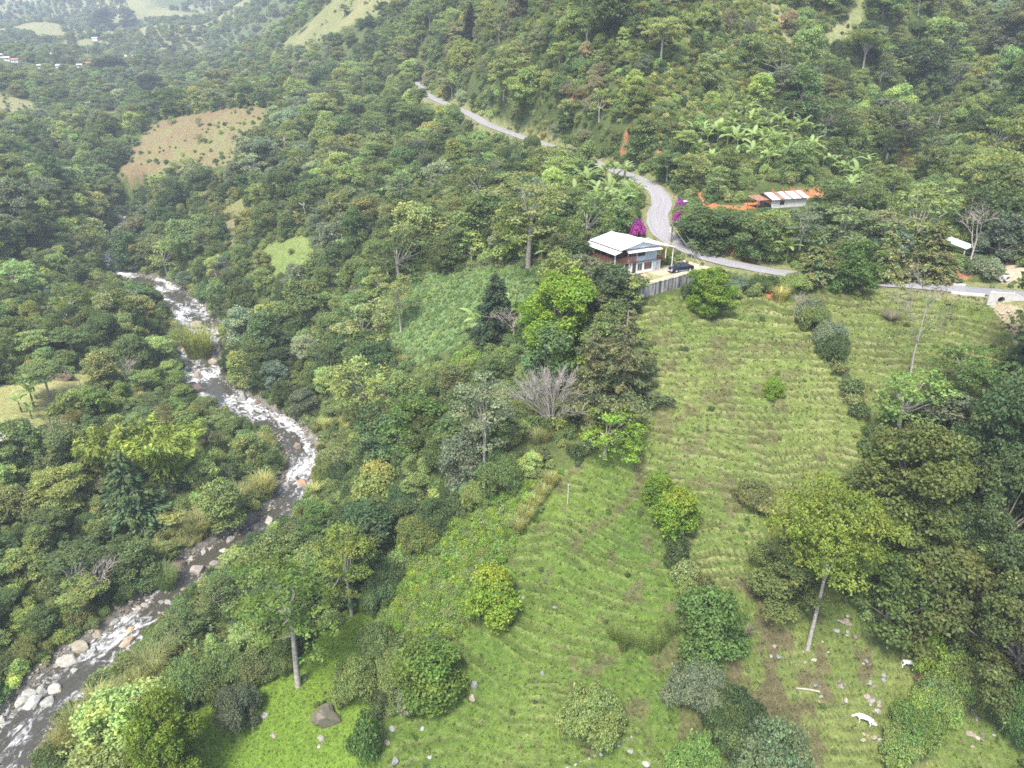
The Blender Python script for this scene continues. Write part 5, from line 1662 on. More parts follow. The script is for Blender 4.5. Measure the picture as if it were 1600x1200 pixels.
H_('house_tree', 'dome', 945, 478, 410, 78, (0.102, 0.131, 0.065), 'grey-green tree at the corner of the house yard', var=1)
H_('house_tree', 'airy', 975, 484, 432, 40, 'light', 'pale small tree at the end of the retaining wall', var=3)
H_('flower_shrub', 'bush', 1044, 404, 388, 13, 'bright', 'light green shrub beside the house drive', 'shrub')
H_('roadside_tree', 'lanky', 1080, 404, 374, 17, (0.203, 0.261, 0.145), 'slim pale-flowered tree beside the pickup', var=0)
H_('riverside_clump', 'cane', 312, 558, 512, 62, (.32, .36, .10), 'yellowish cane clump on the gravel bar in the river', 'cane')
H_('bamboo', 'bamboo', 268, 772, 672, 92, (.31, .38, .08), 'feathery yellow-green bamboo clump on the near left bank', 'bamboo', var=0)
H_('bamboo', 'bamboo', 183, 768, 668, 74, (.21, .265, .07), 'softer olive bamboo clump beside the feathery one', 'bamboo', var=1)
H_('bamboo', 'bamboo', 345, 150, 108, 40, (0.203, 0.203, 0.072), 'ochre bamboo clump above the brown far pasture', 'bamboo', var=0)
H_('spiky_plant', 'cane', 263, 922, 886, 40, 'mid', 'dark spiky plant at the water edge', 'plant')
H_('dark_tree', 'dome', 175, 118, 88, 44, (0.043, 0.065, 0.029), 'dark round tree near the far village', var=0)
H_('dark_tree', 'dome', 242, 148, 116, 34, (0.043, 0.065, 0.029), 'dark round tree in the middle of the far valley', var=2)
H_('farfield_tree', 'tall', 170, 45, 12, 30, (0.058, 0.080, 0.036), 'left of two dark trees on the far ridge', var=1)
H_('farfield_tree', 'tall', 200, 42, 10, 22, (0.058, 0.080, 0.036), 'right of two dark trees on the far ridge', var=2)
H_('bare_tree', 'bare', 1240, 500, 455, 20, 'grey', 'small dry tree at the top of the hedge', var=0)

for px_, py_, tp_, w_, lf_, lb_ in [(310, 198, 184, 10, 'mid', 'small dark tree alone in the brown far pasture'), (312, 222, 208, 14, 'olive', 'spiny bush in the middle of the brown far pasture'), (277, 278, 250, 16, 'yellow', 'left of three yellowish trees below the brown far pasture'),
                               (292, 278, 246, 16, 'yellow', 'middle of three yellowish trees below the brown far pasture'), (305, 276, 247, 14, 'light', 'right of three yellowish trees below the brown far pasture'), (268, 195, 182, 14, 'light', 'pale sapling at the upper left of the brown far pasture'),
                               (372, 232, 210, 16, 'dark', 'dark sapling at the right side of the brown far pasture'), (470, 52, 30, 16, 'mid', 'lone tree on the pale hill strip at the top'), (540, 26, 6, 18, 'dark', 'dark tree at the top end of the pale hill strip')]:
    H_('pasture_tree', 'airy' if w_ < 15 else 'lanky', px_, py_, tp_, w_, lf_, lb_)
# hedge lines: each bush a thing
def along(pxs, nb):
    P = np.array(pxs, float)
    d = np.r_[0, np.cumsum(np.hypot(*np.diff(P, axis=0).T))]
    s = np.linspace(0, d[-1], nb)
    return np.stack([np.interp(s, d, P[:, 0]), np.interp(s, d, P[:, 1])], 1)

ORD = ['first', 'second', 'third', 'fourth', 'fifth', 'sixth', 'seventh', 'eighth', 'ninth', 'tenth', 'eleventh', 'twelfth', 'thirteenth']
def hedge(pxs, nb, wpx, hpx, leaves, label, name='hedge_bush', kind='bush', group=None, end='top'):
    base_label = label
    for i, (x, y) in enumerate(along(pxs, nb)):
        label = f'{ORD[i]} from the {end}: {base_label}'
        k = RNG.uniform(.75, 1.3)
        x += RNG.uniform(-5, 5); y += RNG.uniform(-5, 5)
        H_(name, kind, x, y, y - hpx * k, wpx * k, RNG.choice(leaves), label, 'bush', group or base_label)
hedge([(1262, 500), (1285, 535), (1300, 560)], 5, 42, 36, ['dark', 'grey', 'mid'], 'dark hedge bush dividing the two upper pastures')
hedge([(1310, 585), (1345, 650), (1368, 700)], 6, 26, 16, ['dark', 'olive'], 'low scrub along the ditch between upper pastures', kind='shrub', name='hedge_shrub')
hedge([(1395, 1195), (1440, 1140), (1495, 1085)], 8, 50, 40, ['light', 'bright', 'light'], 'light green bush of the clipped hedge in the paddock corner', end='bottom')
hedge([(1040, 800), (1060, 880), (1075, 960), (1085, 1010)], 9, 30, 26, ['olive', 'mid', 'cane', 'dark'], 'scrubby bush on the fence line between pastures')
hedge([(1085, 1060), (1110, 1110), (1160, 1180)], 7, 50, 42, ['dark', 'grey', 'mid'], 'dense bush in the lower fence-line thicket')
hedge([(1100, 448), (1140, 446), (1200, 450), (1240, 452)], 9, 30, 18, ['mid', 'light', 'dark', 'grey'], 'leafy bush on the bank below the lower road', end='house end')
hedge([(1078, 466), (1095, 472)], 3, 28, 26, ['dark', 'mid'], 'dark bush at the end of the retaining wall')
hedge([(585, 948), (620, 900), (660, 850), (720, 800), (780, 770)], 8, 46, 40, ['mid', 'dark', 'light'], 'bush along the upper edge of the shrub slope', end='bottom')
hedge([(440, 1040), (370, 1062), (300, 1092), (235, 1120)], 7, 50, 38, ['mid', 'light', 'olive'], 'bush between riverside meadow and river', end='meadow tree')
hedge([(585, 1000), (612, 1050), (630, 1100)], 7, 44, 32, ['mid', 'grey', 'light'], 'bush between meadow and lower pasture')
hedge([(1550, 430), (1535, 425), (1522, 420)], 4, 26, 20, ['grey'], 'silvery shrub beside the gravel yard', end='pipes')
hedge([(1580, 1130), (1600, 1150)], 3, 60, 60, ['emerald', 'mid'], 'leafy bush in the lower right corner of the paddock')
hedge([(1060, 336), (1075, 352), (1090, 362)], 4, 30, 24, ['bright', 'mid'], 'bush on the bank behind the bougainvillea', end='road bend')
hedge([(1180, 785), (1210, 800)], 2, 46, 24, ['cane', 'olive'], 'scrubby mound in the lower part of the main pasture', end='left')

CANE_N = {}
def place_cane(px, py, top, w, label, leaf='cane'):
    i = CANE_N[label] = CANE_N.get(label, -1) + 1
    H_('cane_clump', 'cane', px, py, top, w, leaf, f'{ORD[i]} from the upper end: {label}', 'cane', label)
for x, y in along([(445, 765), (400, 795), (330, 830), (280, 865)], 12):
    place_cane(x - 14 + RNG.uniform(-34, 10), y + RNG.uniform(-14, 6), y - RNG.uniform(18, 34), RNG.uniform(24, 46), 'straw-yellow cane clump on the left river bank')
for x, y in along([(270, 1010), (215, 1060), (150, 1110), (90, 1170)], 12):
    place_cane(x + RNG.uniform(-2, 34), y + RNG.uniform(0, 22), y - RNG.uniform(12, 28), RNG.uniform(28, 50), 'straw-yellow cane clump on the near river bank')
for x, y in along([(960, 1000), (1010, 1020), (1050, 990)], 8):
    place_cane(x, y + RNG.uniform(-8, 8), y - 18, 26, 'tall grass clump on the lower pasture', (.19, .25, .07))
for x, y in along([(860, 760), (830, 800), (810, 830)], 5):
    place_cane(x, y, y - 20, 26, 'pale grass clump on the ridge edge')

# ------------------------------------------------------------------ bougainvillea
def bougain(px, py, top, w, label):
    p, t = ground_at(px, py, 70, 300)
    tm, cm, pw, phh = PROTO['bush'][1]
    root = empty('bougainvillea', p, RNG.uniform(0, 6))
    s = w * t / FPX / pw
    h = (py - top) * t / FPX / phh
    mkobj('stem', tm, root).scale = (s, s, h)
    f = mkobj('blossom', cm, root); f.scale = (s, s, h); set_leaf(f, (.36, .06, .34))
    TREES.append((p.x, p.y, w * t / FPX * .5, 3))
    tagg(root, label, 'bougainvillea', 'bougainvillea by the road')
bougain(993, 370, 344, 26, 'purple bougainvillea behind the house roof')
bougain(1063, 336, 312, 18, 'purple bougainvillea below the little shelter')
bougain(1059, 352, 330, 17, 'purple bougainvillea lower down the road bend')

# ------------------------------------------------------------------ banana plants
def banana_leaf(rng, ln, wd):
    mb_v, mb_f = [], []
    n = 5
    for s in range(n + 1):
        f = s / n
        x = ln * (.1 + .9 * f - .1 * f * f); z = ln * (.55 * f - .62 * f * f)
        w = wd * math.sin(math.pi * min(1, .12 + .88 * f)) ** .6 * .5 + .02
        if s == n: w = .03
        dz = -.25 * w
        mb_v += [(x, -w, z + dz), (x, 0, z + .04), (x, w, z + dz)]
    for s in range(n):
        a = s * 3
        mb_f += [(a, a + 1, a + 4, a + 3), (a + 1, a + 2, a + 5, a + 4)]
    v = np.array(mb_v); t = np.ones((len(v), 3)) * np.array([1.0, 1.0, 1.0])
    t[1::3] = (1.35, 1.3, 1.3)
    return mesh_np('leaf', v, np.array(mb_f), M['leaf'], t)
BLEAF = [banana_leaf(None, 2.4, .62), banana_leaf(None, 2.0, .55), banana_leaf(None, 2.7, .66)]
BSTEM = MB().tube([(0, 0, -.5), (0, 0, 0), (.04, 0, 1.2), (.05, .02, 2.2)], [.19, .17, .13, .07], 6).mesh('stem', simple('banana_stem', (.16, .17, .07), .7, .3, 5), True)
BN = [0]
def banana(x, y, s, label, group, leaf=(.22, .30, .11)):
    z = float(height(x, y))
    root = empty('banana_plant', (x, y, z), RNG.uniform(0, 6.28))
    root.scale = (s, s, s)
    mkobj('stem', BSTEM, root)
    n = RNG.choice((6, 7, 8))
    k = math.exp(RNG.gauss(0, .15))
    for i in range(n):
        l = mkobj('leaf', RNG.choice(BLEAF), root, (0.04, 0.01, RNG.uniform(1.9, 2.25)))
        l.rotation_euler = (RNG.uniform(-.2, .2), RNG.uniform(-.95, .1), i * 6.283 / n + RNG.uniform(-.3, .3))
        set_leaf(l, (leaf[0] * k, leaf[1] * k, leaf[2] * k))
    tagg(root, label, 'banana plant', group)
    TREES.append((x, y, .8, 3))

def banana_patch(poly, nb, label, tmin, tmax, s=(1.25, 1.95)):
    xs = [p[0] for p in poly]; ys = [p[1] for p in poly]
    got = 0
    for _ in range(nb * 12):
        if got >= nb: break
        px, py = RNG.uniform(min(xs), max(xs)), RNG.uniform(min(ys), max(ys))
        if not in_poly(np.array([px]), np.array([py]), poly)[0]: continue
        p, t = ground_at(px, py, 70, 900)
        if t < tmin or t > tmax: continue
        if any((p.x - a) ** 2 + (p.y - b) ** 2 < 3.2 for a, b, r, h in TREES[-80:]): continue
        banana(p.x, p.y, RNG.uniform(*s), label, label)
        got += 1
banana_patch([(1080, 215), (1180, 185), (1290, 225), (1300, 275), (1200, 275), (1085, 280)], 46, 'banana plant in the grove above the red bank', 150, 240)
banana_patch([(1290, 270), (1345, 250), (1380, 310), (1310, 330)], 14, 'banana plant right of the red bank', 150, 240)
banana_patch([(900, 290), (985, 270), (1000, 320), (950, 350), (890, 330)], 26, 'banana plant on the slope below the road bend', 140, 240)
banana_patch([(740, 490), (800, 500), (790, 540), (730, 545), (715, 520)], 7, 'banana plant below the dark conifer', 100, 200)
banana_patch([(840, 400), (885, 395), (890, 420), (845, 425)], 5, 'banana plant beside the crop field top', 100, 200)
banana_patch([(560, 190), (640, 165), (650, 215), (570, 240)], 14, 'pale banana plant on the far slope below the road', 280, 420)
banana_patch([(1225, 380), (1245, 378), (1245, 412), (1225, 412)], 3, 'banana plant under the twin white stems', 100, 200)
banana_patch([(20, 640), (60, 620), (70, 650), (30, 668)], 4, 'banana plant beside the rusty-roofed hut', 100, 260)

# ------------------------------------------------------------------ forest: individuals nearby, one mass far away
FOREST_OPEN = ['main', 'right', 'lower', 'meadow', 'paddock', 'crop', 'farpas', 'glade', 'glade2', 'clearing', 'shedyard', 'topleft', 'ridgepas', 'gullypas', 'bald', 'red', 'red2', 'red3', 'scar', 'yard', 'track', 'gulch', 'slope', 'dirtpath']
OPEN = np.zeros(GX.shape, bool)
for k in FOREST_OPEN: OPEN |= MASK[k]
OPEN |= (e < 1.6) | (dr < 4.6)
rng = np.random.default_rng(77)

def scatter(r0, r1, spacing, a0=-.98, a1=.98, seed=0):
    """jittered grid over a ring sector, clipped to the frame with a margin"""
    g = np.random.default_rng(seed)
    s = spacing
    xs = np.arange(-r1, r1, s); ys = np.arange(0, r1 * 1.02, s)
    X, Y = np.meshgrid(xs, ys)
    X = X + (np.arange(len(ys)) % 2)[:, None] * s * .5
    X = (X + g.uniform(-.42, .42, X.shape) * s).ravel(); Y = (Y + g.uniform(-.42, .42, Y.shape) * s).ravel()
    r = np.hypot(X, Y); a = np.arctan2(X, Y)
    m = (r > r0) & (r < r1) & (a > a0) & (a < a1)
    X, Y = X[m], Y[m]
    px, py, t = project(X, Y, height(X, Y))
    m = (px > -120) & (px < 1720) & (py > -160) & (py < 1330)
    return X[m], Y[m], px[m], py[m], t[m]

def visible(X, Y, lift, n=48):
    """is a point `lift` above the ground seen from the camera (over the bare ground)"""
    Zt = height(X, Y) + lift
    ok = np.ones(len(X), bool)
    for f in np.linspace(.25, .97, n):
        ok &= height(X * f, Y * f) < CAMZ + (Zt - CAMZ) * f + .5
    return ok

for q in EXCL: TREES.append((q[0], q[1], q[2] / .8, 3))
hx = np.array([t[0] for t in TREES]); hy = np.array([t[1] for t in TREES]); hr = np.array([t[2] for t in TREES]); hh_ = np.array([t[3] for t in TREES])
def clear_of(X, Y, k=.8, extra=.6, minh=2.5):
    sel = hh_ > minh
    ok = np.ones(len(X), bool)
    for a, b, r in zip(hx[sel], hy[sel], hr[sel]):
        ok &= (X - a) ** 2 + (Y - b) ** 2 > (r * k + extra) ** 2
    return ok

def in_house(X, Y, m=2.0):
    c, s = math.cos(HROT), math.sin(HROT)
    lx = (X - HX) * c + (Y - HY) * s; ly = -(X - HX) * s + (Y - HY) * c
    return (lx > -5 - m) & (lx < 11 + m) & (ly > -1 - m) & (ly < 11 + m)

# sight lines that the photograph keeps open (the house, the long shed, the shelter, the river, the road bend)
def hides(X, Y, h, t):
    """would a plant this tall stand in front of something that shows in the photograph?"""
    z0 = height(X, Y)
    pxb, pyb, _ = project(X, Y, z0)
    pxt, pyt, _ = project(X, Y, z0 + h)
    bad = np.zeros(len(X), bool)
    KEEP = [((905, 1100), (355, 462), 141), ((1186, 1270), (304, 326), 168), ((1466, 1542), (374, 400), 153), ((1540, 1640), (400, 480), 127), ((1500, 1660), (470, 575), 121),
            ((985, 1056), (276, 385), 150), ((1060, 1240), (385, 432), 147), ((1240, 1600), (434, 462), 138), ((1083, 1304), (286, 326), 169), ((1180, 1306), (286, 314), 177), ((700, 800), (165, 205), 285), ((925, 1005), (255, 292), 198), ((975, 1008), (340, 374), 158), ((652, 672), (132, 152), 350)]
    for (x0, x1), (y0, y1), td in KEEP:
        ov = (pxt > x0 - h * 1.6) & (pxt < x1 + h * 1.6) & (pyt < y1) & (pyb > y0) & (t < td)
        bad |= ov
    # the water surface as seen
    for k in range(0, len(RV), 3):
        q = RV[k]
        qx, qy, qt = project(q[0:1], q[1:2], q[2:3] + CAMZ)
        if qy[0] < 415 or qt[0] > 300: continue
        wpx = (q[3] * .5 - 1.2) * FPX / qt[0]
        bad |= (np.abs(pxt - qx[0]) < wpx + h * .25 * FPX / t) & (pyt < qy[0] - 3) & (pyb > qy[0]) & (t < qt[0])
    # open ground that shows in full
    for poly, td in ((Z['crop'], 190), (Z['clearing'], 1000), (Z['meadow'], 1000), (Z['lower'], 1000), (Z['main'], 1000), (Z['paddock'], 1000), (Z['right'], 1000), (Z['farpas'], 350), (Z['slope'], 1000), (Z['ridgepas'], 236), (Z['gullypas'], 390), (Z['dirtpath'], 238), (Z['topleft'], 500)):
        mid = in_poly(pxt, pyt + (pyb - pyt) * (.05 if poly is Z['crop'] else .35), poly) & (t < td)
        bad |= mid
    return bad

ZONES = [
    ('left_bank', [(-200, 420), (150, 425), (230, 450), (290, 560), (430, 680), (460, 760), (300, 860), (120, 1020), (-200, 1260)], 'in the wood on the left river bank'),
    ('ravine', [(500, 600), (620, 560), (720, 560), (830, 560), (900, 640), (890, 740), (780, 770), (620, 850), (560, 950), (470, 1000), (330, 1060), (280, 1000), (440, 830), (520, 700)], 'on the ravine slope above the river'),
    ('river_slope', [(180, 300), (420, 250), (640, 400), (570, 470), (630, 560), (520, 610), (470, 660), (380, 610), (330, 520), (250, 440), (170, 400)], 'on the right river bank below the crop field'),
    ('road_slope', [(420, 170), (640, 150), (800, 220), (960, 270), (1000, 340), (900, 380), (840, 410), (650, 430), (560, 460), (420, 330)], 'on the slope between road and river'),
    ('above_road', [(640, -200), (1230, -200), (1240, 90), (1180, 260), (1040, 300), (960, 260), (800, 200), (640, 140)], 'on the steep hillside above the road'),
    ('gully', [(1180, -200), (1750, -200), (1750, 400), (1480, 380), (1300, 430), (1050, 400), (1100, 320), (1300, 280)], 'in the side valley beyond the road'),
    ('right_wood', [(1330, 580), (1750, 480), (1750, 1100), (1500, 1080), (1330, 1000)], 'in the dark wood on the right'),
]
def zone_of(px, py):
    z = np.full(len(px), -1)
    for i, (n_, poly, _) in enumerate(ZONES):
        z[(z < 0) & in_poly(px, py, poly)] = i
    return z
# kind, leaf colour, weight per zone
LOOK = {'thicket': 'low bushy', 'massive': 'broad many-lobed', 'lanky': 'lanky', 'vine': 'vine-covered', 'dome': 'round-crowned', 'airy': 'loose-crowned', 'tall': 'tall narrow', 'umbrella': 'flat-topped', 'round': 'compact', 'conifer': 'pointed', 'bare': 'leafless'}
HUE = {'dark': 'dark green', 'mid': 'mid-green', 'light': 'light green', 'olive': 'olive', 'grey': 'grey-green', 'yellow': 'yellow-green', 'bright': 'bright green', 'emerald': 'emerald', 'brown': 'brownish'}
MIXZ = {
    'left_bank': (['thicket'] * 2 + ['massive', 'vine'] + ['dome'] * 6 + ['airy'] * 4 + ['umbrella'] * 2 + ['tall', 'round', 'bare', 'lanky'], ['mid'] * 5 + ['dark'] * 3 + ['light'] * 4 + ['olive'] * 3 + ['grey'] * 2 + ['bright']),
    'ravine': (['thicket'] * 2 + ['massive', 'vine'] + ['dome'] * 6 + ['airy'] * 3 + ['umbrella'] * 2 + ['tall'] * 2 + ['round'], ['mid'] * 5 + ['dark'] * 4 + ['light'] * 3 + ['olive'] + ['emerald'] * 2 + ['bright']),
    'river_slope': (['thicket'] * 2 + ['massive', 'vine'] + ['dome'] * 7 + ['airy'] * 3 + ['tall'] * 2, ['mid'] * 5 + ['dark'] * 4 + ['light'] * 2 + ['olive'] * 3 + ['grey'] * 2),
    'road_slope': (['thicket'] * 2 + ['massive', 'vine'] + ['dome'] * 6 + ['airy'] * 4 + ['umbrella'] * 2 + ['tall'], ['mid'] * 5 + ['dark'] * 3 + ['light'] * 4 + ['olive'] * 4 + ['grey'] * 2),
    'above_road': (['thicket'] * 2 + ['massive', 'vine'] + ['dome'] * 6 + ['tall'] * 4 + ['airy'] * 3 + ['umbrella'] * 2, ['mid'] * 5 + ['dark'] * 4 + ['light'] * 3 + ['olive'] * 5 + ['grey'] * 2 + ['brown']),
    'gully': (['thicket'] * 2 + ['massive', 'vine'] + ['dome'] * 6 + ['tall'] * 3 + ['airy'] * 3 + ['umbrella'] * 2, ['mid'] * 5 + ['dark'] * 4 + ['light'] * 3 + ['olive'] * 4 + ['grey']),
    'right_wood': (['dome'] * 5 + ['tall'] * 4 + ['massive'], ['dark'] * 5 + ['mid'] * 4 + ['olive'] * 2),
    'other': (['dome'] * 5 + ['airy'] * 3 + ['tall'] * 2, ['mid'] * 5 + ['dark'] * 4 + ['light'] * 2 + ['olive'] * 3 + ['grey'])}

X, Y, px, py, t = scatter(62, 560, 4.1, seed=5)
H0 = np.clip(np.exp(rng.normal(math.log(5.6), .45, len(X))), 2.6, 15.0)
zi = zone_of(px, py)
H0 = np.where(zi == 6, H0 * 1.45, H0)
H0 = np.where(zi == 0, H0 * .82, H0)
op = grid_value(OPEN, X, Y)
keep = ~op & clear_of(X, Y) & ~in_house(X, Y) & visible(X, Y, H0)
keep &= rng.random(len(X)) < np.where(t < 220, .80, .78)
keep &= ~grid_value(MASK['banana'] | MASK['fern'], X, Y) | (rng.random(len(X)) < .13)
keep &= ~grid_value(MASK['hedge'], X, Y)
keep &= ~grid_value(MASK['scrub'], X, Y) | (rng.random(len(X)) < .3)
keep &= ~hides(X, Y, H0, t)
X, Y, px, py, t, H0, zi = (q[keep] for q in (X, Y, px, py, t, H0, zi))
patch = fbm(X / 30, Y / 30, 101, 2)
order = np.argsort(t / H0 ** .5)
INFRAME = (px > -20) & (px < 1620) & (py > -10) & (py < 1260)
LANDMARKS = [(268, 740, 'the feathery bamboo'), (95, 582, 'the big flat boulder'), (310, 535, 'the gravel-bar canes'), (470, 690, 'the river bend'), (745, 680, 'the grey-green tall tree'),
             (860, 620, 'the leafless mauve bush'), (775, 480, 'the dark conifer'), (680, 480, 'the crop field'), (825, 330, 'the tall olive tree'), (440, 400, 'the small glade'), (300, 220, 'the brown pasture'),
             (1020, 320, 'the road bend'), (1230, 315, 'the long shed'), (1395, 240, 'the blackish flat-topped tree'), (1420, 220, 'the dirt path'), (1495, 385, 'the open shelter'), (10, 680, 'the rusty-roofed hut'),
             (560, 880, 'the twin-stemmed airy tree'), (460, 950, 'the pale-stemmed meadow tree'), (1420, 740, 'the olive-gold giant'), (1545, 680, 'the huge dark tree'), (280, 880, 'the purple river boulder'), (740, 200, 'the upper road'),
             (975, 400, 'the house'), (213, 770, 'the dark narrow tree'), (60, 1090, 'the white river boulders'), (735, 40, 'the blackish conifer'), (1150, 250, 'the banana grove')]
def landmark(px, py):
    d = [(math.hypot(px - a, py - b), a, b, nme) for a, b, nme in LANDMARKS]
    q = min(d)
    dx, dy = px - q[1], py - q[2]
    if abs(dx) > abs(dy) * 1.2: rel = 'right of' if dx > 0 else 'left of'
    else: rel = 'in front of' if dy > 0 else 'beyond'
    far = 'close ' if q[0] < 60 else ('' if q[0] < 130 else 'well ')
    return far + rel + ' ' + q[3]
n_ind = 0
mass = []
from collections import Counter
lab_n = Counter()
for i in order:
    zn = ZONES[zi[i]][0] if zi[i] >= 0 else 'other'
    kinds, leaves = MIXZ[zn]
    kd, lf = RNG.choice(kinds), leaves[int(np.clip((patch[i] * .5 + .5 + RNG.gauss(0, .28)), 0, .999) * len(leaves))]
    if kd == 'massive' and H0[i] < 6.5: kd = 'dome'
    if kd == 'thicket': H0[i] = min(H0[i], 4.2)
    w = H0[i] * RNG.uniform(.78, 1.15) * {'thicket': 1.35, 'vine': .75, 'lanky': .6, 'tall': .62, 'umbrella': 1.05, 'round': .85, 'bare': .7}.get(kd, .95)
    if n_ind < 290 and INFRAME[i] and t[i] < 300:
        size = 'tall' if H0[i] > 7.6 else ('small' if H0[i] < 4.6 else '')
        lk = LOOK.get(kd, 'broad')
        lab = ' '.join(f'{size} {HUE[lf]} {lk} tree {landmark(px[i], py[i])}'.replace(size + ' ' + HUE[lf] + ' tall', HUE[lf] + ' tall').split())
        plant('forest_tree', kd, float(X[i]), float(Y[i]), float(w), float(H0[i]), lf, lab, 'tree', lab, jitter=.2)
        n_ind += 1
    else:
        mass.append((X[i], Y[i], w, H0[i], kd, lf))

# ------------------------------------------------------------------ masses: one object each, plants instanced on points
def node_group(name, coll, align=False):
    ng = bpy.data.node_groups.new(name, 'GeometryNodeTree')
    ng.interface.new_socket('Geometry', in_out='INPUT', socket_type='NodeSocketGeometry')
    ng.interface.new_socket('Geometry', in_out='OUTPUT', socket_type='NodeSocketGeometry')
    N, L = ng.nodes, ng.links
    gi, go = N.new('NodeGroupInput'), N.new('NodeGroupOutput')
    ci = N.new('GeometryNodeCollectionInfo')
    ci.inputs['Collection'].default_value = coll
    ci.inputs['Separate Children'].default_value = True
    ci.inputs['Reset Children'].default_value = True
    ip = N.new('GeometryNodeInstanceOnPoints')
    ip.inputs['Pick Instance'].default_value = True
    def attr(nm, dt):
        a = N.new('GeometryNodeInputNamedAttribute'); a.data_type = dt
        a.inputs['Name'].default_value = nm
        return a.outputs['Attribute']
    L.new(gi.outputs[0], ip.inputs['Points'])
    L.new(ci.outputs[0], ip.inputs['Instance'])
    L.new(attr('which', 'INT'), ip.inputs['Instance Index'])
    L.new(attr('turn', 'FLOAT_VECTOR'), ip.inputs['Rotation'])
    L.new(attr('size', 'FLOAT_VECTOR'), ip.inputs['Scale'])
    L.new(ip.outputs[0], go.inputs[0])
    return ng

def joined(kind, k):
    """one mesh with trunk and crown of a prototype"""
    tm, cm, w, h = PROTO[kind][k]
    me = bpy.data.meshes.new('plant')
    bm = bmesh.new()
    me.materials.append(cm.materials[0])
    bm.from_mesh(cm)
    if tm is not None:
        n0 = len(bm.faces)
        bm.from_mesh(tm)
        bm.faces.ensure_lookup_table()
        for f in bm.faces[n0:]: f.material_index = 1
        me.materials.append(tm.materials[0])
    bm.to_mesh(me); bm.free()
    return me

MASS_N = [0]
def mass_object(name, label, protos, rows):
    """rows: x y z sx sy sz rx ry rz which r g b"""
    c = bpy.data.collections.new('sources_%03d' % MASS_N[0]); MASS_N[0] += 1
    for i, me in enumerate(protos):
        o = bpy.data.objects.new('source_%03d_%03d' % (MASS_N[0], i), me)
        c.objects.link(o)
    R = np.array(rows, np.float32)
    me = bpy.data.meshes.new(name)
    me.vertices.add(len(R)); me.vertices.foreach_set('co', R[:, :3].ravel())
    for nm, ty, dat in (('size', 'FLOAT_VECTOR', R[:, 3:6]), ('turn', 'FLOAT_VECTOR', R[:, 6:9]), ('leafcol', 'FLOAT_VECTOR', R[:, 10:13])):
        a = me.attributes.new(name=nm, type=ty, domain='POINT')
        a.data.foreach_set('vector', np.ascontiguousarray(dat).ravel())
    a = me.attributes.new(name='which', type='INT', domain='POINT')
    a.data.foreach_set('value', R[:, 9].astype(np.int32))
    o = mkobj(name, me)
    md = o.modifiers.new('scatter', 'NODES')
    md.node_group = node_group(name, c)
    tagg(o, label, None, None, 'stuff')
    return o

def jit(c, j=.22):
    k = math.exp(RNG.gauss(0, j)); h = RNG.gauss(0, min(j * .4, .06))
    return (c[0] * k * (1 + h), c[1] * k, c[2] * k * (.92 - h))

kinds = ['dome', 'airy', 'tall', 'umbrella', 'round', 'conifer', 'massive', 'thicket', 'vine', 'lanky']
protos, base_i = [], {}
for kd in kinds:
    base_i[kd] = len(protos)
    for k in range(len(PROTO[kd])): protos.append(joined(kd, k))
rows = []
for x, y, w, h, kd, lf in mass:
    if kd not in base_i: kd = 'airy'
    k = RNG.randrange(len(PROTO[kd]))
    _, _, pw, ph_ = PROTO[kd][k]
    rows.append((x, y, float(height(x, y)) - .1, w / pw, w / pw, h / ph_, 0, 0, RNG.uniform(0, 6.28), base_i[kd] + k) + jit(LEAF[lf]))
mass_object('hillside_forest', 'dense forest covering the slopes farther away', protos, rows)
n_mass = len(rows)

# far valley woods
X, Y, px, py, t = scatter(560, 2300, 10.5, -.68, .3, seed=9)
dn = fbm(X / 120, Y / 120, 111, 4)
keep = (dn > np.where(t < 1000, -.62, -.02 + .12 * sstep(1200, 2000, t))) & ~grid_value(OPEN, X, Y)
HH = rng.uniform(5, 10.5, len(X))
keep &= visible(X, Y, HH) & clear_of(X, Y)
rows = []
for x, y, h in zip(X[keep], Y[keep], HH[keep]):
    kd = RNG.choice(['dome', 'dome', 'airy', 'tall'])
    k = RNG.randrange(len(PROTO[kd]))
    _, _, pw, ph_ = PROTO[kd][k]
    w = h * RNG.uniform(.8, 1.25)
    rows.append((x, y, float(height(x, y)) - .2, w / pw, w / pw, h / ph_, 0, 0, RNG.uniform(0, 6.28), base_i[kd] + k) + jit(LEAF[RNG.choice(['mid', 'mid', 'dark', 'olive', 'grey'])]))
mass_object('far_valley_forest', 'hazy woods along the far valley', protos, rows)
n_far = len(rows)

# undergrowth between the trees
hx = np.array([t_[0] for t_ in TREES]); hy = np.array([t_[1] for t_ in TREES]); hr = np.array([t_[2] for t_ in TREES]); hh_ = np.array([t_[3] for t_ in TREES])
X, Y, px, py, t = scatter(55, 330, 1.75, seed=15)
op = grid_value(OPEN, X, Y)
HH = rng.uniform(1.0, 2.7, len(X))
keep = ~op & ~in_house(X, Y, .4) & visible(X, Y, HH, 30)
keep &= rng.random(len(X)) < np.where(t < 200, .8, .6)
keep &= ~hides(X, Y, HH * .6, t)
sp = [joined('shrub', k) for k in range(6)] + [joined('bush', k) for k in range(3)] + [joined('cane', k) for k in range(3)]
rows = []
pn = fbm(X / 12, Y / 12, 121, 2)
for x, y, h, p_, tt_ in zip(X[keep], Y[keep], HH[keep], pn[keep], t[keep]):
    k = RNG.randrange(9)
    cn = LEAF[RNG.choice(['mid', 'light', 'dark', 'olive', 'mid'])]
    if p_ > .38 and RNG.random() < .5: k = 9 + RNG.randrange(3); cn = LEAF['cane']
    _, _, pw, ph_ = (PROTO['shrub'] + PROTO['bush'] + PROTO['cane'])[k]
    w = h * RNG.uniform(.9, 1.5)
    rows.append((x, y, float(height(x, y)) - .05, w / pw, w / pw, h / ph_, 0, 0, RNG.uniform(0, 6.28), k) + jit(cn))
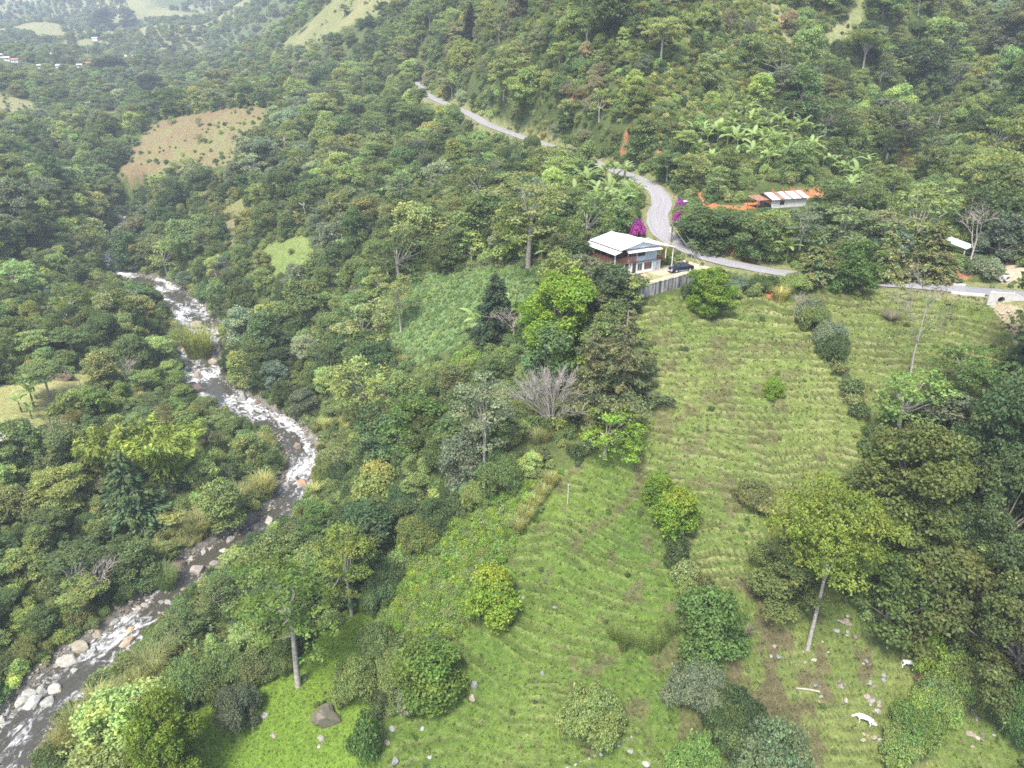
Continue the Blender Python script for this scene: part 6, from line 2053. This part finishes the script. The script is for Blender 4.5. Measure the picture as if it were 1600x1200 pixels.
mass_object('undergrowth', 'leafy scrub filling the gaps of the woods', sp, rows)
n_under = len(rows)

# low growth: shrub slope, crop, pasture tufts and weeds
def cover_mass(name, label, mask, spacing, hr_, cols, kinds_, r1=260, frac=1.0, wk=(1.0, 1.5), seed=21, dens_noise=None, lips=False):
    X, Y, px, py, t = scatter(45, r1, spacing, seed=seed)
    m = grid_value(mask, X, Y)
    if dens_noise is not None:
        m &= fbm(X / dens_noise[0], Y / dens_noise[0], 131 + seed, 3) > dens_noise[1]
    m &= rng.random(len(X)) < frac
    if lips: m &= (grid_value(fr, X, Y) < .3) | (grid_value(fr, X, Y) > .94) | (rng.random(len(X)) < .12)
    m &= (e_at(X, Y) > .8) & ~in_house(X, Y, 0)
    X, Y = X[m], Y[m]
    P_ = []; pr = []
    for kd in kinds_:
        for k in range(len(PROTO[kd])): P_.append(joined(kd, k)); pr.append(PROTO[kd][k])
    rows = []
    zz = height(X, Y)
    for x, y, z in zip(X, Y, zz):
        k = RNG.randrange(len(P_))
        _, _, pw, ph_ = pr[k]
        h = RNG.uniform(*hr_); w = h * RNG.uniform(*wk)
        c = RNG.choice(cols)
        rows.append((x, y, z - .03, w / pw, w / pw, h / ph_, RNG.gauss(0, .1), RNG.gauss(0, .1), RNG.uniform(0, 6.28), k) + jit(LEAF[c] if isinstance(c, str) else c, .14))
    mass_object(name, label, P_, rows)
    return len(rows)
def e_at(X, Y): return grid_value(e, X, Y)

def make_tuft(seed, kind, n, R, H, w):
    g = np.random.default_rng(seed)
    V, F, T = blades(g, n, R, H, w, .35, .18, 2, (.2, .8))
    ww, h = extent(V)
    reg(kind, None, crown_mesh('blades', V, F, T), ww, h)
for s in range(4): make_tuft(400 + s, 'tuft', 34, .5, .42, .05)
for s in range(3): make_shrub(420 + s, 'herb', R=.6, H=.6, nl=4, ls=.2, dens=14, lpt=4)
for s in range(3): make_shrub(430 + s, 'rowcrop', R=.7, H=.75, nl=5, ls=.26, dens=12, lpt=4, hue=.05, val=.2)

nn_ = {}
nn_['slope'] = cover_mass('slope_shrubs', 'bright leafy ground cover on the steep slope left of the ridge', MASK['slope'], .7, (.6, 1.5), ['bright', 'light', (.25, .35, .07), (.21, .32, .06)], ['shrub', 'herb'], seed=22)
nn_['crop'] = cover_mass('crop_plants', 'low green crop growing in rows on the sloping field', MASK['crop'], .85, (.5, 1.0), [(.24, .34, .15), (.28, .38, .17), (.19, .29, .11)], ['rowcrop'], seed=23, frac=.9)
g_all = MASK['main'] | MASK['right'] | MASK['lower'] | MASK['paddock'] | MASK['meadow']
nn_['g1'] = cover_mass('pasture_grass', 'tussocky pasture grass on the upper slopes', MASK['main'] | MASK['right'], .42, (.16, .42), [(.125, .18, .04), (.16, .20, .058), (.225, .225, .10), (.095, .145, .03)], ['tuft'], seed=24, r1=170, frac=.8, lips=True)
nn_['g2'] = cover_mass('lower_grass', 'green pasture grass on the lower slopes and paddock', MASK['lower'] | MASK['paddock'], .44, (.15, .4), [(.08, .155, .02), (.11, .18, .03), (.17, .21, .055), (.07, .13, .018)], ['tuft'], seed=25, r1=150, frac=.85, lips=True)
nn_['g3'] = cover_mass('meadow_grass', 'vivid short grass of the riverside meadow', MASK['meadow'], .6, (.15, .32), [(.11, .19, .018), (.14, .215, .025), (.095, .165, .015)], ['tuft'], seed=26, r1=150)
nn_['weed'] = cover_mass('pasture_weeds', 'scattered low weeds on the pastures', g_all, 1.9, (.3, .9), ['mid', 'light', 'dark', 'olive', 'bright'], ['herb', 'shrub'], seed=27, r1=170, frac=.3, dens_noise=(7, .05))
nn_['verge'] = cover_mass('verge_growth', 'scrub and ferns on banks beside road, track and bare earth', (MASK['red'] | MASK['red2'] | MASK['red3'] | MASK['gulch'] | MASK['dirtpath'] | MASK['scar'] | ((dr > 3.6) & (dr < 7) & (PT < 330))), 1.6, (.4, 1.1), ['mid', 'light', 'olive', 'cane', 'bright'], ['herb', 'shrub', 'tuft'], seed=28, r1=330, frac=.34)
nn_['fern'] = cover_mass('fern_patch', 'pale broad-leaved thicket around banana grove', MASK['banana'] | MASK['fern'], 1.5, (.6, 1.4), ['light', 'mid', 'olive', 'bright', 'light'], ['shrub', 'herb'], seed=29, r1=260, frac=.6)
nn_['scrub'] = cover_mass('ridge_scrub', 'pale olive scrub and tall grass on the ridge above the road', MASK['scrub'], 1.7, (.7, 2.0), ['olive', 'light', 'cane', 'yellow', 'mid'], ['shrub', 'cane', 'bush'], seed=31, r1=340, frac=.8)
nn_['clearing'] = cover_mass('clearing_scrub', 'scattered shrubs in the distant clearings', MASK['farpas'] | MASK['glade'] | MASK['glade2'] | MASK['topleft'] | MASK['bald'] | MASK['clearing'] | MASK['ridgepas'] | MASK['gullypas'], 3.0, (.5, 2.2), ['mid', 'light', 'olive', 'dark'], ['shrub', 'bush'], seed=32, r1=680, frac=.3, dens_noise=(14, .05))
nn_['bankveg'] = cover_mass('bank_growth', 'straw grass and scrub along the river banks', (e > 1.6) & (e < 6) & (PT < 330), 1.5, (.5, 1.5), ['cane', 'light', 'olive', 'mid', 'bright'], ['shrub', 'cane', 'herb'], seed=30, r1=330, frac=.4)
print('COUNTS', n_ind, n_mass, n_far, n_under, nn_)

# ================================================================== ROCKS
def stone_material():
    m, nt, b = new_mat('stone')
    L = nt.links.new
    inst = add(nt, 'ShaderNodeAttribute', attribute_name='leafcol', attribute_type='INSTANCER')
    tc = add(nt, 'ShaderNodeTexCoord')
    n1 = add(nt, 'ShaderNodeTexNoise'); n1.inputs['Scale'].default_value = 2.2; n1.inputs['Detail'].default_value = 7; n1.inputs['Roughness'].default_value = .65
    L(tc.outputs['Object'], n1.inputs['Vector'])
    mp = add(nt, 'ShaderNodeMapRange'); mp.inputs[1].default_value = .3; mp.inputs[2].default_value = .7; mp.inputs[3].default_value = .62; mp.inputs[4].default_value = 1.25
    L(n1.outputs['Fac'], mp.inputs[0])
    vm = add(nt, 'ShaderNodeVectorMath', operation='SCALE'); L(inst.outputs['Color'], vm.inputs[0]); L(mp.outputs[0], vm.inputs['Scale'])
    L(vm.outputs[0], b.inputs['Base Color'])
    b.inputs['Roughness'].default_value = .85
    bp = add(nt, 'ShaderNodeBump'); bp.inputs['Strength'].default_value = .5; bp.inputs['Distance'].default_value = .15
    L(n1.outputs['Fac'], bp.inputs['Height']); L(bp.outputs[0], b.inputs['Normal'])
    return m
M['stone'] = stone_material()
def rock_mesh(seed, cuts=13, sub=3, name='boulder'):
    """a ball cut by random planes, then roughened"""
    g = np.random.default_rng(seed)
    bm = bmesh.new()
    bmesh.ops.create_icosphere(bm, subdivisions=sub, radius=1.0)
    V = np.array([v.co for v in bm.verts])
    for _ in range(cuts):
        n_ = g.normal(size=3); n_ /= np.linalg.norm(n_)
        d = g.uniform(.5, .8)
        k = V @ n_ - d
        V = V - np.where(k > 0, k, 0)[:, None] * n_ * .9
    V = V * (1 + (vnoise(V[:, 0] * 2 + seed, V[:, 1] * 2 + V[:, 2] * 1.7, seed) - .5)[:, None] * .22)
    for v, p in zip(bm.verts, V): v.co = p
    me = bpy.data.meshes.new(name)
    bm.to_mesh(me); bm.free()
    me.materials.append(M['stone'])
    return me
ROCKS = [rock_mesh(600 + i) for i in range(8)]
PEB = [rock_mesh(620 + i, 5, 1, 'pebble') for i in range(4)]
STONE = dict(white=(.32, .315, .30), grey=(.22, .217, .21), pink=(.27, .225, .195), brown=(.21, .16, .13), purple=(.15, .12, .118), tan=(.31, .27, .21), dark=(.10, .093, .088))
def rock(x, y, w, colr, label, group=None, name='boulder', hk=.62, z=None, sink=.44, cat='boulder', dk=None):
    o = bpy.data.objects.new(name, RNG.choice(ROCKS)); col.objects.link(o)
    h = w * hk
    if z is None: z = float(height(x, y))
    o.location = (x, y, z + h * (.5 - sink))
    o.scale = (w * .5, w * .5 * (dk or RNG.uniform(.65, 1.0)), h * .5)
    o.rotation_euler = (RNG.uniform(-.25, .25), RNG.uniform(-.25, .25), RNG.uniform(0, 6.28) if dk is None else RNG.uniform(-.3, .3))
    set_leaf(o, jit(STONE[colr] if isinstance(colr, str) else colr, .1))
    tagg(o, label, cat, group)
    return o
def rock_px(px, py, wpx, colr, label, group=None, **kw):
    g_, t_ = ground_at(px, py + wpx * .15, 70, 420)
    w = wpx * t_ / FPX
    zz = g_.z
    ev = float(grid_value(e, np.array([g_.x]), np.array([g_.y]))[0])
    if ev < 1.5 and t_ < 330:                        # stands in the river: rest on the bed, rise out of the water
        zz = float(grid_value(zv, np.array([g_.x]), np.array([g_.y]))[0]) + CAMZ - .05
    return rock(g_.x, g_.y, w, colr, label, group, z=zz, **kw)

RIVER_ROCKS = [
    (313, 507, 30, 'pink', 'pinkish boulder at the head of the gravel bar'), (295, 521, 24, 'brown', 'brown boulder left of the gravel-bar canes'),
    (340, 543, 24, 'grey', 'grey boulder right of the gravel-bar canes'), (335, 564, 24, 'pink', 'pink-brown boulder below the grey one in midstream'),
    (310, 589, 20, 'pink', 'square pink-brown boulder in the white rapids'), (305, 606, 42, 'purple', 'long flat dark boulder across the rapids'),
    (262, 608, 22, 'dark', 'dark boulder on the left bank by the rapids'), (380, 622, 28, 'grey', 'large pale grey boulder at the lower river bend'),
    (402, 628, 16, 'brown', 'small brown boulder beside the pale grey one'), (352, 515, 12, 'brown', 'small reddish boulder on the right bank above the canes'),
    (287, 546, 14, 'tan', 'tan boulder at the left foot of the canes'), (277, 509, 12, 'purple', 'small purple boulder on the upper rapids'), (283, 533, 14, 'dark', 'dark boulder under the left bank trees'),
    (465, 698, 20, 'brown', 'brown boulder at the narrow river bend'), (470, 755, 20, (.33, .2, .15), 'reddish boulder below the narrow bend'), (500, 666, 14, 'tan', 'tan boulder on the outer bend'),
    (487, 680, 20, 'grey', 'grey boulder in the outer bend'), (521, 687, 22, 'grey', 'grey boulder half under the bank trees at the bend'), (440, 641, 18, 'dark', 'dark boulder on the far bank of the bend'),
    (281, 881, 38, 'purple', 'big purple-grey boulder on the near left bank'), (309, 891, 32, 'pink', 'big pinkish boulder next to the purple one'), (334, 880, 16, 'grey', 'round grey stone in the white water'),
    (351, 861, 15, 'white', 'pale boulder above the pinkish one'), (318, 862, 12, 'white', 'small pale stone above the pinkish boulder'), (362, 844, 20, 'grey', 'grey boulder on the left bank rapids'),
    (400, 823, 22, 'dark', 'dark boulder where the rapids begin'), (422, 815, 20, 'white', 'pale boulder where the rapids begin'), (216, 952, 15, 'white', 'left of two touching white stones'), (227, 947, 14, 'white', 'right of two touching white stones'),
    (181, 970, 19, 'white', 'white oval boulder at the left water edge'), (200, 966, 11, 'white', 'small white stone beside the oval boulder'), (150, 980, 26, 'tan', 'tan boulder against the left bank'),
    (205, 986, 16, (.42, .25, .16), 'orange-brown boulder in midstream'), (200, 1003, 30, 'pink', 'pink and white boulder in midstream'), (126, 1009, 38, 'tan', 'long tan slab on the left water edge'),
    (106, 1028, 32, 'white', 'big whitish boulder upstream of the white group'), (85, 1036, 12, 'white', 'small white stone left of the big whitish boulder'), (61, 1055, 15, 'white', 'uppermost stone of the white boulder group'),
    (46, 1080, 26, 'white', 'tall left boulder of the white group'), (66, 1080, 22, 'white', 'middle boulder of the white group'), (84, 1079, 24, 'white', 'right boulder of the white group'),
    (54, 1098, 36, 'white', 'long flat boulder at the front of the white group'), (33, 1095, 22, 'white', 'left front boulder of the white group'), (78, 1098, 24, 'white', 'right front boulder of the white group'),
    (57, 1108, 14, 'grey', 'small grey stone in front of the white group'), (4, 1124, 20, 'white', 'white boulder at the left picture edge'), (146, 1018, 18, 'white', 'white stone in midstream above the pink boulder'), (118, 1050, 16, 'white', 'low white stone amid the lower rapids')]
for px, py, w_, cl_, lb in RIVER_ROCKS: rock_px(px, py, w_, cl_, lb)
# smaller boulders strewn along both water edges and in the rapids
for i in range(150):
    k = RNG.randrange(4, len(RV) - 4)
    q = RV[k]
    tq = RV[k + 3] - RV[k - 3]; tl = math.hypot(tq[0], tq[1]) + 1e-6
    nx_, ny_ = tq[1] / tl, -tq[0] / tl
    s_ = RNG.choice((-1, 1)); off = (q[3] * .5 + RNG.uniform(-1.8, 2.2)) if RNG.random() < .72 else RNG.uniform(0, q[3] * .45)
    x, y = q[0] + nx_ * off * s_, q[1] + ny_ * off * s_
    inw = off < q[3] * .5 + .6
    z = q[2] + CAMZ - .1 if inw else None
    w_ = RNG.uniform(.45, 1.7)
    cl_ = RNG.choice(['white', 'grey', 'grey', 'pink', 'brown', 'tan', 'dark'])
    lb = {'white': 'small whitish boulder strewn along the river', 'grey': 'small grey boulder strewn along the river', 'pink': 'small pinkish boulder strewn along the river', 'brown': 'small brown boulder strewn along the river', 'tan': 'small tan boulder strewn along the river', 'dark': 'small dark wet boulder strewn along the river'}[cl_]
    rock(x, y, w_, cl_, lb, lb, 'river_boulder', z=z)
for px, py, w_, cl_, lb, hk in [(95, 582, 48, (.25, .18, .165), 'huge flat reddish boulder beside the dry clearing', .5), (510, 1116, 58, (.17, .145, .105), 'huge mossy boulder on the riverside meadow', .75),
                                (501, 1152, 15, 'white', 'round white boulder on the meadow', .8), (499, 1165, 10, 'white', 'little white stone below the round white boulder', .6), (428, 1147, 17, 'pink', 'flat pinkish stone in the meadow grass', .3),
                                (412, 1117, 14, 'white', 'white stone beside the pale grey meadow bush', .8), (281, 1083, 28, 'brown', 'brown boulder between meadow and river', .6), (452, 1041, 16, 'pink', 'pale boulder above the meadow tree', .6),
                                (742, 1072, 13, 'grey', 'upright grey stone on the lower pasture', 1.7), (738, 1090, 16, 'tan', 'tan stone below the upright grey one', .9), (847, 1052, 9, 'grey', 'lone grey stone in the lower pasture', 1.3),
                                (614, 1137, 12, 'white', 'pale stone at the left edge of the lower pasture', .8), (605, 1160, 14, 'tan', 'tan stone on the bare bank edge', .8), (617, 1188, 16, 'grey', 'grey stone on the bare bank at the bottom', .8),
                                (672, 1182, 9, 'white', 'white stone near the bottom of the lower pasture', .7), (660, 1137, 9, 'white', 'white stone on the lower pasture beside the round bush', .7), (816, 934, 10, 'grey', 'grey stone beside the yellow-lime tree', .7),
                                (867, 948, 9, 'grey', 'grey stone in the middle of the lower pasture', .7), (1322, 970, 15, 'pink', 'pinkish rock at the foot of the glossy tree', .7), (1010, 1190, 16, 'white', 'white flat stone at the bottom edge', .5), (985, 1172, 12, 'white', 'white stone at the upper end of the stone row', .6)]:
    rock_px(px, py, w_, cl_, lb, hk=hk)
# stone row and the rocky patches of the paddock
for x, y in along([(870, 1205), (930, 1178), (985, 1152)], 13):
    rock_px(x + RNG.uniform(-3, 3), y + RNG.uniform(-3, 3), RNG.uniform(5, 10), RNG.choice(['white', 'grey', 'white']), 'pale stone of the row beside the bottom path', 'stone row by the bottom path', name='field_stone', cat='stone')
for poly, n_, lb in (([(1340, 1025), (1365, 1030), (1385, 1060), (1370, 1120), (1350, 1100), (1355, 1060)], 26, 'rock of the stony streak down the paddock'), ([(1265, 1070), (1325, 1060), (1325, 1100), (1280, 1100)], 10, 'pale rock in the middle of the paddock'),
                     ([(1200, 1000), (1290, 1000), (1300, 1040), (1200, 1040)], 12, 'rock near the foot of the shade tree'), ([(1500, 1100), (1560, 1090), (1560, 1165), (1500, 1180)], 16, 'rock in the stony lower right corner'),
                     ([(1290, 940), (1335, 930), (1340, 1000), (1310, 1000)], 10, 'rock between shade tree and glossy tree'), ([(1560, 480), (1600, 490), (1600, 540), (1580, 530)], 9, 'pale rock below the culvert'), ([(1350, 1130), (1400, 1120), (1390, 1160), (1340, 1160)], 10, 'rock below the lying white cow')):
    got = 0
    xs = [p[0] for p in poly]; ys = [p[1] for p in poly]
    while got < n_:
        x, y = RNG.uniform(min(xs), max(xs)), RNG.uniform(min(ys), max(ys))
        if in_poly(np.array([x]), np.array([y]), poly)[0]:
            rock_px(x, y, RNG.uniform(4, 13), RNG.choice(['pink', 'grey', 'white', 'purple', 'tan']), lb, lb, name='field_stone', cat='stone'); got += 1

# gravel of the river banks
def pebble_mass():
    X, Y, px, py, t = scatter(50, 330, .62, seed=41)
    ev = e_at(X, Y)
    m = (ev > -1.4) & (ev < 3.2) & (rng.random(len(X)) < .75)
    X, Y = X[m], Y[m]
    zz = height(X, Y); zw = grid_value(zv, X, Y) + CAMZ
    rows = []
    for x, y, z, w_, ee in zip(X, Y, zz, zw, ev[m]):
        s = RNG.uniform(.12, .42)
        if ee < .8: z = max(z, w_ - .1)
        rows.append((x, y, z + s * .15, s, s * RNG.uniform(.6, 1), s * .6, RNG.uniform(-.4, .4), RNG.uniform(-.4, .4), RNG.uniform(0, 6), RNG.randrange(4)) + jit(STONE[RNG.choice(['white', 'grey', 'grey', 'pink', 'brown', 'tan', 'dark'])], .15))
    mass_object('river_gravel', 'grey and brown cobbles along the river', PEB, rows)
pebble_mass()

# ================================================================== CATTLE
M['white_hide'] = simple('white_hide', (.70, .68, .63), .85, .08, 2)
M['red_hide'] = simple('red_hide', (.12, .05, .028), .85, .15, 2)
M['hoof'] = simple('hoof', (.06, .05, .045), .7, .1, 3)
def skin_body(name, nodes, edges, mat, parent):
    """one continuous body grown over a skeleton: nodes {key: (x, y, z, rx, ry)}"""
    keys = list(nodes)
    me = bpy.data.meshes.new(name)
    me.from_pydata([nodes[k][:3] for k in keys], [(keys.index(a), keys.index(b_)) for a, b_ in edges], [])
    o = mkobj(name, me, parent)
    o.modifiers.new('skin', 'SKIN').use_smooth_shade = True
    if not me.skin_vertices: 
        bm = bmesh.new(); bm.from_mesh(me); bm.verts.layers.skin.verify(); bm.to_mesh(me); bm.free()
    for i, k in enumerate(keys):
        sv = me.skin_vertices[0].data[i]
        sv.radius = nodes[k][3:5]
        sv.use_root = (i == 0)
    s = o.modifiers.new('subsurf', 'SUBSURF'); s.levels = 1; s.render_levels = 1
    me.materials.append(mat)
    return o
def cow(px, py, heading, label, hide='white_hide', pose='graze', s=1.0):
    g_, t_ = ground_at(px, py, 70, 200)
    o = empty('cow', g_, heading)
    o.scale = (s, s, s)
    tagg(o, label, 'cow')
    n_ = {}
    if pose == 'graze':
        dz = 0
        n_['pelvis'] = (-.75, 0, 1.12, .30, .30); n_['loin'] = (-.3, 0, 1.13, .33, .33); n_['rib'] = (.15, 0, 1.08, .37, .34); n_['chest'] = (.58, 0, 1.10, .33, .28); n_['hump'] = (.66, 0, 1.38, .15, .13)
        n_['neck1'] = (.95, 0, 1.0, .2, .17); n_['neck2'] = (1.22, 0, .74, .155, .13); n_['poll'] = (1.42, 0, .58, .14, .125); n_['muzzle'] = (1.6, 0, .30, .09, .085)
        n_['tail1'] = (-1.03, 0, 1.2, .05, .05); n_['tail2'] = (-1.12, 0, .8, .03, .03); n_['tail3'] = (-1.12, .02, .45, .045, .045)
        ed = [('pelvis', 'loin'), ('loin', 'rib'), ('rib', 'chest'), ('chest', 'hump'), ('chest', 'neck1'), ('neck1', 'neck2'), ('neck2', 'poll'), ('poll', 'muzzle'), ('pelvis', 'tail1'), ('tail1', 'tail2'), ('tail2', 'tail3')]
        for i, sd in enumerate((-1, 1)):
            k = str(i); st = .1 * sd
            n_['hip' + k] = (-.78, .2 * sd, .92, .17, .15); n_['stifle' + k] = (-.68 + st, .23 * sd, .72, .12, .11); n_['hock' + k] = (-.92 + st, .22 * sd, .5, .065, .06); n_['fet' + k] = (-.88 + st, .22 * sd, .14, .05, .05); n_['hoof' + k] = (-.84 + st, .22 * sd, .03, .06, .06)
            n_['sho' + k] = (.6, .2 * sd, .85, .14, .13); n_['knee' + k] = (.6 - st, .2 * sd, .48, .07, .065); n_['ffet' + k] = (.58 - st, .2 * sd, .14, .05, .05); n_['fhoof' + k] = (.62 - st, .2 * sd, .03, .06, .06)
            n_['ear' + k] = (1.36, .24 * sd, .6, .045, .03)
            ed += [('pelvis', 'hip' + k), ('hip' + k, 'stifle' + k), ('stifle' + k, 'hock' + k), ('hock' + k, 'fet' + k), ('fet' + k, 'hoof' + k), ('chest', 'sho' + k), ('sho' + k, 'knee' + k), ('knee' + k, 'ffet' + k), ('ffet' + k, 'fhoof' + k), ('poll', 'ear' + k)]
        horn = [((1.36, .1 * sd, .68), (1.36, .2 * sd, .8), (1.4, .22 * sd, .9)) for sd in (-1, 1)]
    else:
        n_['pelvis'] = (-.65, 0, .42, .32, .30); n_['loin'] = (-.25, 0, .44, .36, .33); n_['rib'] = (.2, 0, .44, .38, .34); n_['chest'] = (.6, 0, .46, .31, .28); n_['hump'] = (.62, 0, .74, .13, .12)
        n_['neck1'] = (.92, .02, .68, .18, .15); n_['neck2'] = (1.12, .04, .86, .14, .12); n_['poll'] = (1.3, .05, .92, .14, .12); n_['muzzle'] = (1.55, .08, .72, .09, .085); n_['tail1'] = (-.98, .05, .35, .05, .05); n_['tail2'] = (-1.1, .25, .1, .035, .035)
        ed = [('pelvis', 'loin'), ('loin', 'rib'), ('rib', 'chest'), ('chest', 'hump'), ('chest', 'neck1'), ('neck1', 'neck2'), ('neck2', 'poll'), ('poll', 'muzzle'), ('pelvis', 'tail1'), ('tail1', 'tail2')]
        for i, sd in enumerate((-1, 1)):
            k = str(i)
            n_['stifle' + k] = (-.4, .4 * sd, .26, .14, .13); n_['hock' + k] = (-.72, .45 * sd, .1, .07, .07); n_['hoof' + k] = (-.35, .5 * sd, .07, .06, .06)
            n_['knee' + k] = (.85, .3 * sd, .14, .08, .08); n_['fhoof' + k] = (.5, .34 * sd, .07, .06, .06); n_['ear' + k] = (1.22, .05 + .24 * sd, .92, .045, .03)
            ed += [('pelvis', 'stifle' + k), ('stifle' + k, 'hock' + k), ('hock' + k, 'hoof' + k), ('chest', 'knee' + k), ('knee' + k, 'fhoof' + k), ('poll', 'ear' + k)]
        horn = [((1.24, .05 + .1 * sd, 1.02), (1.24, .05 + .2 * sd, 1.12), (1.28, .05 + .2 * sd, 1.22)) for sd in (-1, 1)]
    skin_body('body', n_, ed, M[hide], o)
    for q in horn: MB().tube(q, [.035, .028, .008], 5).build('horn', M['hoof'], o)
cow(1421, 1044, math.radians(-14), 'white zebu cow standing with lowered head at the wood edge', s=1.04)
cow(1349, 1130, math.radians(148), 'white cow in the stony part of the paddock', s=1.04)
cow(1432, 1060, math.radians(40), 'reddish-brown calf lying below the standing white cow', 'red_hide', 'lie', .62)

# ================================================================== FENCE, LOG, HAYSTACK
def build_fence():
    P = along([(590, 462), (630, 440), (690, 428), (760, 418), (845, 413)], 30)
    o = empty('field_fence', ground_at(*P[0], 100, 260)[0])
    tagg(o, 'wire fence on wooden posts along the top of the crop field', 'fence')
    pts = []
    mesh = MB().tube([(0, 0, -.4), (0, 0, 1.35)], [.07, .055], 6).mesh('post', M['pole_wood'])
    for x, y in P:
        g_, _ = ground_at(x, y, 120, 260)
        mkobj('post', mesh, o, g_ - o.location); pts.append(g_ - o.location)
    for z in (.45, .85, 1.25):
        MB().tube([p + Vector((0, 0, z)) for p in pts], .012, 3).build('wire', M['steel'], o)
build_fence()
g_, t_ = ground_at(1262, 1079, 80, 200)
o = MB().tube([(-1.6, .25, .2), (-.5, .1, .22), (.6, -.1, .2), (1.5, -.35, .16)], [.1, .13, .15, .13], 8).build('fallen_log', M['dead_wood'], None, g_)
tagg(o, 'bleached fallen log lying in the paddock', 'log')
for px, py, w_, h_, lb in ((1392, 500, 14, 24, 'heap of dry grey brush on the right-hand pasture'), (1162, 988, 18, 20, 'heap of dead brush beside the vine-covered tree')):
    g_, t_ = ground_at(px, py, 80, 200)
    gg = np.random.default_rng(5)
    V, F, T = blades(gg, 170, w_ * t_ / FPX * .4, h_ * t_ / FPX * .8, .05, .35, .2, 3, (.2, .9))
    o = mkobj('brush_heap', mesh_np('brush_heap', V, F, M['leaf'], T), None, g_)
    set_leaf(o, (.22, .185, .15)); tagg(o, lb, 'brush heap')

# ------------------------------------------------------------------ haze in the valley air
def build_haze():
    m = bpy.data.materials.new('haze')
    m.use_nodes = True
    nt = m.node_tree
    nt.nodes.clear()
    out = nt.nodes.new('ShaderNodeOutputMaterial')
    pv = nt.nodes.new('ShaderNodeVolumePrincipled')
    pv.inputs['Color'].default_value = (0.76, 0.87, 1.0, 1)
    pv.inputs['Density'].default_value = 0.00026
    pv.inputs['Anisotropy'].default_value = 0.0
    nt.links.new(pv.outputs[0], out.inputs['Volume'])
    zlo, zhi = float(GZW.min()) - 1.5, float(max(GZW.max(), 130)) + 25
    me = MB().box(-6500, 6500, -300, 7600, zlo, zhi).mesh('haze', m)
    o = mkobj('haze', me)
    tagg(o, kind='stuff')
    return o
build_haze()
